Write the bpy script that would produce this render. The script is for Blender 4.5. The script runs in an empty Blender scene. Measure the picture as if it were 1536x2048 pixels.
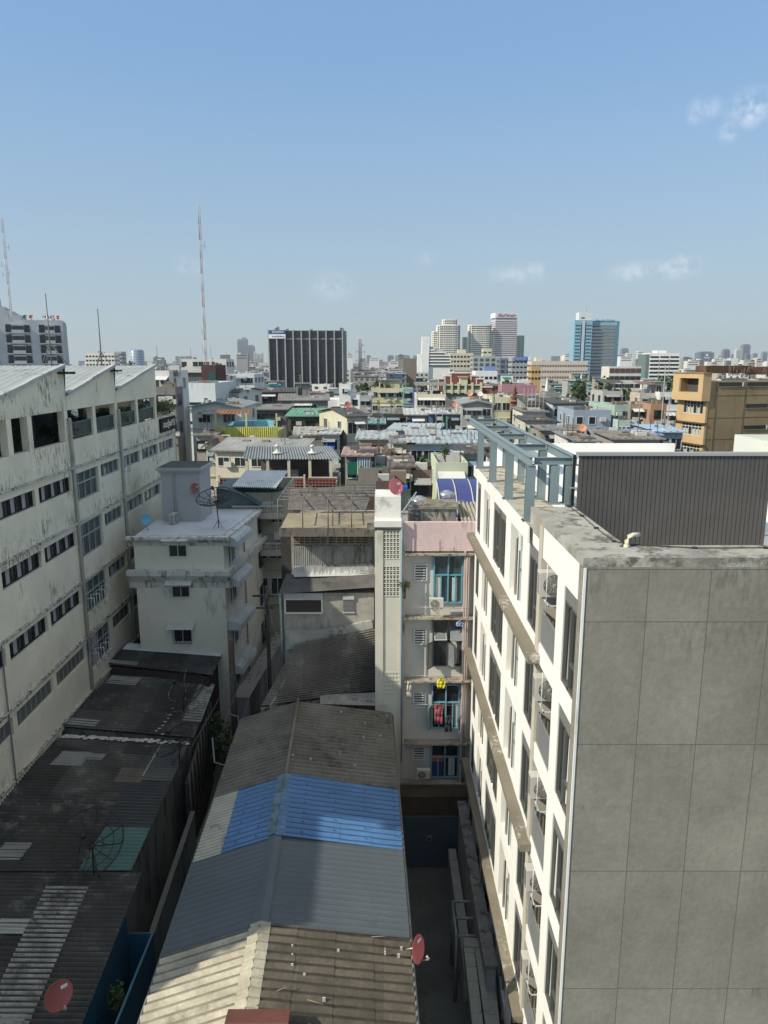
import bpy, math, random
from mathutils import Vector, Matrix
R=math.radians
random.seed(7)
scene=bpy.context.scene
SUN=3.7; SKY=0.15; HAZE=0.0001; EXPO=0.48
COL=scene.collection
# ------------------------------------------------------------- camera geometry
F=1450.0; PITCH=math.atan(296/F); cP,sP=math.cos(PITCH),math.sin(PITCH); H=24.0
def ray(px,py):
    u=(px-768)/F; v=-(py-1024)/F
    return (u,cP+v*sP,-sP+v*cP)
def onZ(px,py,Z):
    r=ray(px,py); t=(Z-H)/r[2]; return Vector((r[0]*t,r[1]*t,Z))
def onY(px,py,Y):
    r=ray(px,py); t=Y/r[1]; return Vector((r[0]*t,Y,H+r[2]*t))
def onX(px,py,X):
    r=ray(px,py); t=X/r[0]; return Vector((X,r[1]*t,H+r[2]*t))
# ------------------------------------------------------------- mesh builder
class MB:
    def __init__(s): s.v=[]; s.f=[]; s.m=[]; s.sm=[]
    def face(s,pts,m=0,smooth=False):
        n=len(s.v); s.v+= [tuple(p) for p in pts]; s.f.append(tuple(range(n,n+len(pts)))); s.m.append(m); s.sm.append(smooth)
    def box(s,x0,x1,y0,y1,z0,z1,m=0):
        n=len(s.v)
        s.v+=[(x0,y0,z0),(x1,y0,z0),(x1,y1,z0),(x0,y1,z0),(x0,y0,z1),(x1,y0,z1),(x1,y1,z1),(x0,y1,z1)]
        for q in ((0,3,2,1),(4,5,6,7),(0,1,5,4),(1,2,6,5),(2,3,7,6),(3,0,4,7)):
            s.f.append(tuple(n+i for i in q)); s.m.append(m); s.sm.append(False)
        return s
    def prism(s,poly,axis,a,b,m=0):
        # poly: 2D points; axis 'x': points are (y,z); 'y': (x,z); 'z': (x,y)
        def P(p,t): return {'x':(t,p[0],p[1]),'y':(p[0],t,p[1]),'z':(p[0],p[1],t)}[axis]
        n=len(s.v); k=len(poly)
        s.v+=[P(p,a) for p in poly]+[P(p,b) for p in poly]
        s.f.append(tuple(n+i for i in range(k))[::-1]); s.m.append(m); s.sm.append(False)
        s.f.append(tuple(n+k+i for i in range(k))); s.m.append(m); s.sm.append(False)
        for i in range(k):
            j=(i+1)%k
            s.f.append((n+i,n+j,n+k+j,n+k+i)); s.m.append(m); s.sm.append(False)
        return s
    def tube(s,pts,r,n=6,m=0,r2=None,smooth=True):
        pts=[Vector(p) for p in pts]
        rings=[]
        for i,p in enumerate(pts):
            if i==0: d=pts[1]-p
            elif i==len(pts)-1: d=p-pts[i-1]
            else: d=pts[i+1]-pts[i-1]
            d.normalize()
            up=Vector((0,0,1)) if abs(d.z)<.9 else Vector((1,0,0))
            a=d.cross(up).normalized(); b=d.cross(a)
            rr=r if r2 is None else r+(r2-r)*i/(len(pts)-1)
            base=len(s.v)
            for k in range(n):
                t=2*math.pi*k/n
                s.v.append(tuple(p+a*math.cos(t)*rr+b*math.sin(t)*rr))
            rings.append(base)
        for i in range(len(rings)-1):
            for k in range(n):
                k2=(k+1)%n
                s.f.append((rings[i]+k,rings[i]+k2,rings[i+1]+k2,rings[i+1]+k)); s.m.append(m); s.sm.append(smooth)
        s.f.append(tuple(rings[0]+k for k in range(n))[::-1]); s.m.append(m); s.sm.append(False)
        s.f.append(tuple(rings[-1]+k for k in range(n))); s.m.append(m); s.sm.append(False)
        return s
    def lathe(s,prof,c=(0,0,0),n=16,m=0,smooth=True,M=None):
        # prof: list of (r,z)
        c=Vector(c); rings=[]
        for r,z in prof:
            base=len(s.v)
            for k in range(n):
                t=2*math.pi*k/n
                p=Vector((r*math.cos(t),r*math.sin(t),z))
                if M: p=M@p
                s.v.append(tuple(c+p))
            rings.append(base)
        for i in range(len(rings)-1):
            for k in range(n):
                k2=(k+1)%n
                s.f.append((rings[i]+k,rings[i]+k2,rings[i+1]+k2,rings[i+1]+k)); s.m.append(m); s.sm.append(smooth)
        return s
    def sheet(s,a,b,c,d,nw,amp,m=0,seg=8,nv=1,prof='sin',jit=0.0,ma=None,valley=False):
        # corrugated sheet; a->b is the direction ACROSS the ribs, a->d along them
        a,b,c,d=map(Vector,(a,b,c,d)); N=(b-a).cross(d-a).normalized()
        if N.z<0: N=-N
        nu=nw*seg; base=len(s.v)
        for j in range(nv+1):
            t=j/nv
            for i in range(nu+1):
                u=i/nu; p=a.lerp(b,u).lerp(d.lerp(c,u),t)
                ph=u*nw
                if prof=='sin': h=amp*math.sin(2*math.pi*ph)
                else:
                    q=ph%1.0; h=amp*(1 if q<.12 else (0 if q>.24 else 1-(q-.12)/.12)) if q<.5 else amp*(0 if q<.88 else (q-.88)/.12)
                if jit: h+=jit*math.sin(ph*1.7+t*9)*math.sin(t*23+ph*.3)
                s.v.append(tuple(p+N*h))
        for j in range(nv):
            for i in range(nu):
                k=base+j*(nu+1)+i
                s.f.append((k,k+1,k+nu+2,k+nu+1)); s.m.append(m+(1 if valley and math.sin(2*math.pi*(i+.5)/seg)<-.5 else 0)); s.sm.append(True)  # valley faces take a darker material: rib shade and dirt put into colour
        return s
    def mesh(s,mats):
        me=bpy.data.meshes.new('m'); me.from_pydata(s.v,[],s.f)
        for mt in mats: me.materials.append(mt)
        me.polygons.foreach_set('material_index',s.m)
        me.polygons.foreach_set('use_smooth',s.sm); me.update()
        return me
    def build(s,name,mats,parent=None,world=True):
        if not isinstance(mats,(list,tuple)): mats=[mats]
        if parent is not None and world:
            M=WM[parent.name]
            if M is not None:
                Mi=M.inverted(); s.v=[tuple(Mi@Vector(v)) for v in s.v]
        o=bpy.data.objects.new(name,s.mesh(mats)); COL.objects.link(o)
        if parent is not None: o.parent=parent; WM[o.name]=WM[parent.name]
        else: WM[o.name]=None
        return o
WM={}
LABELS={}
def tag(o,label,cat,group=None,kind=None):
    if label:
        o['label']=label; LABELS.setdefault(label,[]).append(o.name)
    if cat: o['category']=cat
    if group: o['group']=group
    if kind: o['kind']=kind
    return o
def empty(name,loc,label,cat,group=None,rz=0.0):
    o=bpy.data.objects.new(name,None); COL.objects.link(o); o.location=loc; o.rotation_euler=(0,0,rz)
    o.empty_display_size=.2
    WM[o.name]=Matrix.Translation(Vector(loc))@Matrix.Rotation(rz,4,'Z')
    return tag(o,label,cat,group)
def centre(o):
    # put the origin of a one-mesh thing at the base of its geometry
    me=o.data; vs=[v.co for v in me.vertices]
    c=Vector(((min(v.x for v in vs)+max(v.x for v in vs))/2,(min(v.y for v in vs)+max(v.y for v in vs))/2,min(v.z for v in vs)))
    me.transform(Matrix.Translation(-c)); o.location=c; return o
def copy_tree(o,parent=None):
    c=o.copy(); COL.objects.link(c); 
    if parent is not None: c.parent=parent
    for ch in list(o.children): copy_tree(ch,c)
    return c
# ------------------------------------------------------------- materials
MC={}
def mat(col,rough=.8,var=.15,scale=.6,stain=0.0,stcol=(.03,.028,.025),fine=.25,bump=.15,metal=0.0,spec=.3,streak=True,corr=None,sx=3.0,panel=None,local=False,soft=.12,zb=None):
    key=(tuple(col),rough,var,scale,stain,tuple(stcol),fine,bump,metal,spec,streak,corr,sx,panel,local,soft,zb)
    if key in MC: return MC[key]
    m=bpy.data.materials.new('surface'); m.use_nodes=True; nt=m.node_tree; N=nt.nodes; L=nt.links
    b=N['Principled BSDF']; b.inputs['Roughness'].default_value=rough; b.inputs['Metallic'].default_value=metal
    b.inputs['Specular IOR Level'].default_value=spec
    if local:
        g=N.new('ShaderNodeTexCoord'); pos=g.outputs['Object']
    else:
        g=N.new('ShaderNodeNewGeometry'); pos=g.outputs['Position']
    def noise(sc,det=4,vec=None,ro=.6):
        n=N.new('ShaderNodeTexNoise'); n.inputs['Scale'].default_value=sc; n.inputs['Detail'].default_value=det; n.inputs['Roughness'].default_value=ro
        L.new(vec or pos,n.inputs['Vector']); return n.outputs['Fac']
    def mrange(x,a,b_,c,d,smooth=False):
        r=N.new('ShaderNodeMapRange'); r.inputs[1].default_value=a; r.inputs[2].default_value=b_; r.inputs[3].default_value=c; r.inputs[4].default_value=d
        if smooth: r.interpolation_type='SMOOTHSTEP'
        L.new(x,r.inputs[0]); return r.outputs[0]
    def math_(op,a,b_):
        r=N.new('ShaderNodeMath'); r.operation=op
        for i,x in enumerate((a,b_)):
            if isinstance(x,(int,float)): r.inputs[i].default_value=x
            else: L.new(x,r.inputs[i])
        return r.outputs[0]
    v=math_('MULTIPLY',mrange(noise(scale,5),.3,.7,1-var,1+var),mrange(noise(scale*14,3),.3,.7,1-var*fine*1.6,1+var*fine*1.6))
    if panel:  # irregular sheet-to-sheet differences
        mp=N.new('ShaderNodeMapping'); mp.inputs['Scale'].default_value=panel; L.new(pos,mp.inputs['Vector'])
        fl=N.new('ShaderNodeVectorMath'); fl.operation='FLOOR'; L.new(mp.outputs[0],fl.inputs[0])
        wn=N.new('ShaderNodeTexWhiteNoise'); L.new(fl.outputs[0],wn.inputs['Vector'])
        v=math_('MULTIPLY',v,mrange(wn.outputs['Value'],0,1,.72,1.25))
    mix=N.new('ShaderNodeMix'); mix.data_type='RGBA'; mix.blend_type='MULTIPLY'; mix.inputs[0].default_value=1
    mix.inputs[6].default_value=(*col,1)
    cb=N.new('ShaderNodeCombineColor'); 
    for i in range(3): L.new(v,cb.inputs[i])
    L.new(cb.outputs[0],mix.inputs[7]); out=mix.outputs[2]
    if stain>0:
        mp=N.new('ShaderNodeMapping'); mp.inputs['Scale'].default_value=(sx,sx,sx*(.22 if streak else 1)); L.new(pos,mp.inputs['Vector'])
        s1=noise(1.0,6,mp.outputs[0],.7); s2=noise(.35,3)
        s2=mrange(s2,.62-.3*stain,.72-.25*stain,0,1,True)
        if zb:
            sp_=N.new('ShaderNodeSeparateXYZ'); L.new(pos,sp_.inputs[0]); s3=mrange(noise(.55,4),.4,.56,.1,1,True)
            for z0,z1 in zb:
                lo=math_('GREATER_THAN',sp_.outputs['Z'],z0); f=math_('MULTIPLY',math_('MULTIPLY',lo,mrange(sp_.outputs['Z'],z0,z1,.95,0)),s3)
                s2=math_('MAXIMUM',s2,f)
        s=math_('MULTIPLY',mrange(s1,.5,.5+soft,0,1),s2)
        s=math_('MULTIPLY',s,min(1,.5+stain*.5))
        m2=N.new('ShaderNodeMix'); m2.data_type='RGBA'; L.new(s,m2.inputs[0]); L.new(out,m2.inputs[6]); m2.inputs[7].default_value=(*stcol,1); out=m2.outputs[2]
    L.new(out,b.inputs['Base Color'])
    hgt=None
    if corr:
        ax,per=corr
        sp=N.new('ShaderNodeSeparateXYZ'); tc=N.new('ShaderNodeTexCoord'); L.new(tc.outputs['Object'],sp.inputs[0])
        hgt=math_('SINE',math_('MULTIPLY',sp.outputs[ax],2*math.pi/per),0)
        bp=N.new('ShaderNodeBump'); bp.inputs['Strength'].default_value=.7; bp.inputs['Distance'].default_value=per*.16
        L.new(hgt,bp.inputs['Height']); L.new(bp.outputs[0],b.inputs['Normal'])
    elif bump>0:
        bp=N.new('ShaderNodeBump'); bp.inputs['Strength'].default_value=bump; bp.inputs['Distance'].default_value=.03
        L.new(noise(scale*25,4),bp.inputs['Height']); L.new(bp.outputs[0],b.inputs['Normal'])
    MC[key]=m; return m
def plain(col,rough=.5,metal=0.0,spec=.5): return mat(col,rough,.06,1.5,bump=0,metal=metal,spec=spec)
def glassm(col,rough=.08):
    return mat(col,rough,.35,.5,bump=0,spec=.6)
GL=glassm((.02,.026,.03)); GLB=glassm((.035,.06,.07)); GLD=glassm((.012,.014,.016),.15)
WHITE=mat((.74,.74,.7),.7,.06,.8,.25,(.35,.33,.28),sx=2)
OFFW=mat((.6,.6,.55),.8,.1,.5,.4,(.2,.19,.17),sx=2)
STEEL=plain((.3,.32,.33),.4,.6)
DARKM=plain((.04,.042,.045),.45,.3)
GRM=plain((.12,.15,.17),.5)
ALU=plain((.5,.5,.5),.45,.5)
WFR=plain((.6,.62,.6),.5)
CONC=mat((.3,.29,.26),.9,.15,.5,.5,(.12,.11,.09),bump=.3)
# ------------------------------------------------------------- windows
WC={}
def winmesh(w,h,kind='plain'):
    w=round(w,1);h=round(h,1);k=(w,h,kind)
    if k in WC: return WC[k]
    b=MB(); t=.06
    b.box(-w/2,w/2,-.012,.0,0,h,1)
    b.box(-w/2-t,-w/2,-.06,0,-t,h+t,0); b.box(w/2,w/2+t,-.06,0,-t,h+t,0)
    b.box(-w/2,w/2,-.06,0,h,h+t,0); b.box(-w/2,w/2,-.08,0,-t,0,0)
    n=max(1,int(round(w/.55)))
    for i in range(1,n): 
        x=-w/2+w*i/n; b.box(x-.02,x+.02,-.04,-.013,0,h,0)
    if kind=='split': b.box(-w/2,w/2,-.045,-.0135,h*.66,h*.66+.05,0)
    if kind=='lou':
        q=0.05
        while q<h: b.box(-w/2,w/2,-.04,-.014,q,q+.06,0); q+=.13
    me=b.mesh([{'blue':plain((.12,.3,.42)),'dark':DARKM,'wood':plain((.16,.09,.05))}.get(kind,WFR),GL if kind!='teal' else GLB]); WC[k]=me; return me
ROT={'F':0.0,'L':-math.pi/2,'R':math.pi/2,'B':math.pi}
def window(parent,x,y,z,w,h,face='F',kind='plain',name='window'):
    o=bpy.data.objects.new(name,winmesh(w,h,kind)); COL.objects.link(o); o.parent=parent
    o.location=(x,y,z); o.rotation_euler=(0,0,ROT[face]); return o
# ============================================================= RIGHT APARTMENT BUILDING
def right_building():
    root=empty('apartment_building',(4,14,0),'white and grey cement apartment building with long ledges and balconies, filling the right side','building')
    cem=cement_panel(); wpaint=mat((.76,.76,.72),.75,.05,.7,.12,(.4,.38,.33),sx=2)
    b=MB()   # core walls
    b.box(4.62,14,14.35,19.45,0,18.75,0); b.box(4.62,14,19.45,35,0,19.35,0)
    b.build('wall',wpaint,root)
    b=MB(); b.box(4.012,14,13.98,14.34,0,20.02,0); b.box(4.0,4.05,13.96,14.0,0,20.0,1)
    b.build('front_wall',[cem,WHITE],root)
    # facade bays
    cols=[(13.99,14.16),(15.4,16.05),(19.35,20.3),(22.26,23.2),(25.9,26.85),(28.45,29.45),(30.5,30.9)]
    b=MB()
    for y0,y1 in cols[1:]: b.box(4.0,4.62,y0,y1,0,19.215 if y0<19 else 19.6)
    b.box(4.0,4.62,14.34,17.66,19.22,20.0)      # upper panel
    b.box(4.003,4.62,18.05,30.5,19.24,19.6)
    b.build('facade_column',wpaint,root)
    tan=mat((.46,.43,.36),.85,.08,.8,.15)
    b=MB(); b.box(3.97,4.6,17.68,18.03,0,20.0); b.build('balcony_pier',tan,root)
    lint=mat((.16,.165,.16),.7,.08,1,bump=.1); curt=plain((.55,.56,.53),.9)
    glass=glassm((.03,.033,.033)); pale=mat((.42,.46,.46),.3,.1,.5,bump=0,spec=.6)
    dark=plain((.025,.027,.028),.5)
    rng=random.Random(3); FRM=plain((.11,.115,.11),.5,.2)
    for k in range(7):
        Lt=19.22-2.8*k
        z1=Lt-.32; z0=Lt-2.27; zn=Lt-2.8
        if z0<.1: break
        for y0,y1 in ((14.34,15.4),(16.05,17.68),(18.03,19.35),(20.3,22.26),(23.2,25.9),(26.85,28.45),(29.45,30.5)):
            b=MB(); b.box(4.005,4.62,y0,y1,zn,z0-.004); b.build('spandrel',wpaint,root)
        for bi,(y0,y1) in enumerate(((14.34,15.38),(18.06,19.33),(23.22,24.3),(24.7,25.88),(29.47,30.48))):
            w=MB()
            w.box(4.02,4.3,y0,y1,z1,Lt-.004,0)                      # grey lintel
            w.box(4.025,4.1,y0,y0+.06,z0,z1-.002,1); w.box(4.025,4.1,y1-.06,y1,z0,z1-.002,1)
            ym=(y0+y1)/2; w.box(4.03,4.1,ym-.04,ym+.04,z0,z1-.002,1)
            w.box(4.03,4.1,y0+.06,y1-.06,z0,z0+.08,1); w.box(4.03,4.1,y0+.06,y1-.06,z1-.07,z1-.002,1)
            w.box(4.035,4.1,y0+.06,ym-.04,z0+.62,z0+.68,1)
            wo=w.build('window',[lint,FRM],root)
            g=MB(); g.box(4.105,4.13,y0+.06,y1-.06,z0+.08,z1-.07,0); g.build('pane',glass,wo)
            if rng.random()<.85:
                c=MB(); q=rng.uniform(.12,.42); ya=ym+.06 if rng.random()<.6 else y0+.12; c.sheet((4.1,ya,z0+.12),(4.1,ya+q,z0+.12),(4.1,ya+q*.8,z1-.1),(4.1,ya,z1-.1),3,.004,0,6)
                c.build('curtain',curt,wo)
        b=MB()
        b.box(4.1,4.55,24.32,24.68,z0,Lt-.004)
        b.build('mullion_panel',tan,root)
        # service recess with grille, pale window and drain pipes
        for (ya,yb,yc,flip) in ((20.3,21.15,22.26,0),(26.85,27.6,28.45,1)):
            w=MB(); w.box(4.1,4.16,ya+.02,yb,z0,z1+.2,0)
            for i in range(7): w.box(4.07,4.1,ya+.25,ya+.55,Lt-.62+i*.07,Lt-.59+i*.07,1)
            w.box(4.06,4.1,ya+.1,ya+.14,z0,z1-.4,1); w.box(4.06,4.1,yb-.06,yb,z0,z1-.4,1)
            w.box(4.065,4.1,ya+.14,yb-.06,z0+1.0,z0+1.06,1)
            w.build('bathroom_window',[pale,lint],root)
            w=MB(); w.box(4.5,4.61,yb,yc,z0,Lt,0); w.box(4.06,4.4,yb+.0,yb+.1,z0,Lt-.004,1); w.build('recess_back',[mat((.3,.28,.23),.9),wpaint],root)
            w=MB(); w.tube([(4.12,yb+.55,zn),(4.12,yb+.55,Lt-.5),(4.16,yb+.45,Lt-.3),(4.4,yb+.3,Lt-.2)],.065,8)
            w.tube([(4.2,yb+.78,zn),(4.2,yb+.78,Lt-.1)],.04,8)
            w.build('drain_pipe',tan,root)
        # balcony with mesh railing
        w=MB(); w.box(4.62,4.7,16.06,17.66,z0,Lt,0); w.build('balcony_back',mat((.5,.49,.43),.85),root)
        w=MB(); t=.02
        w.box(4.03,4.06,16.06,17.66,z0+.86,z0+.9); w.box(4.03,4.06,16.06,17.66,z0+.02,z0+.06)
        for i in range(33): y=16.07+i*.0495; w.box(4.035,4.055,y,y+.017,z0+.06,z0+.86)
        for i in range(15): z=z0+.1+i*.052; w.box(4.037,4.053,16.07,17.65,z,z+.013)
        w.build('railing',plain((.33,.34,.34),.5,.4),root)
        w=MB(); w.box(4.0,4.5,16.85,16.88,z0+1.25,z0+1.28); w.box(4.0,4.5,17.5,17.53,z0+1.25,z0+1.28); w.box(4.0,4.03,16.85,17.53,z0+1.25,z0+1.28)
        w.tube([(3.98,17.0,z0+.9),(3.98,17.0,Lt)],.012,5)
        w.build('unit_bracket',WFR,root)
        ac_unit(3.95,17.02,z0+1.29,('topmost','second from the top','third from the top','fourth from the top','fifth from the top','sixth from the top','lowest')[k],k)
    ledgem=mat((.19,.168,.128),.95,.12,.6,.35,(.62,.58,.5),sx=5,streak=False,bump=.5)
    for Z,ya in ((16.66,17.5),(11.2,17.5),(5.65,17.5)):
        b=MB(); b.prism([(3.7,Z-.22),(4.0,Z-.22),(4.0,Z),(3.7,Z-.02)],'y',ya,31.5); b.build('ledge',ledgem,root)
    # top: cap, roof slab, parapets
    capm=mat((.34,.33,.29),.95,.25,.7,.95,(.12,.115,.1),sx=2.2,streak=False,bump=.5)
    b=MB(); b.box(3.98,5.15,13.992,19.3,20.02,20.21); b.box(5.15,14,13.992,15.02,20.02,20.21); b.box(3.985,5.15,17.8,19.3,19.6,20.018)
    b.build('parapet_cap',capm,root)
    b=MB(); b.box(4.7,5.15,15.02,19.3,19.0,20.0); b.box(5.15,14,14.4,15.02,19,20.0); b.build('parapet_wall',WHITE,root)
    roofm=mat((.42,.39,.32),.95,.25,.8,.95,(.1,.1,.09),sx=1.5,streak=False,bump=.4)
    b=MB(); b.box(3.9,5.2,19.3,30.9,19.35,19.72); b.build('roof_ledge',roofm,root)
    b=MB(); b.box(3.86,3.9,18.9,30.9,19.3,19.74); b.build('roof_edge',WHITE,root)
    wr=mat((.78,.78,.74),.7,.05,1,.15,(.5,.5,.45),sx=1)
    b=MB(); b.box(5.36,14,19.5,35,19.36,19.45); b.box(5.16,14,15.03,19.49,18.8,18.9); b.box(5.6,7.4,21,34,19.45,19.9); b.build('roof',wr,root)
    b=MB(); b.box(5.2,5.35,20.4,35.0,19.4,20.2); b.box(5.35,14,34.8,35.0,19.4,20.25); b.build('roof_parapet',wr,root)
    # stair head at the far right
    b=MB(); b.box(14.5,19,22,30,19.2,21.15); b.build('stair_head',mat((.5,.52,.47),.8,.05),root)
    # cladding screen
    p=MB(); n=44; x0,x1=5.24,10.42
    for i in range(n):
        a=x0+(x1-x0)*i/n; c=a+(x1-x0)/n
        p.box(a,c-.014,19.3,19.36,19.0,21.6,0)
    p.box(x0,x1,19.37,19.4,19.0,21.6,1); p.box(x0-.06,x1+.06,19.24,19.5,21.6,21.68,2)
    for z in (19.9,20.7): p.box(x0-.22,x0,19.34,19.38,z,z+.03,2)
    p.box(5.1,5.18,19.42,19.46,19.4,21.6,1)
    p.build('cladding_screen',[mat((.08,.076,.072),.6,.12,.7,bump=.05),plain((.01,.01,.01)),plain((.3,.3,.3))],root)
    return root
def cement_panel():
    m=mat((.232,.22,.185),.9,.2,.45,.55,(.12,.12,.115),bump=.25,sx=1.1,soft=.35)
    if m.get('joints'): return m
    m['joints']=1
    nt=m.node_tree; N=nt.nodes; L=nt.links; b=N['Principled BSDF']
    src=b.inputs['Base Color'].links[0].from_socket
    g=N.new('ShaderNodeNewGeometry'); sp=N.new('ShaderNodeSeparateXYZ'); L.new(g.outputs['Position'],sp.inputs[0])
    acc=None
    def near(sock,v,w):
        a=N.new('ShaderNodeMath'); a.operation='COMPARE'; L.new(sock,a.inputs[0]); a.inputs[1].default_value=v; a.inputs[2].default_value=w; return a.outputs[0]
    for (ax,v) in [('Z',19.97),('Z',18.87),('Z',16.15),('Z',13.12),('Z',10.09),('Z',7.05)]+[('X',5.31+1.25*i) for i in range(7)]:
        c=near(sp.outputs[ax],v,.008)
        if ax=='X':
            lt=N.new('ShaderNodeMath'); lt.operation='LESS_THAN'; L.new(sp.outputs['Z'],lt.inputs[0]); lt.inputs[1].default_value=19.97
            mu=N.new('ShaderNodeMath'); mu.operation='MULTIPLY'; L.new(c,mu.inputs[0]); L.new(lt.outputs[0],mu.inputs[1]); c=mu.outputs[0]
        if acc is None: acc=c
        else:
            a=N.new('ShaderNodeMath'); a.operation='MAXIMUM'; L.new(acc,a.inputs[0]); L.new(c,a.inputs[1]); acc=a.outputs[0]
    # darker damp bands just below each joint
    tex=N.new('ShaderNodeTexNoise'); mp=N.new('ShaderNodeMapping'); mp.inputs['Scale'].default_value=(1.9,1.9,.55); L.new(g.outputs['Position'],mp.inputs[0]); L.new(mp.outputs[0],tex.inputs['Vector']); tex.inputs['Detail'].default_value=6
    dam=None
    for z,d,wt_ in ((18.87,1.15,1.6),(16.15,.45,.7),(13.12,.7,.6),(10.09,.6,.9),(14.7,.25,.8),(11.6,.3,.6),(20.2,1.3,1.7)):
        r=N.new('ShaderNodeMapRange'); L.new(sp.outputs['Z'],r.inputs[0]); r.inputs[1].default_value=z-d; r.inputs[2].default_value=z; r.inputs[3].default_value=0; r.inputs[4].default_value=wt_
        lt=N.new('ShaderNodeMath'); lt.operation='LESS_THAN'; L.new(sp.outputs['Z'],lt.inputs[0]); lt.inputs[1].default_value=z
        mu=N.new('ShaderNodeMath'); mu.operation='MULTIPLY'; L.new(r.outputs[0],mu.inputs[0]); L.new(lt.outputs[0],mu.inputs[1])
        if dam is None: dam=mu.outputs[0]
        else:
            a=N.new('ShaderNodeMath'); a.operation='MAXIMUM'; L.new(dam,a.inputs[0]); L.new(mu.outputs[0],a.inputs[1]); dam=a.outputs[0]
    r=N.new('ShaderNodeMapRange'); L.new(tex.outputs['Fac'],r.inputs[0]); r.inputs[1].default_value=.44; r.inputs[2].default_value=.7
    mu=N.new('ShaderNodeMath'); mu.operation='MULTIPLY'; L.new(dam,mu.inputs[0]); L.new(r.outputs[0],mu.inputs[1])
    ln=N.new('ShaderNodeTexNoise'); ln.inputs['Scale'].default_value=.55; L.new(g.outputs['Position'],ln.inputs['Vector']); lr=N.new('ShaderNodeMapRange'); L.new(ln.outputs['Fac'],lr.inputs[0]); lr.inputs[1].default_value=.36; lr.inputs[2].default_value=.62
    mul=N.new('ShaderNodeMath'); mul.operation='MULTIPLY'; L.new(mu.outputs[0],mul.inputs[0]); L.new(lr.outputs[0],mul.inputs[1])
    pm_=N.new('ShaderNodeMapping'); pm_.vector_type='POINT'; pm_.inputs['Scale'].default_value=(.8,0,.33); pm_.inputs['Location'].default_value=(-5.31*.8,0,-.33); L.new(g.outputs['Position'],pm_.inputs[0])
    fl=N.new('ShaderNodeVectorMath'); fl.operation='FLOOR'; L.new(pm_.outputs[0],fl.inputs[0]); wn=N.new('ShaderNodeTexWhiteNoise'); L.new(fl.outputs[0],wn.inputs['Vector'])
    wr_=N.new('ShaderNodeMapRange'); L.new(wn.outputs['Value'],wr_.inputs[0]); wr_.inputs[3].default_value=.93; wr_.inputs[4].default_value=1.05
    tone=N.new('ShaderNodeVectorMath'); tone.operation='SCALE'; L.new(src,tone.inputs[0]); L.new(wr_.outputs[0],tone.inputs['Scale']); src=tone.outputs[0]
    mu2=N.new('ShaderNodeMath'); mu2.operation='MULTIPLY'; L.new(mul.outputs[0],mu2.inputs[0]); mu2.inputs[1].default_value=.7
    m1=N.new('ShaderNodeMix'); m1.data_type='RGBA'; L.new(mu2.outputs[0],m1.inputs[0]); L.new(src,m1.inputs[6]); m1.inputs[7].default_value=(.115,.115,.105,1)
    m2=N.new('ShaderNodeMix'); m2.data_type='RGBA'; L.new(acc,m2.inputs[0]); L.new(m1.outputs[2],m2.inputs[6]); m2.inputs[7].default_value=(.11,.107,.095,1)
    L.new(m2.outputs[2],b.inputs['Base Color']); return m
ACM={}
def ac_meshes():
    if ACM: return ACM
    b=MB(); w,d,h=.82,.3,.56
    b.box(0,w,0,d,0,h,0)
    for i in range(8): b.box(-.008,0,.04,d-.04,.05+i*.06,.075+i*.06,1)
    b.box(.05,w-.25,-.006,0,.04,h-.04,1) if False else None
    ACM['body']=b.mesh([plain((.55,.54,.49),.5),plain((.1,.1,.1))])
    b=MB(); cx,cz=.31,.28; r=.235
    M=Matrix.Rotation(math.pi/2,4,'X')
    b.lathe([(r,0),(r,.02),(0.001,.02)],(cx,-.003,cz),24,1,True,M)
    for rr in (.05,.08,.11,.14,.17,.2,.235): b.lathe([(rr,.03),(rr+.006,.036),(rr+.012,.03)],(cx,0,cz),24,0,True,M)
    for k in range(12):
        t=k*math.pi/6; b.tube([(cx+.03*math.cos(t),-.032,cz+.03*math.sin(t)),(cx+r*math.cos(t),-.032,cz+r*math.sin(t))],.004,4,0)
    b.lathe([(.045,.045),(0.001,.05)],(cx,0,cz),12,0,True,M)
    ACM['fan']=b.mesh([plain((.45,.44,.4),.5),plain((.03,.03,.03))])
    b=MB(); b.box(.1,.16,.02,d-.02,-.05,0); b.box(w-.16,w-.1,.02,d-.02,-.05,0); ACM['feet']=b.mesh([plain((.2,.2,.2))])
    return ACM
def ac_make(x,y,z,label,group,rz=0,sc=1):
    A=ac_meshes(); e=empty('air_conditioner',(x,y,z),label,'air conditioner',group,rz); e.scale=(sc,)*3
    for n,k in (('casing','body'),('fan_grille','fan'),('foot','feet')):
        o=bpy.data.objects.new(n,A[k]); COL.objects.link(o); o.parent=e; o.location=(0,0,.05)
    return e
def ac_unit(x,y,z,pos,k):
    ac_make(x-.07,y+.3,z,f'white air conditioner on the {pos} balcony of the white apartment building','air conditioners on the balconies of the white apartment building',0,1.12)
right_building()
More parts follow.
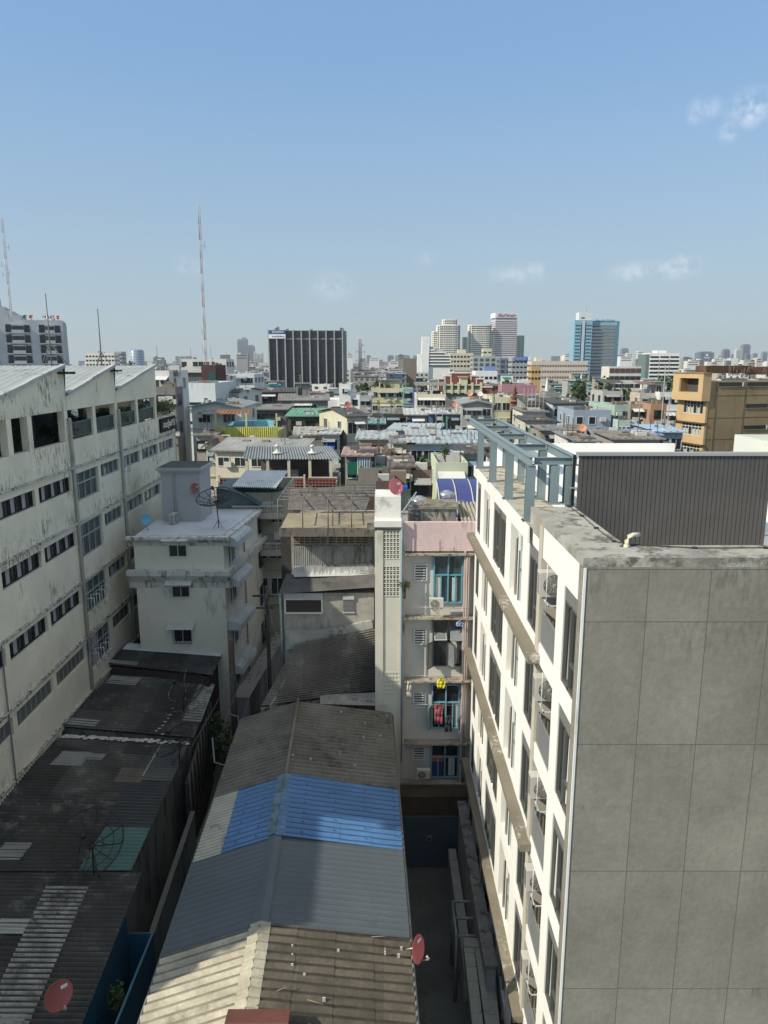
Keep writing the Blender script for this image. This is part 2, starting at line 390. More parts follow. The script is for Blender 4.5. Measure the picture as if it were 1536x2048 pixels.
# pergola
def pergola():
    root=empty('roof_pergola',(4.6,26,19.6),'grey blue steel I beam frame standing along the roof edge of the white apartment building','pergola')
    m=mat((.2,.255,.27),.45,.06,1,spec=.5,bump=0)
    Ys=(19.75,23.1,26.6,30.1); 
    def ibeam(b,p0,p1,w,h,ax):
        # axis aligned I section
        (x0,y0,z0),(x1,y1,z1)=p0,p1
        if ax=='z':
            b.box(x0-w/2,x0+w/2,y0-h/2,y0-h/2+.015,z0,z1); b.box(x0-w/2,x0+w/2,y0+h/2-.015,y0+h/2,z0,z1); b.box(x0-.008,x0+.008,y0-h/2+.015,y0+h/2-.015,z0,z1)
        if ax=='y':
            b.box(x0-w/2,x0+w/2,y0,y1,z0,z0+.015); b.box(x0-w/2,x0+w/2,y0,y1,z0+h-.015,z0+h); b.box(x0-.008,x0+.008,y0,y1,z0+.015,z0+h-.015)
        if ax=='x':
            b.box(x0,x1,y0-w/2,y0+w/2,z0,z0+.015); b.box(x0,x1,y0-w/2,y0+w/2,z0+h-.015,z0+h); b.box(x0,x1,y0-.008,y0+.008,z0+.015,z0+h-.015)
    for X,zb in ((4.03,19.72),(5.08,19.36)):
        for i,Y in enumerate(Ys):
            z=zb
            if X>5 and i==0: z=20.21
            if X<5 and i==0: Y=19.75
            b=MB(); ibeam(b,(X,Y,z+.02),(X,Y,21.28),.24,.24,'z'); b.box(X-.19,X+.19,Y-.19,Y+.19,z,z+.02); b.build('post',m,root)
    b=MB(); ibeam(b,(4.68,19.75,20.23),(4.68,19.75,21.28),.24,.24,'z'); b.box(4.5,4.86,19.56,19.94,20.21,20.23); b.build('post',m,root)
    for X in (4.03,5.25):
        b=MB(); ibeam(b,(X,19.6,21.28),(X,34.3,21.28),.18,.24,'y'); b.build('beam',m,root)
    for Y in (19.75,23.1,26.6,30.1,33.9):
        b=MB(); ibeam(b,(4.12,Y,21.3),(5.16,Y,21.3),.12,.2,'x'); b.build('crossbeam',m,root)
    b=MB()
    for z in (20.1,20.6,21.0): b.box(4.12,4.6,21.9,21.93,z,z+.03)
    b.build('rung',m,root)
pergola()
# roof odds and ends on the right building
b=MB(); pts=[(5.22,19.9,21.56),(5.25,19.7,21.45),(5.1,19.45,20.6),(5.0,19.2,20.24),(5.02,18.0,20.23),(4.98,16.6,20.23),(5.0,15.3,20.23),(5.3,15.0,20.235),(6.5,14.72,20.23),(8,14.72,20.235),(9.5,14.7,20.23)]
b.tube(pts,.012,5)
for p in pts[3:]: b.box(p[0]-.05,p[0]+.05,p[1]-.03,p[1]+.03,20.21,20.25)
tag(centre(b.build('lightning_cable',plain((.03,.03,.03)))),'thin black cable clipped along the grey cap of the apartment building','cable')
b=MB(); b.tube([(5.12,14.86,20.21),(5.12,14.86,20.36),(5.16,14.88,20.43),(5.26,14.9,20.47),(5.4,14.92,20.47)],.045,10); b.lathe([(.06,0),(.06,.05),(.045,.06)],(5.12,14.86,20.21),10)
tag(centre(b.build('vent_pipe',plain((.6,.55,.42),.5))),'cream bent vent pipe on the corner of the grey parapet cap','pipe')
b=MB(); b.tube([(5.06,14.9,20.21),(5.06,14.92,21.3)],.008,5); b.tube([(5.0,14.9,20.21),(5.1,14.9,20.25)],.03,6)
tag(centre(b.build('lightning_rod',plain((.05,.05,.05)))),'thin dark rod standing beside the cream vent pipe','rod')
# ============================================================= LOW STRUCTURES AT THE FOOT OF THE RIGHT BUILDING
dirty=mat((.2,.2,.19),.95,.25,.8,.8,(.06,.06,.055),sx=2.5,streak=False,bump=.5); gwall=mat((.27,.28,.28),.9,.1,.6,.4,sx=1)
r=empty('boundary_wall',(3.6,22,0),'dirty topped concrete boundary wall at the foot of the white apartment building','wall')
b=MB(); b.box(3.42,3.86,21,30.5,3.85,4.0); b.build('coping',dirty,r)
b=MB(); b.box(3.5,3.8,21,30.5,0,3.85)
for y in (22.5,25,27.5): b.box(3.8,3.998,y,y+.3,0,5.4)
b.build('wall_panel',gwall,r)
b=MB(); b.box(3.05,3.42,23.5,30.6,0,1.4); tag(centre(b.build('kerb_wall',mat((.38,.39,.38),.9,.1,.6,.4))),'low pale kerb wall beside the alley under the boundary wall','wall')
r=empty('steel_rack',(3.0,21.5,0),'open steel tube frame standing in the alley beside the boundary wall','frame')
m=plain((.22,.25,.26),.5,.2); Zt=2.9
b=MB()
pa=[onZ(905,1803,Zt),onZ(955,1803,Zt),onZ(967,1872,Zt),onZ(913,1872,Zt)]
for i in range(4): b.tube([pa[i],pa[(i+1)%4]],.075,4)
q=(pa[0]+pa[3])/2; q2=(pa[1]+pa[2])/2; b.tube([q,q2],.075,4); b.build('top_rail',m,r)
for p in pa: 
    b=MB(); b.tube([p,(p.x,p.y,0)],.07,4); b.build('post',m,r)
b=MB(); b.tube([pa[1],(pa[2].x,pa[2].y,.6)],.03,4); b.tube([pa[2],(pa[1].x,pa[1].y,.6)],.03,4); b.tube([pa[0],(q.x,q.y,.6)],.03,4); b.build('brace',m,r)
pm=mat((.3,.32,.3),.6,.08,1,.2)
def duct(pts,Z,h,label):
    P=[onZ(x,y,Z) for x,y in pts]; b=MB(); n=len(P)
    b.prism([(p.x,p.y) for p in P],'z',Z-h,Z)
    for k in range(1,6):
        t=k/6; a=P[0].lerp(P[-1],t); c=P[1].lerp(P[2],t); b.tube([(a.x,a.y,Z+.004),(c.x,c.y,Z+.004)],.012,4)
    return tag(centre(b.build('duct',pm)),label,'duct')
duct([(926,1878),(947,1878),(972,2060),(946,2060)],3.0,.5,'flat grey duct along the alley, the one nearer the steel frame')
duct([(948,1893),(982,1893),(1001,2060),(968,2060)],3.0,.5,'wider flat grey duct beside the white apartment building')
duct([(926,1874),(996,1880),(998,1896),(928,1892)],3.05,.45,'short cross duct linking the two flat grey ducts')
b=MB(); b.box(3.62,4.0,15,20.9,0,1.8); tag(centre(b.build('plinth',gwall)),'grey plinth along the foot of the apartment building','plinth')
# ============================================================= LEFT BUILDING (local frame: x across, y along)
def left_building():
    ang=math.atan(.0197)
    root=empty('factory_building',(-15.6,0,0),'long stained white concrete building with sawtooth roofs, filling the left side','building',None,ang)
    LW=mat((.76,.71,.56),.9,.1,.5,.16,(.06,.055,.045),sx=6,bump=.2,soft=.08,zb=((15.75,16.5),(12.5,13.1),(9.4,9.9)))
    LW2=mat((.74,.7,.56),.9,.1,.35,.4,(.03,.028,.024),sx=8,bump=.2,soft=.05,zb=((21.66,22.7),(18.72,19.6),(15.77,16.8)))
    slabm=mat((.5,.48,.42),.95,.15,1.2,.8,(.04,.035,.03),sx=5,streak=False,soft=.05)
    W=lambda b,n,m: b.build(n,m,root,world=False)
    Y0,Y1=11.2,58.1; colw=.38
    pier=[13.4,17.4,21.4,25.4,29.33,33.45,37.6,41.5,45.1,49.2,53.45,57.75]
    # floors: sill/top of each window band
    bands=[(17.5,18.28),(14.55,15.35),(11.33,12.15),(8.15,8.97),(5.0,5.8),(1.8,2.6)]
    zs=[20.08]+[v for t,u in bands for v in (u,t)]+[0]
    # solid wall strips between the bands
    strips=[(20.08,18.28),(17.5,15.35),(14.55,12.15),(11.33,8.97),(8.15,5.8),(5.0,2.6),(1.8,0)]
    tall=(37.85,41.3)   # tall window bay
    for i,(zt,zb) in enumerate(strips):
        b=MB()
        if i in (0,): b.box(-.3,0,Y0,Y1,zb,zt,0)
        else:
            b.box(-.3,0,Y0,tall[0],zb,zt,0); b.box(-.3,0,tall[1],Y1,zb,zt,0)
            tz={1:16.75,2:13.6,3:10.4,4:7.2}.get(i,zt)
            if i==1: b.box(-.3,0,tall[0],tall[1],zb+.15,tz,0)
            elif i in(2,3,4): b.box(-.3,0,tall[0],tall[1],zb+(.1 if i<4 else 0),tz,0)
            else: b.box(-.3,0,tall[0],tall[1],zb,zt,0)
        W(b,'wall_band',LW2 if i<=1 else LW)
    b=MB()
    for y in pier: 
        b.box(-.3,.004,y-colw/2,y+colw/2,0,20.0)
    W(b,'pier',LW)
    for z in (18.72,15.77,12.5,9.4,6.25):
        b=MB(); b.box(.0,.14,Y0,Y1,z-.1,z); b.build('slab_edge',slabm,root,world=False)
    # windows
    rng=random.Random(5)
    frm=plain((.36,.38,.36),.6); lou=mat((.12,.12,.11),.8,.1); gl=glassm((.02,.024,.026)); gl2=glassm((.06,.085,.09)); cur=plain((.35,.36,.36),.9); darkf=plain((.03,.03,.03))
    for bi,(zb,zt) in enumerate(bands[:5]):
        for i in range(len(pier)-1):
            ya,yb=pier[i]+colw/2+.02,pier[i+1]-colw/2-.02
            zlo,zhi=zb,zt
            if ya>37.6 and yb<41.5: 
                zlo={0:16.75,1:13.6,2:10.4,3:7.2,4:5.0}[bi]; zhi=zt+(0.08 if bi else 0)
                if bi<4: 
                    zhi=[18.28,15.45,12.2,9.0][bi]
            if yb<24: continue
            far=ya>41
            w=MB(); n=7 if not far else 4
            if zhi-zlo>1.2: n=4
            louv=(bi==3 and not (zhi-zlo>1.2))
            w.box(-.2,-.12,ya,ya+.05,zlo,zhi,0); w.box(-.2,-.12,yb-.05,yb,zlo,zhi,0); w.box(-.2,-.12,ya+.05,yb-.05,zlo,zlo+.05,0); w.box(-.2,-.12,ya+.05,yb-.05,zhi-.05,zhi,0)
            for k in range(1,n):
                y=ya+(yb-ya)*k/n; w.box(-.19,-.13,y-.02,y+.02,zlo+.05,zhi-.05,0)
            if zhi-zlo>1.2: w.box(-.195,-.125,ya+.05,yb-.05,zlo+(zhi-zlo)*.58,zlo+(zhi-zlo)*.58+.07,0)
            if louv:
                z=zlo+.06
                while z<zhi-.06:
                    w.face([(-.12,ya+.05,z),(-.12,yb-.05,z),(-.17,yb-.05,z+.09),(-.17,ya+.05,z+.09)],1); z+=.12
            f=darkf if (not far and zhi-zlo<1.2 and bi<3) else frm
            wo=W(w,'window',[f,lou])
            g=MB(); g.box(-.26,-.21,ya,yb,zlo,zhi,0); gp=g.build('pane',gl2 if far or zhi-zlo>1.2 else gl,wo,world=False)
            if not louv and not far:
                c=MB(); 
                for k in range(n):
                    y=ya+(yb-ya)*k/n
                    if (k%2==1 if zhi-zlo<1.2 else rng.random()<.35): c.box(-.208,-.2,y+.05,y+(yb-ya)/n*.95,zlo+.05,zhi-.05,0)
                if c.v: c.build('blind',cur,wo,world=False)
            elif far and rng.random()<.8:
                c=MB()
                for k in range(n):
                    y=ya+(yb-ya)*k/n
                    if rng.random()<.45: c.box(-.208,-.2,y+.06,y+(yb-ya)/n*rng.uniform(.5,.95),zlo+.05,zhi-.05-rng.random()*.3,0)
                if c.v: c.build('blind',cur,wo,world=False)
            if bi in(2,3) and zhi-zlo>1.2:   # open casements
                for k in range(4):
                    y=ya+.1+k*.8; h=1.0
                    c=MB(); a=.35
                    x1,y1=.45*math.sin(1.1),.45*math.cos(1.1)
                    for (p,q) in (((0,y),(x1,y+y1)),):
                        z0=zlo+.06; z1=zlo+h
                        for (s,e) in (((p[0],p[1],z0),(q[0],q[1],z0)),((p[0],p[1],z1),(q[0],q[1],z1)),((p[0],p[1],z0),(p[0],p[1],z1)),((q[0],q[1],z0),(q[0],q[1],z1))): c.tube([s,e],.025,4)
                    c.build('casement',WFR,wo,world=False)
    # rear body
    b=MB(); b.box(-26,-.31,Y0,Y1,0,18.8); W(b,'core',mat((.3,.3,.28),.9))
    # terrace floor + parapet cap
    b=MB(); b.box(-26,-.31,Y0,Y1,18.8,19.2); W(b,'terrace_floor',mat((.25,.24,.2),.9))
    for y in (23.4,31.5,33.45,37.5,41.4,45.05,49.1,53.4):
        b=MB(); b.box(-.36,-.02,y-.22,y+.22,20.08,21.7); W(b,'column',LW)
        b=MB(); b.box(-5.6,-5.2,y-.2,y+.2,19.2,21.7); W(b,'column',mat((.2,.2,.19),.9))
    b=MB(); b.box(-6.4,-6.2,Y0,53.5,19.2,22.4); b.box(-8.2,-3,27,27.2,19.2,21.8); b.box(-3,-.4,30.9,31.1,19.2,21.8); b.box(-6.2,-1.6,55.6,55.8,19.2,22.0); W(b,'terrace_wall',mat((.1,.1,.095),.9))  # dark walls added so the openings look shaded, not see-through bright
    # rail
    for ya,yb in ((37.8,41.2),(41.6,44.85),(45.3,48.9),(49.3,53.2)):
        b=MB(); z0,z1=20.1,20.95
        b.tube([(-.15,ya,z1),(-.15,yb,z1)],.03,4)
        b.tube([(-.15,ya,z0+.1),(-.15,yb,z0+.1)],.02,4)
        for k in range(4): y=ya+(yb-ya)*k/3; b.tube([(-.15,y,z0),(-.15,y,z1)],.025,4)
        b.face([(-.16,ya,z0+.1),(-.16,yb,z0+.1),(-.16,yb,z1),(-.16,ya,z1)],1)
        W(b,'railing',[plain((.12,.2,.18)),mat((.03,.05,.045),.5)])
    # sawtooth gables
    for gi,(ya,yb,zl) in enumerate(((14.8,22.4,22.4),(22.3,30.0,22.4),(29.9,37.62,22.4),(37.68,45.05,22.4),(45.12,53.7,22.4))):
        zh=23.82
        curve=[]
        for k in range(13):
            t=k/12; curve.append((ya+(yb-ya)*t, zl+(zh-zl)*(t-.1*math.sin(math.pi*t)*(.6 if t<.5 else .35)+.05*math.sin(math.pi*t))))
        poly=[(ya,21.66)]+curve+[(yb,21.66)]
        b=MB(); b.prism(poly,'x',-.3,.0); W(b,'gable_wall',LW2 if gi<3 else LW)
        roofm=mat((.34,.36,.35),.5,.12,.5,.35,(.15,.15,.14),sx=1.5)
        b=MB(); n=12
        for k in range(n):
            (y0,z0),(y1,z1)=curve[k],curve[k+1]
            b.sheet((.12,y0,z0+.06),(-16,y0,z0+.06),(-16,y1,z1+.06),(.12,y1,z1+.06),40,.045,0,4,1,'rib')
        if gi<4: b.face([(.1,yb+.02,zh+.06),(-16,yb+.02,zh+.06),(-16,yb+.02,zl),(-.0,yb+.02,zl)],1)
        W(b,'roof_sheet',[roofm,mat((.03,.03,.03),.9)])
        b=MB()
        for k in range(n):
            (y0,z0),(y1,z1)=curve[k],curve[k+1]
            b.face([(.14,y0,z0-.0),(.14,y1,z1-.0),(.14,y1,z1+.17),(.14,y0,z0+.17)]); b.face([(.14,y0,z0+.17),(.14,y1,z1+.17),(-.1,y1,z1+.17),(-.1,y0,z0+.17)])
        W(b,'roof_edge',mat((.42,.43,.42),.6,.1,.6,.3))
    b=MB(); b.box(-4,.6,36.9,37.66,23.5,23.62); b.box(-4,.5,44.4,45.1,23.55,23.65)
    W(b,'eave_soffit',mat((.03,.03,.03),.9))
    # down pipes
    for y in (37.6,45.1):
        b=MB(); b.tube([(.12,y,1),(.12,y,21.1),(.1,y+.06,21.2),(-.05,y+.1,21.2)],.09,10)
        for z in (8,11,14.2,17.4,20.3): b.lathe([(.12,0),(.12,.08)],(.12,y,z),10)
        W(b,'drain_pipe',mat((.38,.37,.33),.8,.1,1,.3))
    b=MB(); b.tube([(.08,28.72,1),(.08,28.72,12),(.0,28.9,12.4)],.035,6); W(b,'thin_pipe',mat((.2,.2,.19),.8))
    b=MB(); b.box(-.2,.02,57.75,58.25,0,20.2); b.box(-26,.02,57.9,58.25,0,18.8,0); W(b,'corner_pier',LW)
    return root
LB=left_building(); LM=WM[LB.name]
def LL(x,y,z): return LM@Vector((x,y,z))
def text_mesh(txt,h,m,depth=.02,font_w=None,bold=.02):
    c=bpy.data.curves.new('t','FONT'); c.body=txt; c.size=1; c.extrude=depth; c.offset=bold; c.align_x='LEFT'
    t=bpy.data.objects.new('t',c); COL.objects.link(t)
    dg=bpy.context.evaluated_depsgraph_get(); dg.update()
    me=bpy.data.meshes.new_from_object(t.evaluated_get(dg)); bpy.data.objects.remove(t)
    if not me.vertices: return me
    x0=min(v.co.x for v in me.vertices);x1=max(v.co.x for v in me.vertices);y0=min(v.co.y for v in me.vertices);y1=max(v.co.y for v in me.vertices)
    sy=h/(y1-y0); sx=sy if font_w is None else font_w/(x1-x0)
    for v in me.vertices: v.co=((v.co.x-x0)*sx,-v.co.z*1.0,(v.co.y-y0)*sy)
    me.materials.clear(); me.materials.append(m); return me
def text_obj(txt,parent,loc,h,m,w=None,rz=0,depth=.02,name='lettering',bold=.02):
    me=text_mesh(txt,h,m,depth,w,bold); o=bpy.data.objects.new(name,me); COL.objects.link(o); o.parent=parent; o.location=loc; o.rotation_euler=(0,0,rz); WM[o.name]=None; return o
# sign on the left building
p=LL(.03,53.9,18.98)
sg=empty('sign_board',p,'black sign board with raised silver letters at the far corner of the factory building','sign',None,math.atan(.0197)+math.pi/2)
b=MB(); b.box(0,4.15,-.12,0,0,1.02); b.build('board',plain((.015,.017,.018),.75,0,.2),sg,world=False)
text_obj('สนรุ่งศิร์',sg,(.45,-.14,.15),.72,plain((.6,.62,.65),.3,.6),3.3)
# ---- foliage
def leafmesh(n,rx,ry,rz,leaf,m,rng,clump=9,zsq=1.0):
    b=MB(); cs=[]
    for i in range(clump):
        while True:
            c=Vector((rng.uniform(-1,1),rng.uniform(-1,1),rng.uniform(-1,1)))
            if c.length<1: break
        cs.append((Vector((c.x*rx*.7,c.y*ry*.7,c.z*rz*.7)),rng.uniform(.3,.55)))
    for i in range(n):
        c,s=cs[rng.randrange(clump)]
        d=Vector((rng.gauss(0,1),rng.gauss(0,1),rng.gauss(0,1))).normalized()*(rng.random()**.4)
        p=c+Vector((d.x*rx*s,d.y*ry*s,d.z*rz*s))
        a=Vector((rng.gauss(0,1),rng.gauss(0,1),rng.gauss(0,.6))).normalized(); e=a.cross(Vector((rng.gauss(0,1),rng.gauss(0,1),rng.gauss(0,1)))).normalized()
        l=leaf*rng.uniform(.6,1.4); 
        b.face([p-a*l*.5,p+e*l*.3,p+a*l*.5,p-e*l*.3],rng.randrange(len(m)))
    return b.mesh(m)
LEAF=[mat((.045,.085,.025),.6,.25,.8,bump=0),mat((.03,.06,.02),.6,.25,.8,bump=0),mat((.08,.12,.04),.6,.2,.8,bump=0)]
BARK=mat((.1,.075,.05),.95)
def tree(x,y,z0,h,r,label,group=None,seed=1,n=1500,leaf=None,name='tree',cat='tree'):
    rng=random.Random(seed); e=empty(name,(x,y,z0),label,cat,group)
    b=MB(); b.tube([(0,0,0),(.1*r,.05*r,h*.3),(0,0,h*.55)],max(.06,r*.09),7,0,max(.03,r*.05))
    for k in range(5):
        t=k*1.3+rng.random(); b.tube([(0,0,h*.35),(math.cos(t)*r*.3,math.sin(t)*r*.3,h*.55),(math.cos(t)*r*.6,math.sin(t)*r*.6,h*.75)],r*.04+.01,5,0,r*.015+.005)
    b.build('trunk',BARK,e,world=False)
    me=leafmesh(n,r,r,h*.32,leaf or r*.16,LEAF,rng,12); o=bpy.data.objects.new('crown',me); COL.objects.link(o); o.parent=e; o.location=(0,0,h*.68)
    return e
def potted(x,y,z,h,r,label,seed,n=500):
    rng=random.Random(seed); e=empty('potted_plant',(x,y,z),label,'plant','plants on the open terrace of the factory building')
    b=MB(); b.lathe([(.001,0),(.28,0),(.36,.5),(.4,.52),(.4,.56),(.33,.55),(.3,.48),(.001,.46)],(0,0,0),14); b.build('pot',mat((.4,.38,.34),.8),e,world=False)
    b=MB()
    for k in range(4): b.tube([(0,0,.4),(rng.uniform(-.2,.2),rng.uniform(-.2,.2),.4+h*.4),(rng.uniform(-.4,.4),rng.uniform(-.4,.4),.4+h*.75)],.02,5)
    b.build('stem',BARK,e,world=False)
    me=leafmesh(n,r,r,h*.4,.13,LEAF,rng,8); o=bpy.data.objects.new('foliage',me); COL.objects.link(o); o.parent=e; o.location=(0,0,.45+h*.5)
    return e
for i,(lx,ly,h,r,lab) in enumerate([(-2.2,33.0,1.5,.8,'bushy plant in a pale pot behind the nearest terrace column'),
    (-1.8,35.4,1.7,.95,'large leafy plant in the second opening of the factory terrace'),(-1.4,39.2,1.8,1.2,'wide dark shrub in the opening past the first drain pipe'),
    (-1.6,43.3,1.6,1.0,'dark shrub behind the terrace railing between the two drain pipes'),(-1.3,47.3,1.7,1.3,'shrub behind the railing just past the second drain pipe'),
    (-1.3,51.4,1.8,1.3,'shrub behind the last railing of the factory terrace'),(-.7,55.0,2.2,1.5,'big shrub spilling over the open corner above the black sign'),(-1.0,57.0,1.9,1.2,'small shrub at the far end of the terrace above the black sign')]):
    p=LL(lx,ly,19.2); potted(p.x,p.y,p.z,h*1.1,r*1.15,lab,20+i,1500)
# folding chair on the terrace
p=LL(-1.5,31.9,19.2); e=empty('folding_chair',p,'metal framed chair on the terrace at the left edge of the photo','chair')
b=MB(); b.box(-.22,.22,-.2,.2,.42,.45); b.build('seat',plain((.15,.15,.15)),e,world=False)
b=MB(); b.tube([(-.2,.2,.45),(-.2,.28,.85),(.2,.28,.85),(.2,.2,.45)],.015,5); b.build('backrest',STEEL,e,world=False)
for sx in(-.2,.2):
    for sy in (-.2,.2):
        b=MB(); b.tube([(sx,-sy,0),(sx,sy,.43)],.013,5); b.build('leg',STEEL,e,world=False)
# small roof masts with stays standing behind the ridges
def mast(x,y,z,h,r,label,group=None,stay=0,col=(.15,.15,.15),name='antenna_mast'):
    e=empty(name,(x,y,z),label,'mast',group); m=plain(col,.5)
    b=MB(); b.tube([(0,0,0),(0,0,h)],r,6,0,r*.6); b.build('pole',m,e,world=False)
    if stay:
        for t in (0.3,2.4,4.5):
            b=MB(); b.tube([(0,0,stay),(math.cos(t)*stay*.7,math.sin(t)*stay*.7,0)],r*.55,4); b.build('stay',m,e,world=False)
    return e
p=onY(103,724,50); mast(p.x,p.y,23.2,5.4,.055,'thin roof mast standing on the sawtooth roof in front of the white apartment tower',None,2.2)
p=onY(203,724,50); mast(p.x,p.y,23.2,4.4,.055,'thin roof mast with splayed stays above the middle sawtooth roof',None,1.6)
# ============================================================= ROW HOUSES BELOW THE LEFT BUILDING
ASB=mat((.08,.078,.07),.95,.3,.7,.5,(.2,.19,.17),sx=2.2,streak=False,bump=.4,panel=(.55,.28,0.001))
ASB2=mat((.075,.075,.072),.95,.3,.9,.35,(.2,.19,.17),sx=3,streak=False,bump=.4,panel=(.5,.33,.001))
VAL=mat((.035,.035,.033),.95,.3,2,bump=0); VAL2=mat((.12,.12,.11),.95,.3,2,bump=0)  # dark valley colours, painting shade and dirt between the ribs
SILV=mat((.62,.64,.66),.6,.2,1,.4,(.15,.15,.14),sx=2); TEAL=mat((.1,.2,.18),.6,.15,.8,.4,(.05,.06,.055),sx=2)
PALE=mat((.28,.28,.26),.85,.2,1,.3)
RW=mat((.2,.2,.19),.95,.2,.5,.7,(.05,.045,.04),sx=1.5); RWD=mat((.07,.05,.045),.95,.2,.8)
def wallto(b,p,q,z0=0,t=.12,m=0,drop=0):
    p=Vector(p);q=Vector(q); d=(q-p).normalized(); n=Vector((-d.y,d.x,0))*t
    v=[p,q,q+n,p+n]; n0=len(b.v)
    b.v+= [(a.x,a.y,z0) for a in v]+[(a.x,a.y,a.z-drop) for a in v]
    for f in ((0,3,2,1),(4,5,6,7),(0,1,5,4),(1,2,6,5),(2,3,7,6),(3,0,4,7)): b.f.append(tuple(n0+i for i in f)); b.m.append(m); b.sm.append(False)
def rowhouse(label,quad,nw,matl,amp=.05,patches=(),drop=.18,front=True,wallm=None):
    # quad: left-back, right-back, right-front, left-front; ribs run left-right
    lb,rb,rf,lf=[Vector(v) for v in quad]
    e=empty('row_house',((rf.x+rb.x)/2,(rf.y+rb.y)/2,0),label,'house','low row houses beside the factory building')
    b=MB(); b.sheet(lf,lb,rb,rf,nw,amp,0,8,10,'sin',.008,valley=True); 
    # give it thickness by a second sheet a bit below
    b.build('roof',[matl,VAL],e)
    b=MB(); ins=.25
    a=lambda p,dx,dy,dz: Vector((p.x+dx,p.y+dy,p.z+dz))
    wallto(b,a(rf,-ins,.1,-drop),a(rb,-ins,-.1,-drop)); wallto(b,a(lf,.1,.12,-drop),a(rf,-ins,.12,-drop)); wallto(b,a(rb,-ins,-.12,-drop),a(lb,.1,-.12,-drop))
    b.build('wall',wallm or RW,e)
    for nm,(u0,u1,v0,v1),m,nn,lift in patches:
        q=lambda u,v: lb.lerp(rb,u).lerp(lf.lerp(rf,u),v)+Vector((0,0,lift))
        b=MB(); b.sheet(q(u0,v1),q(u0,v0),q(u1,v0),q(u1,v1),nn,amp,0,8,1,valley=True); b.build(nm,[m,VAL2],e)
    return e
def zq(pts,zs): return [onZ(x,y,z) for (x,y),z in zip(pts,zs)]
rowhouse('row house with a silver strip along its dark roof edge, nearest the white house',zq([(252,1288),(447,1300),(425,1350),(214,1328)],[6.9,6.5,6.3,6.5]),18,ASB2,
   patches=[('metal_strip',(.02,1.0,-.02,.3),SILV,5,.05),('loose_sheet',(-.02,.28,.82,.98),PALE,2,.07)],wallm=RWD)
rowhouse('row house with patched dark roof dotted with white cement blobs, below the white house',zq([(224,1348),(430,1364),(388,1475),(120,1452)],[6.1,5.5,5.3,6.0]),22,ASB,
   patches=[('pale_sheet',(.02,.3,.03,.2),PALE,5,.03),('pale_sheet',(.0,.25,.85,.97),PALE,3,.03),('bright_sheet',(.86,1.01,.05,.75),mat((.3,.3,.28),.85,.35,2.5,.5,sx=3),15,.02)])
rowhouse('long row house with white cement ridge line and mixed dark sheets, left of the alley',zq([(122,1474),(378,1488),(262,1742),(-160,1742)],[5.9,5.2,4.9,5.9]),42,ASB,
   patches=[('pale_sheet',(.12,.33,.13,.26),PALE,6,.03),('pale_sheet',(.33,.44,.14,.2),PALE,4,.03),('brown_sheet',(.62,.8,.26,.38),mat((.17,.15,.12),.9,.3,1.5),7,.03),('grey_sheet',(.78,1.0,.02,.36),mat((.11,.112,.11),.7,.15,1),14,.04),
     ('dark_sheet',(.72,1.0,.38,.72),mat((.06,.062,.063),.8,.2,1),14,.03),('teal_sheet',(.74,1.0,.72,1.0),TEAL,12,.03),('pale_sheet',(.28,.42,.83,.94),PALE,7,.035)])
rowhouse('nearest row house with a streak of worn pale sheets down its dark roof, bottom left',zq([(-190,1738),(284,1745),(140,2110),(-420,2110)],[5.7,4.95,4.95,5.7]),36,ASB,
   patches=[('worn_sheet',(.62,.8,.1,.93),mat((.3,.29,.26),.9,.5,2.2,.85,(.06,.06,.055),sx=3,streak=False),30,.03),('pale_sheet',(.5,.62,.33,.42),mat((.42,.41,.37),.8,.1),4,.05),('pale_sheet',(.6,.78,.8,.93),PALE,6,.05)])
def scatter_blobs(name,label,pts,z,m,rng):
    pass
# white cement blobs and joints (patches of mortar on the roofs)
b=MB(); rng=random.Random(8)
def blob(b,p,r):
    k=7; n0=[(p[0]+math.cos(t*6.283/k)*r*rng.uniform(.6,1.2),p[1]+math.sin(t*6.283/k)*r*rng.uniform(.5,.9),p[2]) for t in range(k)]
    b.face(n0)
CEM=mat((.5,.5,.47),.9,.2,2)
for (px,py) in [(265,1403),(262,1410),(258,1417),(252,1424),(247,1431),(238,1438),(232,1447),(300,1406),(295,1413),(291,1421),(306,1428),(345,1412),(348,1417),(340,1425),(336,1432),(330,1439),(325,1447),(318,1453),(312,1458),(190,1430),(182,1436),(176,1402),(180,1445),(325,1464),(165,1417)]:
    p=onZ(px,py,5.72); blob(b,(p.x,p.y,5.87-(px-120)*.0013),.09)
tag(centre(b.build('mortar_patch',CEM)),'white mortar dabs dotting the dark roof below the white house','mortar dabs',None,'stuff')
b=MB()
for i in range(90):
    t=i/90; p=onZ(127+250*t,1475+14*t+rng.uniform(-3,2),5.9-.66*t); blob(b,(p.x,p.y,p.z+.06+rng.random()*.02),.1+.07*rng.random())
for i in range(26):
    t=i/26; p=onZ(322-37*t,1492+65*t,5.3); blob(b,(p.x,p.y,p.z+.1),.05)
tag(centre(b.build('ridge_mortar',CEM)),'ragged white mortar line along the top of the long dark roof','mortar line')
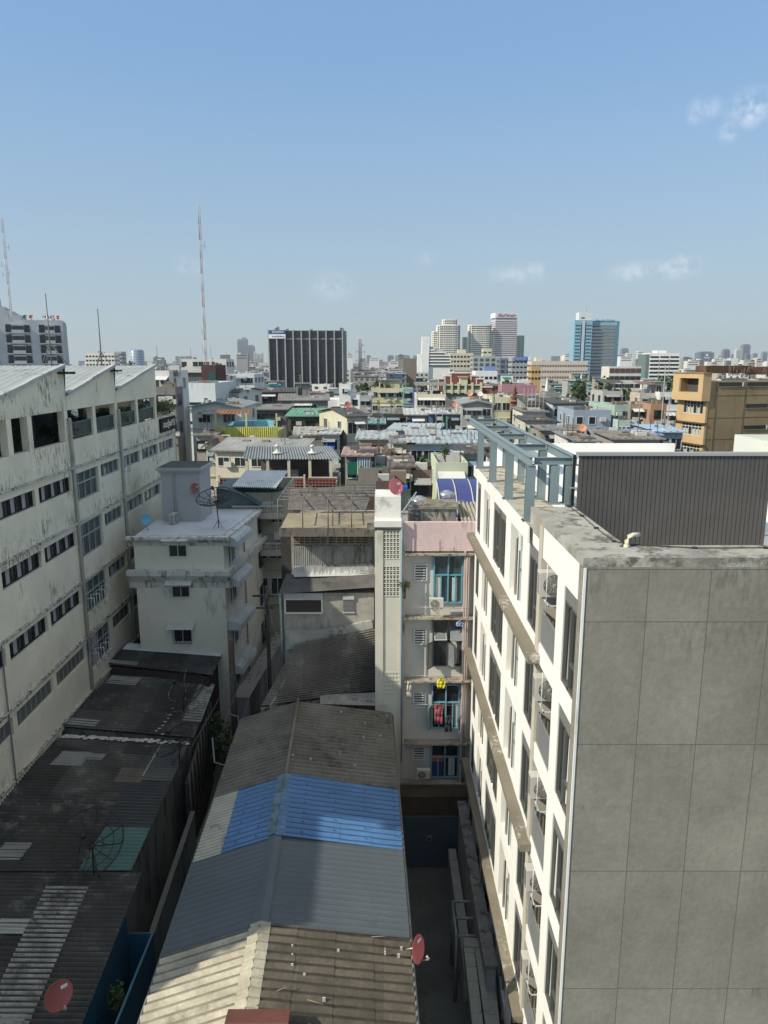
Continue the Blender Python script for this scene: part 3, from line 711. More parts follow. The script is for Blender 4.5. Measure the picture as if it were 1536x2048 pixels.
# silver dish cables etc.
def cable(pts,label,r=.012,col=(.45,.45,.43),grp=None,name='cable'):
    b=MB(); P=[Vector(p) for p in pts]; out=[]
    for i in range(len(P)-1):
        p0=P[max(i-1,0)];p1=P[i];p2=P[i+1];p3=P[min(i+2,len(P)-1)]
        for k in range(6):
            t=k/6; out.append(.5*((2*p1)+(p2-p0)*t+(2*p0-5*p1+4*p2-p3)*t*t+(3*p1-p0-3*p2+p3)*t**3))
    out.append(P[-1]); b.tube(out,r,5); return tag(centre(b.build(name,plain(col))),label,'cable',grp)
cable([onZ(350,1362,5.9),onZ(338,1385,5.9),onZ(340,1398,5.8),onZ(352,1403,5.75)],'pale bent cable on the dark roof at the left of the upper black dish')
cable([onZ(373,1338,6.6),onZ(368,1360,6.2),onZ(372,1385,5.8),onZ(369,1408,5.7)],'pale cable hanging beside the upper black mesh dish')
# ---- satellite dishes
def mesh_dish(c,r,aim,label,post=1.2,base=None,mt=None):
    c=Vector(c); aim=Vector(aim).normalized(); M=aim.to_track_quat('Z','Y').to_matrix().to_4x4(); m=mt or plain((.018,.018,.02),.5)
    e=empty('mesh_satellite_dish',base or (c.x,c.y,c.z-post),label,'satellite dish'); 
    dep=.32*r; f=lambda q:dep*(q*q)
    b=MB(); nR=16
    for k in range(12):
        t=k*math.pi/6; b.tube([c+M@Vector((math.cos(t)*r*q,math.sin(t)*r*q,f(q))) for q in (.05,.3,.6,.85,1)],.014*r/1.0+.004,4)
    for q in (.35,.68,1.0):
        pts=[c+M@Vector((math.cos(t*math.pi/16)*r*q,math.sin(t*math.pi/16)*r*q,f(q))) for t in range(33)]
        b.tube(pts,(.02 if q==1 else .009)*r/1.0+.003,4)
    b.build('rib',m,e)
    # wire mesh
    b=MB()
    for i in range(1,30):
        q=i/30; pts=[c+M@Vector((math.cos(t*math.pi/14)*r*q,math.sin(t*math.pi/14)*r*q,f(q))) for t in range(29)]; b.tube(pts,.0032*r,3)
    b.build('wire_mesh',m,e)
    fo=c+M@Vector((0,0,r*.85))
    b=MB(); 
    for k in range(3):
        t=k*2.09; b.tube([c+M@Vector((math.cos(t)*r*.55,math.sin(t)*r*.55,f(.55))),fo],.008*r+.003,4)
    b.build('feed_strut',m,e)
    b=MB(); b.lathe([(.001,-.09),(.09,-.09),(.09,.1),(.001,.1)],fo,10,0,True,M); b.build('feed_horn',m,e)
    b=MB(); g=Vector(base) if base else Vector((c.x,c.y,c.z-post)); b.tube([c,c+M@Vector((0,0,-.12)),g+Vector((0,0,.3)),g],.035,6); b.lathe([(.001,0),(.1,0),(.1,.12),(.001,.12)],c+M@Vector((0,0,-.1)),10,0,True,M)
    b.tube([g+Vector((0,0,.5)),g+Vector((.3,-.2,0))],.018,4); b.tube([g+Vector((0,0,.5)),g+Vector((-.3,-.2,0))],.018,4); b.build('post',m,e)
    return e
def pan_dish(c,r,aim,col,label,base,txt=True):
    c=Vector(c); aim=Vector(aim).normalized(); M=aim.to_track_quat('Z','Y').to_matrix().to_4x4()
    e=empty('satellite_dish',base,label,'satellite dish'); m=plain(col,.45)
    b=MB(); b.lathe([(.001,0)]+[(r*q,.22*r*q*q) for q in (.2,.4,.6,.8,.95,1)]+[(r*1.02,.2*r),(r*.98,.19*r)]+[(r*q,.22*r*q*q-.012) for q in (.8,.5,.2)]+[(.001,-.012)],c,28,0,True,M); b.build('reflector',m,e)
    fo=c+M@Vector((0,-r*.75,r*.95)); g=Vector(base)
    b=MB(); b.tube([c+M@Vector((0,-r*.95,.2*r)),fo],.018,5); b.tube([fo,fo+M@Vector((0,.1,-.06))],.035,6); b.build('feed_arm',plain((.35,.3,.28),.5),e)
    b=MB(); b.tube([c-M@Vector((0,0,.03)),c-M@Vector((0,0,.14)),g+Vector((0,0,.1)),g],.025,6); b.build('bracket',STEEL,e)
    if txt:
        b=MB(); q=lambda x,y,dz:c+M@Vector((x*r,y*r,.22*r*(x*x+y*y)+dz))
        b.face([q(.28,.22,.012),q(.72,.22,.012),q(.72,.48,.012),q(.28,.48,.012)]); b.face([q(.3,.3,.014),q(.38,.3,.014),q(.38,.4,.014),q(.3,.4,.014)],1) ; b.face([q(.44,.3,.014),q(.5,.3,.014),q(.5,.4,.014),q(.44,.4,.014)],1); b.face([q(.56,.3,.014),q(.62,.3,.014),q(.62,.4,.014),q(.56,.4,.014)],1)
        b.build('badge',[plain((.75,.72,.7)),m],e)
    return e
p=onZ(183,1692,6.6); mesh_dish(p,1.25,(.0,-.55,.75),'large black mesh satellite dish over the dark and teal roof sheets, bottom left',1.2)
p=onZ(366,1392,6.8); mesh_dish(p,1.3,(-.25,-.35,.8),'black mesh dish lying low on the roof just below the white house',.9)
p=onZ(357,1488,6.3); mesh_dish(p,1.0,(-.4,-.2,.75),'black mesh dish at the roof corner above the alley on the left',1.0)
p=onZ(115,1990,5.9); pan_dish(p,.42,(.75,-.62,.3),(.33,.1,.09),'dull red satellite dish with a white badge on the nearest dark roof',(p.x,p.y+.25,5.15))
p=onZ(832,1898,8.15); pan_dish(p,.36,(.86,-.42,.25),(.5,.11,.12),'red satellite dish hung on the right eave of the long gabled roof',(p.x-.3,p.y+.1,7.95))
# lean-to walls and low walls on the alley between the row houses and the long roof
r=empty('alley_wall',(-8.2,22,0),'low grey painted wall along the narrow alley beside the nearest row house','wall')
b=MB(); b.prism([(-8.5,22.6),(-8.35,22.6),(-8.75,30),(-8.9,30)],'z',0,3.7); b.build('wall_panel',mat((.22,.24,.24),.9,.2,.5,.5),r)
b=MB(); b.prism([(-8.53,22.55),(-8.32,22.55),(-8.72,30.05),(-8.93,30.05)],'z',3.7,3.78); b.build('coping',mat((.13,.13,.12),.95,.2),r)
BL=mat((.02,.09,.16),.7,.15,.5)
r=empty('blue_yard',(-8.6,19,0),'dark blue walled yard strip with blue rim beside the nearest row house','wall')
b=MB(); b.prism([(-8.96,15),(-8.92,15),(-9.17,22.4),(-9.21,22.4)],'z',0,4.75); b.box(-8.3,-8.24,15,22.4,0,4.0); b.box(-9.15,-8.3,22.34,22.4,0,4.0); b.build('wall_panel',BL,r)
b=MB(); b.tube([(-9.1,22.38,4.05),(-8.27,22.38,4.05),(-8.27,15,4.05)],.05,5); b.build('rim_pipe',plain((.06,.2,.27)),r)
b=MB(); b.box(-8.9,-8.31,15,22.3,0,2.6); b.build('yard_floor',mat((.14,.13,.1),.9,.2,1),r)
tree(-8.6,19.8,2.6,1.9,.4,'small green shrub growing in the dark blue walled yard','plants',31,420,.12,'shrub','shrub')
r=empty('lean_to',(-9.0,31,0),'rusty lean-to side wall of the patched row house beside the alley','shed')
b=MB(); b.prism([(-9.35,30.8),(-9.2,30.8),(-10.0,38.6),(-10.15,38.6)],'z',0,4.7); b.build('wall_panel',mat((.08,.055,.045),.95,.3,1.2,.6),r)
b=MB()
for k in range(9): t=k/8; b.tube([(-9.15-.8*t,30.9+7.6*t,2),(-9.15-.8*t,30.9+7.6*t,5.1)],.04,4)
b.build('stud',plain((.12,.13,.13)),r)
b=MB(); b.tube([(-9.0,38,4.6),(-8.2,37.6,4.6),(-8.2,37.6,2)],.05,5); b.tube([(-8.9,34.5,5),(-8.6,33.5,4.2),(-8.0,33.2,4.2),(-8.0,33.0,1.5)],.05,5); tag(centre(b.build('alley_pipe',plain((.2,.26,.26),.5))),'grey bent pipes over the gap between the row houses and the long roof','pipe')
b=MB(); b.box(-9.2,-7.4,27,40,0,1.2); tag(centre(b.build('alley_step',mat((.13,.13,.12),.95,.3))),'raised dark concrete strip in the alley beside the row houses','step')
# ============================================================= LONG GABLED ROOF IN THE CENTRE
def long_roof():
    e=empty('workshop_building',(-2.7,20,0),'long low workshop with a gabled roof of grey, blue and brown sheets, lower centre','workshop')
    XL=lambda Y:-5.57-.033*Y; XR=lambda Y:1.23-.0278*Y; XM=lambda Y:-2.76-.0387*Y
    ZE=8.0; ZR=8.72
    def pts(Yc): 
        return Vector((XL(Yc-.3),Yc-.3,ZE)),Vector((XM(Yc),Yc,ZR)),Vector((XR(Yc+.3),Yc+.3,ZE))
    old=mat((.11,.098,.075),.95,.35,.9,.7,(.07,.065,.055),sx=1.6,streak=False,bump=.5,panel=(.9,.001,.001)); 
    oldA=mat((.15,.14,.12),.95,.3,.6,.4,(.06,.055,.045),sx=1.5,streak=False,bump=.5)
    oldL=mat((.4,.37,.29),.95,.3,.8,.3,(.15,.14,.11),sx=1.8,streak=False,bump=.5)  # left slope: paler copy of old, sunlit tone put into the colour
    pale=mat((.4,.39,.33),.9,.15,1,.3); blue=mat((.065,.165,.34),.45,.14,.6,.15,(.04,.1,.2),sx=1.5,spec=.5,bump=0); metal=mat((.075,.092,.108),.42,.12,.35,.1,(.06,.07,.08),sx=1,spec=.5,bump=0)
    DVL=mat((.2,.18,.14),.95,.3,2,bump=0); DV=mat((.05,.045,.036),.95,.3,2,bump=0); DVB=mat((.03,.08,.2),.5,.2,1,bump=0)  # darker valley copies of the sheets, with rib shade painted in
    secs=[('A',31.1,24.95,23,oldA,oldA,.06,'sin'),('B',24.95,21.35,13,blue,blue,.04,'sin'),('C',21.35,17.5,16,metal,metal,.03,'rib'),('D',17.5,10.5,24,oldL,old,.04,'sin')]
    names={'A':'dark_roof_sheet','B':'blue_roof_sheet','C':'grey_roof_sheet','D':'brown_roof_sheet'}
    for n,ya,yb,nw,ml,mr,amp,pf in secs:
        L0,M0,R0=pts(ya); L1,M1,R1=pts(yb); ov=Vector((0,-.06,.0)); lift=Vector((0,0,{'A':0,'B':.02,'C':.0,'D':.0}[n]))
        if n=='B':
            f=.66; K0=M0.lerp(L0,f);K1=M1.lerp(L1,f)
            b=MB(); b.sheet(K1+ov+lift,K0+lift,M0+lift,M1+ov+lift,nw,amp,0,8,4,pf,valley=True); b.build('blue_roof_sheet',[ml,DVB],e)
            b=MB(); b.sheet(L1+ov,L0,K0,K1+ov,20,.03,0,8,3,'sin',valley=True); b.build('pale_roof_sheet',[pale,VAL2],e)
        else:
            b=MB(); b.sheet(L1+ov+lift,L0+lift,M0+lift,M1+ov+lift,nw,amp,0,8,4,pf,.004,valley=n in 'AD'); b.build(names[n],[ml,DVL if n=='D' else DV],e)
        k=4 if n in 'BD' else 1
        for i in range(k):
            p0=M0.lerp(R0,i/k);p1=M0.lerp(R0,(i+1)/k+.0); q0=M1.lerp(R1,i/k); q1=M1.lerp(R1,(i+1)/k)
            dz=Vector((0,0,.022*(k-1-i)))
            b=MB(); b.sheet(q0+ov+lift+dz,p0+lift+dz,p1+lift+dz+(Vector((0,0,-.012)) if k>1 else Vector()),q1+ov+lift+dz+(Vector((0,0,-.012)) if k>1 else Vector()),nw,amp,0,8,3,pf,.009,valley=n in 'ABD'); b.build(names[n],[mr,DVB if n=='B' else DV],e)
        # ridge cap
        w={'A':.1,'B':.3,'C':.22,'D':.3}[n]
        b=MB(); lz=.1
        if n in 'BD':
            sgn=24*((ya-yb)/7 if n=='D' else .5); nn=nw
            for sd in (-1,1):
                A1=M1+Vector((0,0,lz)); A0=M0+Vector((0,0,lz)); E=L0-M0 if sd<0 else R0-M0; E=E.normalized()*w+Vector((0,0,-.02))
                b.sheet(A1,A0,A0+E,A1+E,nn,.045,0,8,1)
            b.build('ridge_cap',{'B':mat((.13,.2,.24),.7,.3,1.5,.5,(.06,.07,.07),sx=4,streak=False),'D':oldL}[n],e)
        elif n=='C':
            for sd in (-1,1):
                E=(L0-M0 if sd<0 else R0-M0).normalized()*w; z=Vector((0,0,.06))
                q=[M1+z,M0+z,M0+z+E,M1+z+E]; b.face(q if sd<0 else q[::-1])
            b.build('ridge_cap',metal,e)
        else:
            b.tube([M1+Vector((0,0,.06)),M0+Vector((0,0,.1))],.075,8); b.build('ridge_cap',mat((.17,.16,.14),.9,.2),e)
    rgm=random.Random(77); b=MB()
    for (ya,yb,cnt) in ((17.4,10.8,34),(31,25,12)):
        La,Ma,Ra=pts(ya); Lb,Mb_,Rb=pts(yb)
        for i in range(cnt):
            u=rgm.choice([.25,.5,.75,1.0])-rgm.uniform(.0,.06) if rgm.random()<.7 else rgm.random(); t=rgm.random(); p=Ma.lerp(Ra if rgm.random()<.7 else La,u*.97).lerp(Mb_.lerp(Rb,u*.97),t) if False else Ma.lerp(Ra,u*.97).lerp(Mb_.lerp(Rb,u*.97),t)
            s=rgm.uniform(.012,.035); b.box(p.x-s*rgm.uniform(.6,2),p.x+s*1.2,p.y-s*.5,p.y+s*.5,p.z+.03,p.z+.085+(.06 if ya<20 else .03))
    b.build('mortar_dab',CEM,e)
    b=MB()
    for i in range(9):
        La,Ma,Ra=pts(17.4);Lb,Mb_,Rb=pts(10.8); u=rgm.uniform(.1,.95); t=rgm.random(); p=Ma.lerp(Ra,u).lerp(Mb_.lerp(Rb,u),t)+Vector((0,0,.14)); a=rgm.uniform(-.6,.6); b.tube([p,p+Vector((math.cos(a)*rgm.uniform(.15,.5),math.sin(a)*.3,.0))],.008,4)
    b.build('twig',mat((.35,.3,.22)),e)
    # bolts on the blue sheets
    b=MB(); L0,M0,R0=pts(24.95); L1,M1,R1=pts(21.35)
    for u in (.2,.45,.7,.95):
        for k in range(13):
            if (k+int(u*20))%2: continue
            p=M0.lerp(R0,u).lerp(M1.lerp(R1,u),(k+.25)/13)+Vector((0,0,.1)); b.box(p.x-.015,p.x+.015,p.y-.02,p.y+.02,p.z-.01,p.z+.02)
    for u in (.25,.5):
        for k in range(13):
            if k%2: continue
            p=M0.lerp(L0,u).lerp(M1.lerp(L1,u),(k+.25)/13)+Vector((0,0,.06)); b.box(p.x-.015,p.x+.015,p.y-.02,p.y+.02,p.z-.01,p.z+.02)
    b.build('roof_bolt',plain((.02,.02,.03)),e)
    wm=mat((.2,.2,.18),.95,.2,.5,.6)
    b=MB(); L0,M0,R0=pts(31.0); L1,M1,R1=pts(10.7)
    I=Vector((.22,0,-.1)); J=Vector((-.22,0,-.1))
    wallto(b,L1+I,L0+I); wallto(b,R0+J,R1+J)
    b.prism([(L0.x+.2,0),(R0.x-.2,0),(R0.x-.2,ZE-.1),(M0.x,ZR-.1),(L0.x+.2,ZE-.1)],'y',30.5,30.7)
    b.build('wall',wm,e)
    b=MB(); b.tube([R1+Vector((.03,0,-.08)),R0+Vector((.03,0,-.08))],.05,6); b.tube([L1+Vector((-.03,0,-.06)),L0+Vector((-.03,0,-.06))],.04,6); b.build('gutter',plain((.12,.12,.12),.6),e)
    return e
long_roof()
# rusty ridge box at the bottom edge
r=empty('roof_hatch',(-2.9,14,8.6),'rusty red metal hatch with peeling white front on the near end of the long roof','hatch')
b=MB(); p=onZ(458,2012,9.0);q=onZ(582,2012,9.0)
b.prism([(13.2,8.5),(14.35,8.5),(14.5,9.0),(14.1,9.04),(13.9,8.9)],'x',p.x,q.x); b.build('casing',mat((.12,.048,.04),.7,.2,2),r)
b=MB(); b.prism([(13.1,8.55),(13.9,8.93),(13.85,8.97),(13.05,8.6)],'x',p.x,q.x); b.build('front_panel',mat((.55,.5,.46),.8,.1,3,.9,(.25,.06,.02),sx=6,streak=False),r)
# ============================================================= PALE SHED ROOFS BETWEEN THE LONG ROOF AND THE GREY HOUSE
gh=mat((.28,.27,.24),.95,.3,.5,.98,(.055,.052,.048),sx=2.2,bump=.4)
r=empty('lean_to_house',(-2.5,34,0),'low building with a slanting brown asbestos roof just beyond the long roof','house')
quad=[onZ(590,1290,10.35),onZ(752,1256,11.2),onZ(765,1378,8.0),onZ(522,1412,8.0)]
LP=lambda k:Vector(quad[k])
b=MB(); b.sheet(quad[3],quad[0],quad[1],quad[2],26,.035,0,8,4,'sin',.01); b.build('roof',mat((.15,.14,.125),.95,.3,.7,.5,(.3,.29,.27),sx=1.5,streak=False,panel=(.5,.001,.001)),r)
b=MB(); b.sheet(onZ(640,1408,7.9),onZ(640,1390,8.1),onZ(768,1384,8.1),onZ(772,1412,7.9),6,.03,0,8,2); b.build('pale_roof_sheet',mat((.34,.33,.3),.9,.25,1.5,.5),r)
b=MB(); z=Vector((0,0,-.15)); wallto(b,LP(3)+z,LP(2)+z); wallto(b,LP(2)+z+Vector((-.2,0,0)),LP(1)+z+Vector((-.2,0,0))); wallto(b,LP(0)+z+Vector((.3,0,0)),LP(3)+z+Vector((.3,0,0))); b.build('wall',gh,r)
# grey stained house with roof terrace and steel cage
def grey_house():
    e=empty('stained_house',(-2.8,36,0),'stained grey concrete house with steel cage over its roof terrace, in the centre','house')
    X0,X1=-4.75,-.55
    b=MB(); b.box(X0,X1,36,43,0,15.75); b.build('wall',gh,e)
    b=MB(); b.box(X0-.6,X0-.004,36.5,43,0,15.5); b.build('side_wall',mat((.05,.048,.045),.95,.3,.6),e)
    # terrace slab sloping forward with kerb
    p=[onZ(555,1050,16.2),onZ(750,1050,16.2)]
    tm=mat((.27,.235,.165),.95,.25,.5,.6,(.1,.09,.07),sx=1.2,streak=False)
    b=MB(); b.prism([(34.7,16.0),(38.2,16.15),(38.2,15.85),(34.7,15.75)],'x',-5.15,-.4); b.build('terrace_slab',tm,e)
    b=MB(); b.box(-5.15,-.4,34.62,34.72,15.7,16.13); b.build('terrace_kerb',mat((.14,.13,.11),.95,.2,1,.9,(.05,.045,.04),sx=5),e)
    b=MB()
    y0,y1,z0,z1=34.85,39.2,16.1,17.5
    xs=[-5.2,-4.0,-2.75,-1.6,-.45]
    for x in xs:
        b.tube([(x,y0,z0-.2),(x,y0,z1)],.03,5); b.tube([(x,y1,z0),(x,y1,z1)],.03,5); b.tube([(x,y0,z1),(x,y1,z1)],.03,5)
    for i in range(6):
        y=y0+(y1-y0)*i/5; b.tube([(xs[0],y,z1),(xs[-1],y,z1)],.02,5)
    b.tube([(-2.55,y0+.4,z0),(-2.55,y0+.4,z1-.4)],.03,5)
    b.build('steel_cage',mat((.16,.14,.125),.8,.2,2,.6,(.14,.06,.03),sx=5),e)
    b=MB(); b.sheet((-5.2,39.7,17.2),(-5.2,38.3,16.3),(-1,38.3,16.3),(-.5,39.9,17.4),3,.03,0,8,2); b.build('gravel_roof',mat((.13,.125,.12),.95,.3,3,.3),e)
    b=MB(); b.box(-5.2,-.4,41,41.2,15.5,16.5); b.build('rear_screen',mat((.09,.06,.055),.9,.2),e)
    # front: grille band, corrugated sheet band, small roof, lower wall
    b=MB(); b.box(X0+.1,-.6,35.94,35.998,14.95,15.5,0)
    for (x0,x1) in ((-4.6,-2.95),(-2.75,-.85)):
        b.box(x0,x1,35.9,35.938,15.0,15.45,1)
        for k in range(5): b.box(x0,x1,35.87,35.9,15.02+.09*k,15.055+.09*k,0)
        for k in range(1,6): b.box(x0+(x1-x0)*k/6-.02,x0+(x1-x0)*k/6+.02,35.88,35.9,15.0,15.45,0)
    b.build('vent_grille',[mat((.28,.25,.21),.95,.2,1,.8),GLD],e)
    b=MB(); b.sheet((-4.65,35.85,13.3),(-.6,35.85,13.5),(-.6,35.93,14.9),(-4.65,35.93,14.9),42,.03,0,6,3); b.build('wall_sheet',mat((.3,.3,.28),.9,.35,.8,.98,(.07,.07,.068),sx=3.5,soft=.2),e)
    b=MB()
    for i in range(50):
        t=i/50; x=-4.6+4*t; 
        for k in range(3): b.face([(x+rng.uniform(-.1,.2),35.3-.12*k,13.52+.1*t+.03*(2-k)),(x+.25,35.25-.12*k,13.52+.1*t+.03*(2-k)),(x+.2,35.8,13.78+.12*t),(x,35.8,13.78+.12*t+rng.uniform(0,.15))])
    b.build('mortar_flashing',mat((.5,.51,.5),.95,.15),e)
    b=MB(); b.sheet((-5.15,33.9,13.0),(-5.0,35.7,13.5),(-.5,35.8,13.9),(-.45,34.0,13.3),14,.03,0,8,3); b.build('canopy_roof',mat((.12,.115,.11),.95,.25,1,.4),e)
    b=MB(); b.box(-5.0,-.5,34.3,35.84,0,12.92); b.build('lower_wall',mat((.33,.32,.29),.95,.3,.6,.95,(.08,.078,.07),sx=2.4,soft=.25),e)
    window(e,0,0,0,.1,.1) if False else None
    b=MB(); b.box(-4.85,-3.1,34.22,34.296,11.95,12.6,1); 
    for (a,c,d,f) in ((-4.9,-3.05,12.6,12.65),(-4.9,-3.05,11.88,11.95),(-4.92,-4.85,11.95,12.6),(-3.1,-3.03,11.95,12.6)): b.box(a,c,34.15,34.297,d,f,0)
    b.box(-4.95,-4.0,34.14,34.2,12.66,12.95,2); b.box(-3.99,-3.02,34.14,34.2,12.62,12.95,2)
    b.build('window',[WFR,plain((.04,.028,.022)),mat((.4,.41,.4),.8,.1)],e)
    b=MB(); b.box(-2.02,-1.5,34.24,34.297,11.95,12.6,1); b.box(-2.04,-1.48,34.2,34.297,12.6,12.82,0); b.box(-2.06,-1.46,34.22,34.297,11.89,11.95,0)
    for k in range(9): b.box(-2.02,-1.5,34.225,34.24,11.97+.069*k,11.995+.069*k,1)
    b.build('shutter_window',[mat((.45,.45,.43),.8),plain((.16,.17,.18))],e)
    b=MB(); b.tube([(-5.12,34.1,12.9),(-5.1,34.1,10.9),(-5.1,34.1,9.3)],.05,6); b.build('drain_pipe',plain((.25,.33,.35)),e)
    # low parapet with dirt
    b=MB(); b.prism([(-4.9,10.0),(-.55,11.0),(-.55,11.55),(-3.1,11.05),(-4.9,11.0)],'y',34.1,34.29); b.build('parapet',mat((.33,.33,.31),.95,.2,.6,.9,(.06,.06,.055),sx=1.6,streak=False),e)
    return e
grey_house()
# ============================================================= WHITE BREEZE BLOCK TOWER
def white_tower():
    e=empty('stair_tower',(.2,33,0),'narrow cream stair tower with breeze block panels beside the pink building','building')
    cr=mat((.56,.55,.48),.85,.06,.5,.3,(.3,.29,.24),sx=1.5)
    X0,X1,Y=-.42,.8,32.3
    b=MB(); b.box(X0,X1,Y+.3,Y+4,0,16.7,0); b.box(X0,-.05,Y,Y+.298,0,16.55,0); b.box(-.05,.72,Y+.06,Y+.298,0,13.35)
    b.box(-.05,.72,Y+.05,Y+.298,14.83,15.2); b.box(.72,.8,Y,Y+.298,0,16.55); b.build('wall',cr,e)
    for z0,z1,n in ((15.2,16.55,7),(13.4,14.83,7),(8.55,9.6,5)):
        b=MB(); b.box(-.05,.72,Y+.16,Y+.2,z0,z1,1); h=(z1-z0)/n
        for i in range(n+1): b.box(-.05,.72,Y+.03,Y+.155,z0+i*h-.025,min(z1,z0+i*h+.025),0)
        for i in range(n): b.box(-.05,.72,Y+.05,Y+.155,z0+i*h+.5*h-.01,z0+i*h+.5*h+.01,0)
        for i in range(6): x=-.05+.77*i/5; b.box(x-.03,x+.03,Y+.04,Y+.154,z0,z1,0)
        b.build('breeze_block_panel',[cr,plain((.06,.06,.05))],e)
    b=MB(); b.box(X0-.02,X1,Y-.1,Y+2.6,16.72,17.0,0); b.box(X0,.78,Y+.6,Y+2.6,17.0,18.0,0); b.box(X0-.35,X0-.02,Y-.05,Y+.4,16.6,16.9,1)
    b.build('parapet',[mat((.68,.68,.64),.9,.08,1,.35,(.3,.3,.28),sx=2,streak=False),gh],e)
    b=MB(); b.tube([(.82,Y-.05,17.3),(.82,Y-.05,14.5),(.86,Y-.05,5)],.03,6); b.build('pipe',plain((.12,.3,.4)),e)
    b=MB(); b.tube([(1.5,33.0,18.2),(.84,32.3,17.4),(.82,32.25,17.2)],.035,6); b.build('pipe',plain((.35,.42,.46)),e)
white_tower()
p=onY(790,974,33.2); pan_dish(p,.38,(.55,-.8,.3),(.62,.16,.18),'pink red satellite dish with white badge on top of the cream stair tower',(.7,33.5,18.0))
# ============================================================= PINK BUILDING
def pink_building():
    e=empty('pink_apartment_block',(2.5,33,0),'narrow old apartment block with pink parapet, blue framed windows and hanging laundry','building')
    Y=32.5; X0,X1=.98,4.35
    pk=mat((.6,.47,.47),.85,.1,.6,.6,(.3,.22,.2),sx=3); wh=mat((.55,.54,.5),.85,.06,.5,.3,(.3,.26,.2),sx=2); sl=mat((.35,.31,.26),.95,.25,2,.8,(.07,.06,.045),sx=6,streak=False)
    b=MB(); b.box(X0,X1,Y+.35,Y+5,0,15.45,0); b.build('wall',wh,e)
    b=MB(); b.box(X0-.1,4.6,Y+.05,Y+.3,15.5,16.87); b.build('parapet',pk,e)
    b=MB(); b.box(X0-.16,X0,Y,Y+.348,3.6,15.5); b.box(3.72,3.8,Y,Y+.348,3.6,15.5); b.box(X1-.1,X1,Y,Y+.348,3.6,15.5); b.build('pier',mat((.5,.42,.41),.85,.08,1,.5),e)
    for z in (15.42,12.3,9.12,5.85,3.7):
        b=MB(); b.box(X0-.05,4.5,Y-.12,Y+.35,z-.09,z); b.build('slab_edge',sl,e)
    b=MB(); b.tube([(3.85,Y-.03,15.4),(3.87,Y-.03,3.7)],.035,6); b.tube([(3.95,Y-.03,15.4),(3.95,Y-.03,3.7)],.025,6); b.build('drain_pipe',mat((.4,.34,.31),.7,.1,1,.5,(.4,.15,.04)),e)
    zf=[12.3,9.12,5.85,3.7]; bf=plain((.1,.33,.42)); bd=plain((.05,.055,.06))
    for i,(z,h,fm) in enumerate(((12.3,3.1,bf),(9.12,3.1,bd),(5.85,3.1,plain((.16,.33,.42))),(3.7,2.1,plain((.2,.35,.42))))):
        o=window(e,0,0,0,.52,.7 if i<3 else .55,'F','lou','louvre_window'); L=Vector((1.72,Y+.34,z+(1.75 if i<3 else 1.1)))-e.location; o.location=L
        z0=z+(.62 if i<3 else .12); z1=z+(2.95 if i<3 else 2.0); x0,x1=2.32,3.68
        b=MB(); 
        for x in (x0,(x0+x1)/2-.02,x1-.05): b.box(x,x+.06,Y+.2,Y+.34,z0,z1)
        zm=z0+(z1-z0)*.58
        for q in (z0,zm,z1-.06): b.box(x0+.06,x1-.05,Y+.22,Y+.34,q,q+.06)
        if i in (0,2,3):
            for x in (x0+.33,x1-.35): b.box(x,x+.05,Y+.21,Y+.33,z0+.06,zm)
        w=b.build('window',fm,e)
        b=MB(); b.box(x0+.06,x1-.05,Y+.3,Y+.32,z0+.06,z1-.06); b.build('pane',GL if i!=0 else GLB,w)
        b=MB(); 
        if i==0: b.box(2.42,2.7,Y+.28,Y+.299,z0+.1,zm-.05); b.box(3.2,3.45,Y+.28,Y+.299,z0+.1,zm-.1)
        elif i==2: b.box(2.45,2.62,Y+.28,Y+.299,z0+.5,zm); b.box(3.45,3.6,Y+.28,Y+.299,z0+.1,zm)
        else: b.box(3.2,3.5,Y+.28,Y+.299,z0+.1,zm)
        b.build('curtain',plain((.5,.52,.5),.9),w)
        if i==3:
            b=MB(); b.box(x0+.08,2.95,Y+.26,Y+.299,z0+.06,z0+.85,0); b.box(x0+.08,2.95,Y+.26,Y+.299,z0+.86,zm-.02+.12,1); b.build('blind',[plain((.02,.04,.16),.8),plain((.4,.1,.05),.8)],w)
    # open casements on the second floor down
    def leaf(p,w,h,yaw,pitch,fm,nm='casement'):
        M=Matrix.Translation(Vector(p))@Matrix.Rotation(yaw,4,'Z')@Matrix.Rotation(pitch,4,'X'); b=MB()
        for (a,c,d,f,m) in ((0,w,0,.05,0),(0,w,h-.05,h,0),(0,.05,.05,h-.05,0),(w-.05,w,.05,h-.05,0),(.05,w-.05,.05,h-.05,1)):
            n=len(b.v); b.box(a,c,-.015 if m==0 else -.004,.015 if m==0 else .004,d,f,m)
            b.v[n:]=[tuple(M@Vector(v)) for v in b.v[n:]]
        b.build(nm,[fm,glassm((.2,.22,.23),.2)],e)
    leaf((2.4,Y+.1,11.1),.6,.9,.05,-.55,bf if False else plain((.4,.45,.46)))
    leaf((3.15,Y+.1,11.1),.55,.85,-.1,-.45,plain((.25,.27,.27)))
    leaf((2.35,Y+.15,9.75),.45,1.3,math.pi+.9,0,bd); leaf((3.05,Y+.15,9.8),.5,1.2,-.9,0,bd); leaf((2.35,Y+.15,6.5),.4,1.3,math.pi+1.0,0,plain((.25,.38,.42)))
    # roof things
    b=MB(); b.box(X0,X1,Y+.3,Y+9,15.46,15.6); b.build('roof',sl,e)
pink_building()
ac_make(2.1,32.1,12.85,'white air conditioner fixed under the top window of the pink block',None,0,.8)
ac_make(1.6,32.1,4.1,'dim grey air conditioner low on the ground floor wall of the pink block',None,0,.8)
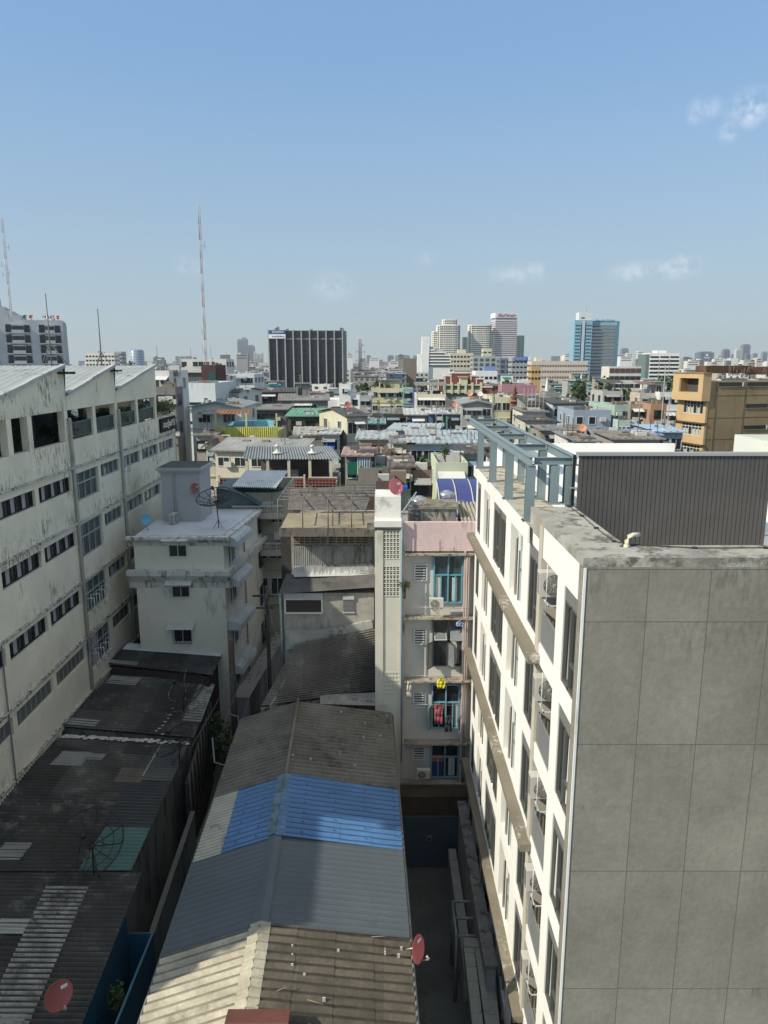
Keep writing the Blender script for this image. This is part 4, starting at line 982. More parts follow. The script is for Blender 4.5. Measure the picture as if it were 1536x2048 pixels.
def cloth(x,y,z,w,h,col,label,shape='shirt'):
    b=MB(); n=8
    rows=[(1,0),(1,-.12*h),(.72,-.2*h),(.75,-.6*h),(.8,-h)] if shape=='shirt' else [(.6,0),(.62,-.2*h),(.7,-.6*h),(.72,-h)]
    if shape=='bag': rows=[(.25,0),(.3,-.15*h),(.9,-.35*h),(1,-.7*h),(.7,-h)]
    g=[[Vector((x+w*r*(i/n-.5),y+.035*math.sin(i*1.9+j)+.02*math.cos(j*2.2+i),z+dz)) for i in range(n+1)] for j,(r,dz) in enumerate(rows)]
    for j in range(len(rows)-1):
        for i in range(n):
            if shape=='trousers' and j==len(rows)-2 and i==n//2: continue
            b.face([g[j][i],g[j][i+1],g[j+1][i+1],g[j+1][i]],0,True)
    o=b.build('laundry',mat(col,.9,.1,3)); s=o.modifiers.new('s','SOLIDIFY'); s.thickness=.015
    return tag(centre(o),label,'clothing')
b=MB(); 
cloth(2.62,32.1,8.05,.5,1.0,(.35,.1,.12),'dark red shirt hanging below the third floor window of the pink block')
cloth(3.1,32.1,7.5,.45,.85,(.05,.055,.06),'black trousers hanging beside the red shirt on the pink block','trousers')
cloth(2.72,32.15,9.08+.35,.42,.55,(.7,.65,.05),'yellow plastic bag hanging under the open dark window','bag')
cloth(3.55,32.2,12.25,.35,.3,(.3,.4,.6),'pale blue cloth bunched on the slab under the top window','bag')
cloth(1.2,32.2,9.2,.3,.9,(.6,.58,.5),'white rag hanging at the left end of the middle slab of the pink block','trousers')
b=MB(); b.tube([(1.3,32.1,12.95),(4.0,32.0,12.9)],.012,5); b.tube([(1.3,32.1,9.55),(4.0,32.0,9.5)],.012,5); b.tube([(1.3,32.1,8.1),(3.8,32.0,8.05)],.012,5)
tag(centre(b.build('clothes_rail',STEEL)),'thin clothes rails across the front of the pink block','rail')
tree(.95,32.3,13.3,.9,.33,'small green weed sprouting from the left edge of the pink block',None,41,160,.1,'weed','plant')
tree(4.15,32.3,8.3,1.0,.3,'green weed sprouting at the right edge of the pink block',None,42,160,.1,'weed','plant')
tree(4.3,37.5,12.0,.01,.01,'x','x',1,1) if False else None
# things on its roof
def water_tank(x,y,z,r,h,label,m,grp=None):
    e=empty('water_tank',(x,y,z),label,'water tank',grp); b=MB()
    pr=[(.001,.25),(r,.25)]; k=int(h/.22)
    for i in range(k): zz=.25+h*i/k; pr+=[(r,zz),(r,zz+h/k*.7),(r*.97,zz+h/k*.85)]
    pr+=[(r,.25+h),(r*.6,.25+h+r*.22),(.18,.25+h+r*.3),(.18,.25+h+r*.36),(.001,.25+h+r*.37)]
    b.lathe(pr,(0,0,0),20); b.build('tank',m,e,world=False)
    for t in (0.8,2.4,3.9,5.5):
        b=MB(); b.tube([(math.cos(t)*r*.9,math.sin(t)*r*.9,0),(math.cos(t)*r*.9,math.sin(t)*r*.9,.27)],.03,5); b.build('leg',STEEL,e,world=False)
    return e
inox=plain((.55,.56,.56),.25,.85)
water_tank(1.75,35.6,15.6,.55,1.5,'stainless steel water tank on the roof of the pink block, nearest the pink dish',inox)
water_tank(3.3,37.4,15.6,.5,1.5,'stainless steel water tank behind the concrete box on the pink block',inox)
e=empty('concrete_tank',(2.4,34.8,15.6),'mouldy concrete tank piled with sticks on the roof of the pink block','tank')
b=MB(); b.box(1.75,3.4,33.6,35.3,15.6,17.3); b.build('box',mat((.3,.29,.26),.95,.2,1,.9,(.05,.05,.045),sx=3),e)
b=MB(); b.box(1.65,3.5,33.5,35.4,17.3,17.42); b.build('lid',mat((.22,.21,.18),.95,.25,1,.7,(.05,.05,.04),sx=3,streak=False),e)
b=MB(); rg=random.Random(4)
for i in range(34):
    x,y=rg.uniform(1.7,3.3),rg.uniform(33.6,35.2); a=rg.uniform(0,6.28); l=rg.uniform(.3,.9); b.tube([(x,y,17.44+rg.random()*.08),(x+l*math.cos(a),y+l*math.sin(a)*.6,17.46+rg.random()*.22)],.012,4)
tag(centre(b.build('stick_pile',mat((.3,.26,.2),.9))),'pile of dry sticks on the concrete tank above the pink parapet','sticks')
e=empty('roof_ladder',(1.6,34,15.6),'tangle of steel ladder and frame beside the concrete tank','ladder')
b=MB()
for x in (1.25,1.6): b.tube([(x,33.2,15.6),(x,34.6,17.6)],.02,4)
for k in range(8): t=k/8; b.tube([(1.25,33.2+1.4*t,15.6+2*t),(1.6,33.2+1.4*t,15.6+2*t)],.015,4)
b.build('ladder',STEEL,e)
e=empty('blue_canopy',(4,37,15.6),'curved dark blue canopy roof behind the pink block','canopy'); bm=mat((.045,.055,.2),.35,.08,1,spec=.5,bump=0)
A=[onY(872,958,39.5),onY(955,956,39.5)]; Zb=onY(872,958,39.5).z
b=MB(); n=8; x0,x1=2.83,5.4
for i in range(n):
    t0,t1=i/n,(i+1)/n; f=lambda t:(39.5-3.6*t, Zb-.2*t-1.15*t*t*t)
    (ya,za),(yb,zb)=f(t0),f(t1); b.face([(x0,yb,zb),(x1,yb,zb),(x1,ya,za),(x0,ya,za)],0,True); b.face([(x0,yb,zb-.03),(x0,ya,za-.03),(x1,ya,za-.03),(x1,yb,zb-.03)],0,True)
b.build('sheet',bm,e)
b=MB()
for x in (2.85,3.75,4.6): b.tube([(x,39.5-3.6*t/6,Zb-.2*t/6-1.15*(t/6)**3+.03) for t in range(7)],.035,5)
for x in (2.9,5.3): b.tube([(x,36,15.6),(x,36,Zb-1.3)],.05,5); b.tube([(x,39.4,15.6),(x,39.4,Zb)],.05,5)
b.build('frame',plain((.5,.5,.45),.5),e)
e=empty('fibre_roof',(4.1,34.5,15.6),'old corrugated fibre cement roof sloping below the blue canopy','roof')
b=MB(); b.sheet((2.95+.7,33.2,16.75),(5.3,33.2,16.75),(5.3,35.8,17.2),(3.55,35.8,17.2),9,.05,0,8,2); b.build('sheet',mat((.3,.28,.24),.95,.3,1.2,.6),e); b=MB(); b.box(3.7,5.3,33.3,35.7,15.6,16.65); b.build('wall',gh,e)
# ============================================================= DARK WALL AT THE ALLEY'S END
r=empty('alley_end_wall',(2.5,31,0),'wall closing the alley, dark brown above and slate blue below','wall')
b=MB(); b.box(.7,4.0,31.2,31.35,2.75,3.75); b.box(.7,4.0,31.36,32.3,3.4,3.68); b.build('upper_wall',mat((.07,.055,.04),.95,.3,.8,.4),r)
b=MB(); b.box(.7,4.0,31.1,31.3,0,2.749); b.build('lower_wall',mat((.07,.095,.11),.8,.1,.4),r)
b=MB(); b.box(2.05,2.3,31.02,31.1,1.5,1.75,0); b.tube([(2.17,31.0,1.62),(2.17,30.98,1.62)],.07,8,1); tag(centre(b.build('wall_lamp',[plain((.2,.22,.23)),plain((.01,.01,.01))])),'small square lamp on the slate blue wall at the end of the alley','lamp')
b=MB(); b.lathe([(.001,.012),(.55,.012),(.6,.008)],(1.75,20.3,0),24); o=tag(centre(b.build('damp_patch',mat((.03,.032,.034),.5,.1,2,bump=0))),'round dark damp patch on the alley concrete','puddle')
# ============================================================= WHITE HOUSE WITH ROOF TOWER (left centre)
def white_house():
    e=empty('white_house',(-12.5,45,0),'off white house with cornices, awnings and a grey roof tower, left of centre','house')
    W1=mat((.76,.73,.61),.85,.06,.5,.35,(.22,.2,.18),sx=1.8); cn=mat((.66,.65,.6),.85,.08,.7,.75,(.16,.14,.12),sx=3.5)
    Y=42.0; X0,X1=-14.95,-9.6; Y1=55; XB=-7.75
    # plan is slightly tapered so that its right side shows
    plan=[(X0,Y),(X1,Y),(XB-.75,Y1),(X0-.3,Y1)]
    b=MB(); b.prism(plan,'z',0,13.9); b.build('wall',W1,e)
    def cornice(z,h,out,ins=0):
        b=MB(); pr=[(0,0),(0,h*.35),(out,h),(0,h)]
        b.prism([(Y-.002,z),(Y-.05,z+h*.3),(Y-out,z+h*.75),(Y-out,z+h),(Y-.002,z+h)],'x',X0-out,X1+out)
        b.prism([(X1+.002,z),(X1+.05,z+h*.3),(X1+out,z+h*.75),(X1+out,z+h),(X1+.002,z+h)],'y',Y,Y+.01) if False else None
        # right side strip following the slanted wall
        P0=Vector((X1,Y,0));P1=Vector((XB-.75,Y1,0)); d=(P1-P0); nn=Vector((d.y,-d.x,0)).normalized()
        for zz0,zz1,o0 in ((z+h*.3,z+h*.75,out*.6),(z+h*.75,z+h,out)):
            q=[P0,P1,P1+nn*o0,P0+nn*o0]; b.prism([(a.x,a.y) for a in q],'z',zz0,zz1)
        return b.build('cornice',cn,e)
    cornice(13.35,.62,.35); cornice(10.75,1.15,.42)
    b=MB(); b.prism([(X0+.1,Y+.1),(X1-.1,Y+.1),(-9.0,50.2),(X0,50.2)],'z',13.9,13.975); b.build('roof_deck',mat((.6,.62,.64),.8,.12,.5,.5,(.25,.27,.3),sx=1,streak=False),e)
    k=0
    for (xa,ya,yb,barred) in ((340,1078,1112,0),(346,1165,1193,0),(350,1253,1282,1)):
        p=onY(xa,yb,Y); q=onY(xa,ya,Y); w=onY(xa+33,yb,Y).x-p.x; h=q.z-p.z
        o=window(e,0,0,0,w,h,'F','plain'); o.location=Vector((p.x+w/2,Y,p.z))-e.location
        b=MB(); b.face([(p.x-.35,Y-.55,q.z-.0),(p.x+w+.25,Y-.55,q.z+.0),(p.x+w+.25,Y-.01,q.z+.28),(p.x-.35,Y-.01,q.z+.28)]); b.face([(p.x-.35,Y-.55,q.z-.02),(p.x-.35,Y-.01,q.z+.25),(p.x+w+.25,Y-.01,q.z+.25),(p.x+w+.25,Y-.55,q.z-.02)]); b.face([(p.x-.35,Y-.55,q.z-.02),(p.x+w+.25,Y-.55,q.z-.02),(p.x+w+.25,Y-.55,q.z),(p.x-.35,Y-.55,q.z)]); b.build('awning',mat((.55,.56,.54),.7,.1,1,.4),e)
        if barred:
            b=MB()
            for i in range(6): xx=p.x-.05+(w+.1)*i/5; b.tube([(xx,Y-.2,p.z-.1),(xx,Y-.2,q.z)],.015,4)
            for zz in (p.z-.1,p.z+h*.4,q.z): b.tube([(p.x-.05,Y-.2,zz),(p.x+w+.05,Y-.2,zz)],.015,4)
            b.build('window_bars',DARKM,e)
    # curved awnings on the right side
    P0=Vector((X1,Y,0));P1=Vector((XB-.75,Y1,0)); d=(P1-P0).normalized(); nn=Vector((d.y,-d.x,0))
    for z in (13.25,10.75,7.95,5.1):
        b=MB(); s0,s1=.25,3.6
        arc=[(0,.62),(.35,.6),(.62,.5),(.78,.32),(.84,.0)]
        for i in range(4):
            (o0,h0),(o1,h1)=arc[i],arc[i+1]
            A=P0+d*s0;B=P0+d*s1
            b.face([A+nn*o0+Vector((0,0,z+h0)),A+nn*o1+Vector((0,0,z+h1)),B+nn*o1+Vector((0,0,z+h1)),B+nn*o0+Vector((0,0,z+h0))],0,True)
        for S in (s0,s1):
            A=P0+d*S; b.face([A+Vector((0,0,z))]+[A+nn*o+Vector((0,0,z+h)) for o,h in reversed(arc)],0)
        b.build('curved_awning',mat((.5,.53,.52),.6,.08,1,.3),e)
        A=P0+d*1.9+nn*.02; o=window(e,0,0,0,1.6,1.1,'R'); o.location=A+Vector((0,0,z-1.2))-e.location
        o=window(e,0,0,0,1.0,1.3,'R','dark'); o.location=P0+d*8.5+nn*.02+Vector((0,0,z-1.0))-e.location; 
    b=MB(); A=P0+d*4.2+nn*.08; b.tube([A+Vector((0,0,13.3)),A],.05,6); b.build('drain_pipe',plain((.3,.31,.3)),e)
    # tower
    t0,t1=onY(326,1036,46),onY(403,1036,46)
    tx0,tx1=t0.x,t1.x; tz=onY(340,935,46).z
    tw=mat((.42,.42,.42),.85,.04,.5,.15)
    b=MB(); b.box(tx0,tx1,46,48.9,13.97,tz); b.build('tower_wall',tw,e)
    b=MB(); o=.22
    for zz0,zz1,oo in ((tz-.35,tz-.2,.1),(tz-.2,tz,.22)): b.box(tx0-oo,tx1+oo,46-oo,48.9+oo,zz0,zz1)
    b.build('tower_cornice',tw,e)
    b=MB(); b.box(tx0-.1,tx1+.1,45.9,49,tz,tz+.03); b.build('tower_roof',mat((.09,.095,.085),.95,.3,2,.5,(.2,.2,.18),streak=False),e)
    b=MB(); b.tube([(tx0+.95,45.95,tz-.4),(tx0+.95,45.93,14.0)],.035,5); b.tube([(tx0+.8,45.95,tz-.5),(tx0+.8,45.93,14.6)],.02,5); b.build('pipe',plain((.36,.37,.38)),e)
    # green grey vaulted roof behind
    b=MB(); vx0,vx1=-11.8,-8.5; n=10
    pts=[]
    for i in range(n+1):
        t=i/n; pts.append((vx0+(vx1-vx0)*t,15.45-1.45*t*t))
    for i in range(n):
        (xa,za),(xb,zb)=pts[i],pts[i+1]
        b.sheet((xa,50.0,za),(xa,54.6,za),(xb,54.6,zb),(xb,50,zb),12,.03,0,4,1,'rib')
    b.build('vaulted_roof',mat((.13,.17,.18),.5,.12,.5,.2),e)
    b=MB(); b.prism([(vx0,13.97)]+[(x,z-.04) for x,z in pts]+[(vx1,13.97)],'y',50.3,50.4); b.build('vault_end_wall',mat((.12,.16,.17),.7),e)
    b=MB(); b.box(-9.0,-8.0,50.45,54.5,12.8,13.95); b.build('rear_balcony',mat((.25,.22,.15),.9,.2,1,.5),e)
    b=MB()
    for k in range(14): b.tube([(-7.98,50.5+k*.3,13),(-7.98,50.5+k*.3,15)],.02,4)
    b.build('balcony_bars',mat((.3,.22,.08),.8),e)
    # lower ledge wall to the right
    b=MB(); b.prism([(X1+.6,Y-2),(X1+1.6,Y-2),(-6.9,54),(-7.7,54)],'z',0,4.6); b.build('annex',mat((.27,.27,.25),.9,.1,.6,.5),e)
    return e
white_house()
r=empty('air_conditioner',(-13.1,45.2,13.97),'white air conditioner standing on the roof deck beside the grey tower','air conditioner')
ac=ac_make(-13.3,45.0,13.98,'white air conditioner unit standing upright on the roof deck left of the grey tower',None,math.pi/2,1.1)
bpy.data.objects.remove(r); LABELS.pop('white air conditioner standing on the roof deck beside the grey tower',None)
p=onY(292,1040,43.3); pan_dish(p,.34,(.7,-.68,.25),(.12,.38,.5),'light blue satellite dish at the left corner of the white house roof',(p.x,p.y+.2,13.98),False)
p=onY(390,977,45.75); pan_dish(p,.34,(-.45,-.85,.3),(.32,.12,.11),'dull red satellite dish fixed on the grey roof tower',(p.x+.2,46.0,p.z-.5))
p=onY(432,1003,44.2); mesh_dish(p,1.15,(-.1,-.35,.95),'black mesh satellite dish on the white house roof beside the grey tower',1.3,(p.x+.1,p.y,13.98))
# poles and wires in the gap right of the white house
def pole(px,y0,y1,Y,r,label,arms=True):
    a=onY(px,y0,Y); e=empty('utility_pole',(a.x,Y,0),label,'pole'); m=mat((.12,.1,.085),.95,.2,1)
    b=MB(); b.tube([(0,0,0),(0,0,a.z)],r,8); b.build('shaft',m,e,world=False)
    if not arms: return e
    b=MB(); b.box(-.9,.5,-.06,.06,a.z-.7,a.z-.6); b.box(-.7,.4,-.06,.06,a.z-1.5,a.z-1.4); b.build('crossarm',m,e,world=False)
    return e
pole(533,1172,1340,44,.13,'dark utility pole with crossarms and wires between the white house and the grey house')
pole(462,1280,1400,38.5,.17,'short thick post standing beside the lowest curved awning of the white house',False)
for i,(a,b_,sag) in enumerate([((533,1185),(420,1520),.8),((533,1200),(450,1440),.5),((533,1215),(480,1450),1.),((533,1190),(560,1290),.3),((545,1160),(380,1500),.6)]):
    A=onY(a[0],a[1],44);B=onY(b_[0],b_[1],36-.6*i); Mx=(A+B)/2-Vector((0,0,sag)); cable([A,Mx,B],['loose wire sagging from the utility pole down to the row house roofs','second wire from the utility pole, sagging to the alley','third wire from the utility pole, with the deepest sag','short wire from the utility pole towards the grey house','long wire crossing from the utility pole over the alley'][i],.012,(.3,.3,.3),None,'wire')
tree(-8.9,36.5,0,5.6,.8,'tangle of weeds climbing beside the post at the row houses',None,44,400,.2,'creeper','plant')
# ============================================================= CITY
FOOT=[]   # footprints (x0,x1,y0,y1) ; PROT: (px0,px1,Y,pyBottomVisible)
PROT=[]
def wm(c,st=.35,v=.08):
    g_=sum(c)/3; c=tuple(g_+(x-g_)*.78 for x in c)
    return mat(c,.88,v,.35,st,tuple(.3*x for x in c),sx=1.2,soft=.2,bump=0)
def rm(c,kind=None):
    g_=sum(c)/3; c=tuple(g_+(x-g_)*.7 for x in c)
    return mat(c,.85,.2,.4,.35,tuple(.4*x for x in c),sx=.9,streak=False,bump=0)
def reg(e_x0,e_x1,y0,y1,px0,px1,Y,pb):
    FOOT.append((e_x0-.3,e_x1+.3,y0-.3,y1+.3)); PROT.append((px0-2,px1+2,Y,pb))
ROOFC={'grey':(.2,.2,.19),'dark':(.08,.08,.078),'brown':(.16,.12,.1),'pale':(.42,.44,.44),'blue':(.15,.24,.33),'green':(.12,.2,.16),'rust':(.22,.12,.085),'teal':(.12,.3,.3),'beige':(.35,.33,.28)}
def house(label,px0,px1,py,Y,dep,wall,roof='flat',rc='grey',rows=2,cols=3,rise=1.5,rot=0,pb=None,cat='house',group=None,name='house',wk='plain',ww=1.1,wh=1.1,fl=3.0,extras=(),side=True,st=.35,base=0.0,rng=None,lowclut=True,yb=None):
    rng=rng or random.Random(hash((px0,py,int(Y)))&65535)
    A=onY(px0,py,Y); B=onY(px1,py,Y); x0,x1=A.x,B.x; Z=A.z
    if yb: kk={'shed':1,'gable':.5,'gabley':0}.get(roof,0); rise=max(.12,onY(px0,yb,Y+kk*dep).z-Z)
    w=(x1-x0)/math.cos(R(rot)) if rot>=0 else (x1-x0)/math.cos(R(rot))
    e=empty(name,(x0,Y,0),label,cat,group,R(rot)); W=wm(wall,st); RM=rm(ROOFC.get(rc,rc) if isinstance(rc,str) else rc)
    bb=lambda b,n,m: b.build(n,m,e,world=False)
    b=MB()
    if roof=='flat':
        b.box(0,w,0,dep,0,Z-.7); t=.15
        b.box(0,w,0,t,Z-.7,Z); b.box(0,w,dep-t,dep,Z-.7,Z); b.box(0,t,t,dep-t,Z-.7,Z); b.box(w-t,w,t,dep-t,Z-.7,Z)
        bb(b,'wall',W); b=MB(); b.box(t,w-t,t,dep-t,Z-.7,Z-.62); bb(b,'roof',RM)
    elif roof=='shed':   # low at the front, rises to the back
        b.prism([(0,0),(dep,0),(dep,Z+rise-.12),(0,Z-.12)],'x',0,w); bb(b,'wall',W)
        b=MB(); b.sheet((-.4,-.5,Z-.02),(w+.4,-.5,Z-.02),(w+.4,dep+.2,Z+rise),(-.4,dep+.2,Z+rise),max(4,int(w/.5)),.04,0,4 if Y<130 else 2,1,'sin'); 
        b.box(-.4,w+.4,-.52,-.48,Z-.14,Z-.03); bb(b,'roof',RM)
    elif roof=='gable':  # ridge parallel to the front
        b.prism([(0,0),(dep,0),(dep,Z-.1),(dep/2,Z+rise-.1),(0,Z-.1)],'x',0,w); bb(b,'wall',W)
        b=MB(); n=max(4,int(w/.5)); b.sheet((-.4,-.4,Z-.05),(w+.4,-.4,Z-.05),(w+.4,dep/2,Z+rise),(-.4,dep/2,Z+rise),n,.04,0,3,1); b.sheet((-.4,dep+.4,Z-.05),(w+.4,dep+.4,Z-.05),(w+.4,dep/2,Z+rise),(-.4,dep/2,Z+rise),n,.04,0,3,1)
        b.box(-.4,w+.4,-.42,-.38,Z-.16,Z-.06); bb(b,'roof',RM)
    elif roof=='gabley':
        b.prism([(0,0),(w,0),(w,Z-.1),(w/2,Z+rise-.1),(0,Z-.1)],'y',0,dep); bb(b,'wall',W)
        b=MB(); n=max(4,int(dep/.6)); b.sheet((-.4,-.4,Z-.1),(-.4,dep+.3,Z-.1),(w/2,dep+.3,Z+rise),(w/2,-.4,Z+rise),n,.04,0,3,1); b.sheet((w+.4,-.4,Z-.1),(w+.4,dep+.3,Z-.1),(w/2,dep+.3,Z+rise),(w/2,-.4,Z+rise),n,.04,0,3,1)
        b.prism([(-.42,Z-.25),(-.42,Z-.08),(w/2,Z+rise+.04),(w+.42,Z-.08),(w+.42,Z-.25),(w/2,Z+rise-.14)],'y',-.46,-.4); bb(b,'roof',RM)
    # windows on the upper storeys
    top=Z-(.15 if roof=='flat' else .05)
    for r in range(rows):
        zb=top-fl*r-wh-.75
        if zb<.5: break
        for c in range(cols):
            if rng.random()<.08: continue
            window(e,w*(c+.5)/cols,-.002,zb,min(ww,w/cols*.8),wh,'F',wk)
        if side:
            nsd=min(3,max(1,int(dep/4)))
            for c in range(nsd):
                if x0>0 or rot>8: window(e,-.002,dep*(c+.5)/nsd,zb,ww,wh,'L',wk)
                elif x1<0: window(e,w+.002,dep*(c+.5)/nsd,zb,ww,wh,'R',wk)
        if cols and roof=='flat' or rng.random()<.4:
            b=MB(); b.box(-.0,w,-.14,-.003,top-fl*(r+1)-.1,top-fl*(r+1)+.02); bb(b,'ledge',W) if top-fl*(r+1)>1 else None
    rz=Z-.62 if roof=='flat' else Z+rise*.5
    if Y<330:
        # sun hoods over the windows, small wall units, roof odds and ends
        for r in range(min(rows,2)):
            if rng.random()<.6 and cols:
                b=MB(); zz=top-fl*r-.6; a=w*rng.uniform(.02,.3); c=w*rng.uniform(.6,.98)
                b.prism([(-.9,zz-.3),(-.9,zz-.26),(-.004,zz+.1),(-.004,zz+.05)],'x',a,c); bb(b,'awning',rng.choice([wm((.6,.6,.58)),wm((.3,.3,.3)),wm((.45,.4,.33)),wm((.18,.25,.3))]))
        b=MB(); k=rng.randrange(2,5)
        for i in range(k):
            xx=w*rng.uniform(.08,.85); zz=top-fl*rng.uniform(.3,1.8); b.box(xx,xx+.75,-.42,-.06,zz,zz+.5)
        if rows: bb(b,'wall_unit',plain((.5,.5,.46)))
        if lowclut:
            b=MB(); r0=Z-.6 if roof=='flat' else Z-.1
            for i in range(rng.randrange(3,8)):
                xx=w*rng.uniform(.05,.85); yy=dep*rng.uniform(.05,.7); s_=rng.uniform(.3,1.3); zt=(r0+rng.uniform(.4,1.2)) if roof=='flat' else r0+rise*(yy/dep if roof=='shed' else min(1,2*min(yy,dep-yy)/dep))+rng.uniform(.15,.4)
                b.box(xx,xx+s_,yy,yy+s_*.6,r0-.1,zt,rng.randrange(3))
            for i in range(rng.randrange(1,4)):
                xx=w*rng.uniform(.05,.95); yy=dep*rng.uniform(0,.5); b.box(xx,xx+.06,yy,yy+.06,r0,r0+rng.uniform(.8,1.8),2)
            bb(b,'roof_clutter',[wm((.5,.5,.48)),wm((.25,.18,.13)),wm((.12,.12,.12))])
    for x in extras:
        if x=='tank':
            b=MB(); r=.5; xx,yy=w*rng.uniform(.25,.75),dep*rng.uniform(.3,.6); b.lathe([(.001,rz),(r,rz),(r,rz+1.5),(r*.5,rz+1.8),(.001,rz+1.8)],(xx,yy,0),10); bb(b,'water_tank',rng.choice([plain((.5,.51,.52),.3,.7),plain((.05,.12,.35)),plain((.35,.36,.36))]))
        elif x=='antenna':
            xx,yy=w*rng.uniform(.2,.8),dep*rng.uniform(.2,.6); h=rng.uniform(2.5,4.5); b=MB(); b.tube([(xx,yy,rz-.5),(xx,yy,rz+h)],.04,4)
            for k in range(3): b.box(xx-.6+.1*k,xx+.6-.1*k,yy-.02,yy+.02,rz+h-.2-.35*k,rz+h-.17-.35*k)
            bb(b,'antenna',plain((.2,.2,.2)))
        elif x=='dish':
            xx,yy=w*rng.uniform(.2,.8),dep*.15; M=Matrix.Rotation(R(55),4,'X')@Matrix.Rotation(R(30),4,'Z'); b=MB(); b.lathe([(.001,0),(.22,.04),(.4,.12)],(xx,yy,rz+.9),12,0,True,M); b.tube([(xx,yy,rz-.3),(xx,yy,rz+1.1)],.04,4); bb(b,'dish',rng.choice([plain((.45,.12,.1)),plain((.6,.6,.58)),plain((.55,.25,.15))]))
        elif x=='room':
            b=MB(); a,c=w*rng.uniform(.05,.4),w*rng.uniform(.6,.95); b.box(a,c,dep*.35,dep*.85,rz-.4,rz+2.2,0); b.box(a-.3,c+.3,dep*.3,dep*.9,rz+2.2,rz+2.32,1); b.box(a+.3,a+1.0,dep*.35-.02,dep*.35,rz+.2,rz+1.5,2); bb(b,'roof_room',[W,RM,GLD])
        elif x=='terrace':
            b=MB(); 
            for xx in (.2,w/2,w-.2):
                for yy in (.2,dep*.55): b.box(xx-.06,xx+.06,yy-.06,yy+.06,rz,rz+2.1,0)
            bb(b,'terrace_post',plain((.4,.38,.33)))
            b=MB(); b.sheet((-.3,-.4,rz+2.1),(w+.3,-.4,rz+2.1),(w+.3,dep*.6,rz+2.6),(-.3,dep*.6,rz+2.6),max(4,int(w/.5)),.04,0,3,1); bb(b,'terrace_roof',RM)
        elif x=='tarp':
            b=MB(); b.face([(w*.1,-.9,top-fl*.35-.5),(w*.8,-.9,top-fl*.35-.5),(w*.8,-.02,top-fl*.35),(w*.1,-.02,top-fl*.35)]); b.face([(w*.1,-.9,top-fl*.35-.75),(w*.8,-.9,top-fl*.35-.75),(w*.8,-.9,top-fl*.35-.5),(w*.1,-.9,top-fl*.35-.5)]); bb(b,'tarp',rng.choice([mat((.03,.1,.4),.6),mat((.02,.22,.17),.6),mat((.05,.35,.38),.6)]))
        elif x=='green':
            me=leafmesh(160,w*.3,1.0,1.0,.45,LEAF,rng,6); o=bpy.data.objects.new('roof_plants',me); COL.objects.link(o); o.parent=e; o.location=(w*.5,dep*.25,rz+.7)
        elif x=='rail':
            b=MB()
            for k in range(int(w/.35)+1): b.box(k*.35,k*.35+.04,0,.04,Z,Z+.8)
            b.box(0,w,0,.04,Z+.8,Z+.85); bb(b,'railing',plain((.35,.33,.28)))
    xs=[0,w*math.cos(R(rot)),-dep*math.sin(R(rot)),w*math.cos(R(rot))-dep*math.sin(R(rot))]; ys=[0,w*math.sin(R(rot)),dep*math.cos(R(rot)),w*math.sin(R(rot))+dep*math.cos(R(rot))]
    reg(x0+min(xs),x0+max(xs),Y+min(ys),Y+max(ys),px0,px1,Y,pb if pb else py+30)
    e['_w']=w; e['_z']=Z; e['_d']=dep
    return e
CR=(.56,.52,.38); WH=(.66,.66,.62); GY=(.34,.34,.33); BE=(.42,.36,.26)
H_=house
# ---- nearer middle ground (left to right, then back)
e=H_('beige apartment house with white corrugated roof and railed balconies behind the white house',468,566,985,51,7,(.45,.4,.27),'flat','grey',4,3,wk='plain',ww=1.0,wh=1.25,fl=2.7,pb=1200,cat='building',name='apartment_house',side=False)
b=MB(); b.sheet(onZ(464,973,15.5),onZ(552,976,15.5),onZ(577,941,15.9),onZ(492,941,15.9),22,.05,0,8,1); b.build('corrugated_roof',mat((.66,.68,.66),.6,.1,.6,.2),e)
b=MB(); b.box(.4,e['_w']-.3,.3,.5,e['_z'],e['_z']+.4); b.build('green_screen',mat((.03,.09,.06),.8),e,world=False)
for z in (e['_z']-1.4,e['_z']-4.1):
    b=MB(); b.box(0,e['_w'],-.9,-.004,z-.35,z-.2); b.box(0,e['_w'],-.9,-.8,z-.2,z+.1)
    for k in range(26): b.lathe([(.04,z+.1),(.07,z+.25),(.03,z+.5)],(.15+k*e['_w']/26,-.85,0),6)
    b.box(0,e['_w'],-.93,-.77,z+.5,z+.6); b.build('balcony',mat((.5,.45,.35),.85,.1),e,world=False)
e=H_('terrace with a long grey corrugated roof and red lattice walls behind the white corrugated roof',478,672,968,61,7,(.45,.42,.38),'flat','grey',0,0,pb=975,cat='roof terrace',name='roof_terrace',st=.5)
w,z=e['_w'],e['_z']; L=lambda b,n,m: b.build(n,m,e,world=False)
b=MB(); b.sheet((.2,1,z+2.0),(w+.4,1,z+2.0),(w-.8,6,z+2.55),(-.4,6,z+2.55),34,.05,0,6,1); L(b,'terrace_roof',mat((.2,.215,.22),.6,.15,.5))
for k in range(5): b=MB(); x=.5+k*(w-1)/4; b.box(x-.12,x+.12,1.1,1.34,z,z+1.97); L(b,'column',mat((.55,.52,.42),.8))
red=mat((.2,.06,.05),.8,.2,1); bl=mat((.5,.45,.4),.8)
for (a,c) in ((-1.6,1.0),(3.4,5.8),(w-2.6,w)):
    b=MB(); b.box(a,c,.0,.08,z-.5,z+.5,0)
    nn=int((c-a)/.28)
    for i in range(nn+1): b.box(a+i*(c-a)/nn-.03,a+i*(c-a)/nn+.03,-.04,-.002,z-.5,z+.5,1)
    for k in range(4): b.box(a,c,-.05,-.042,z-.4+k*.26,z-.36+k*.26,1)
    b.box(a-.1,c+.1,-.06,.12,z+.5,z+.6,2); b.box(a-.16,a,-.08,.14,z-.6,z+.8,2); L(b,'lattice_wall',[red,red if False else mat((.3,.13,.11),.8),bl])
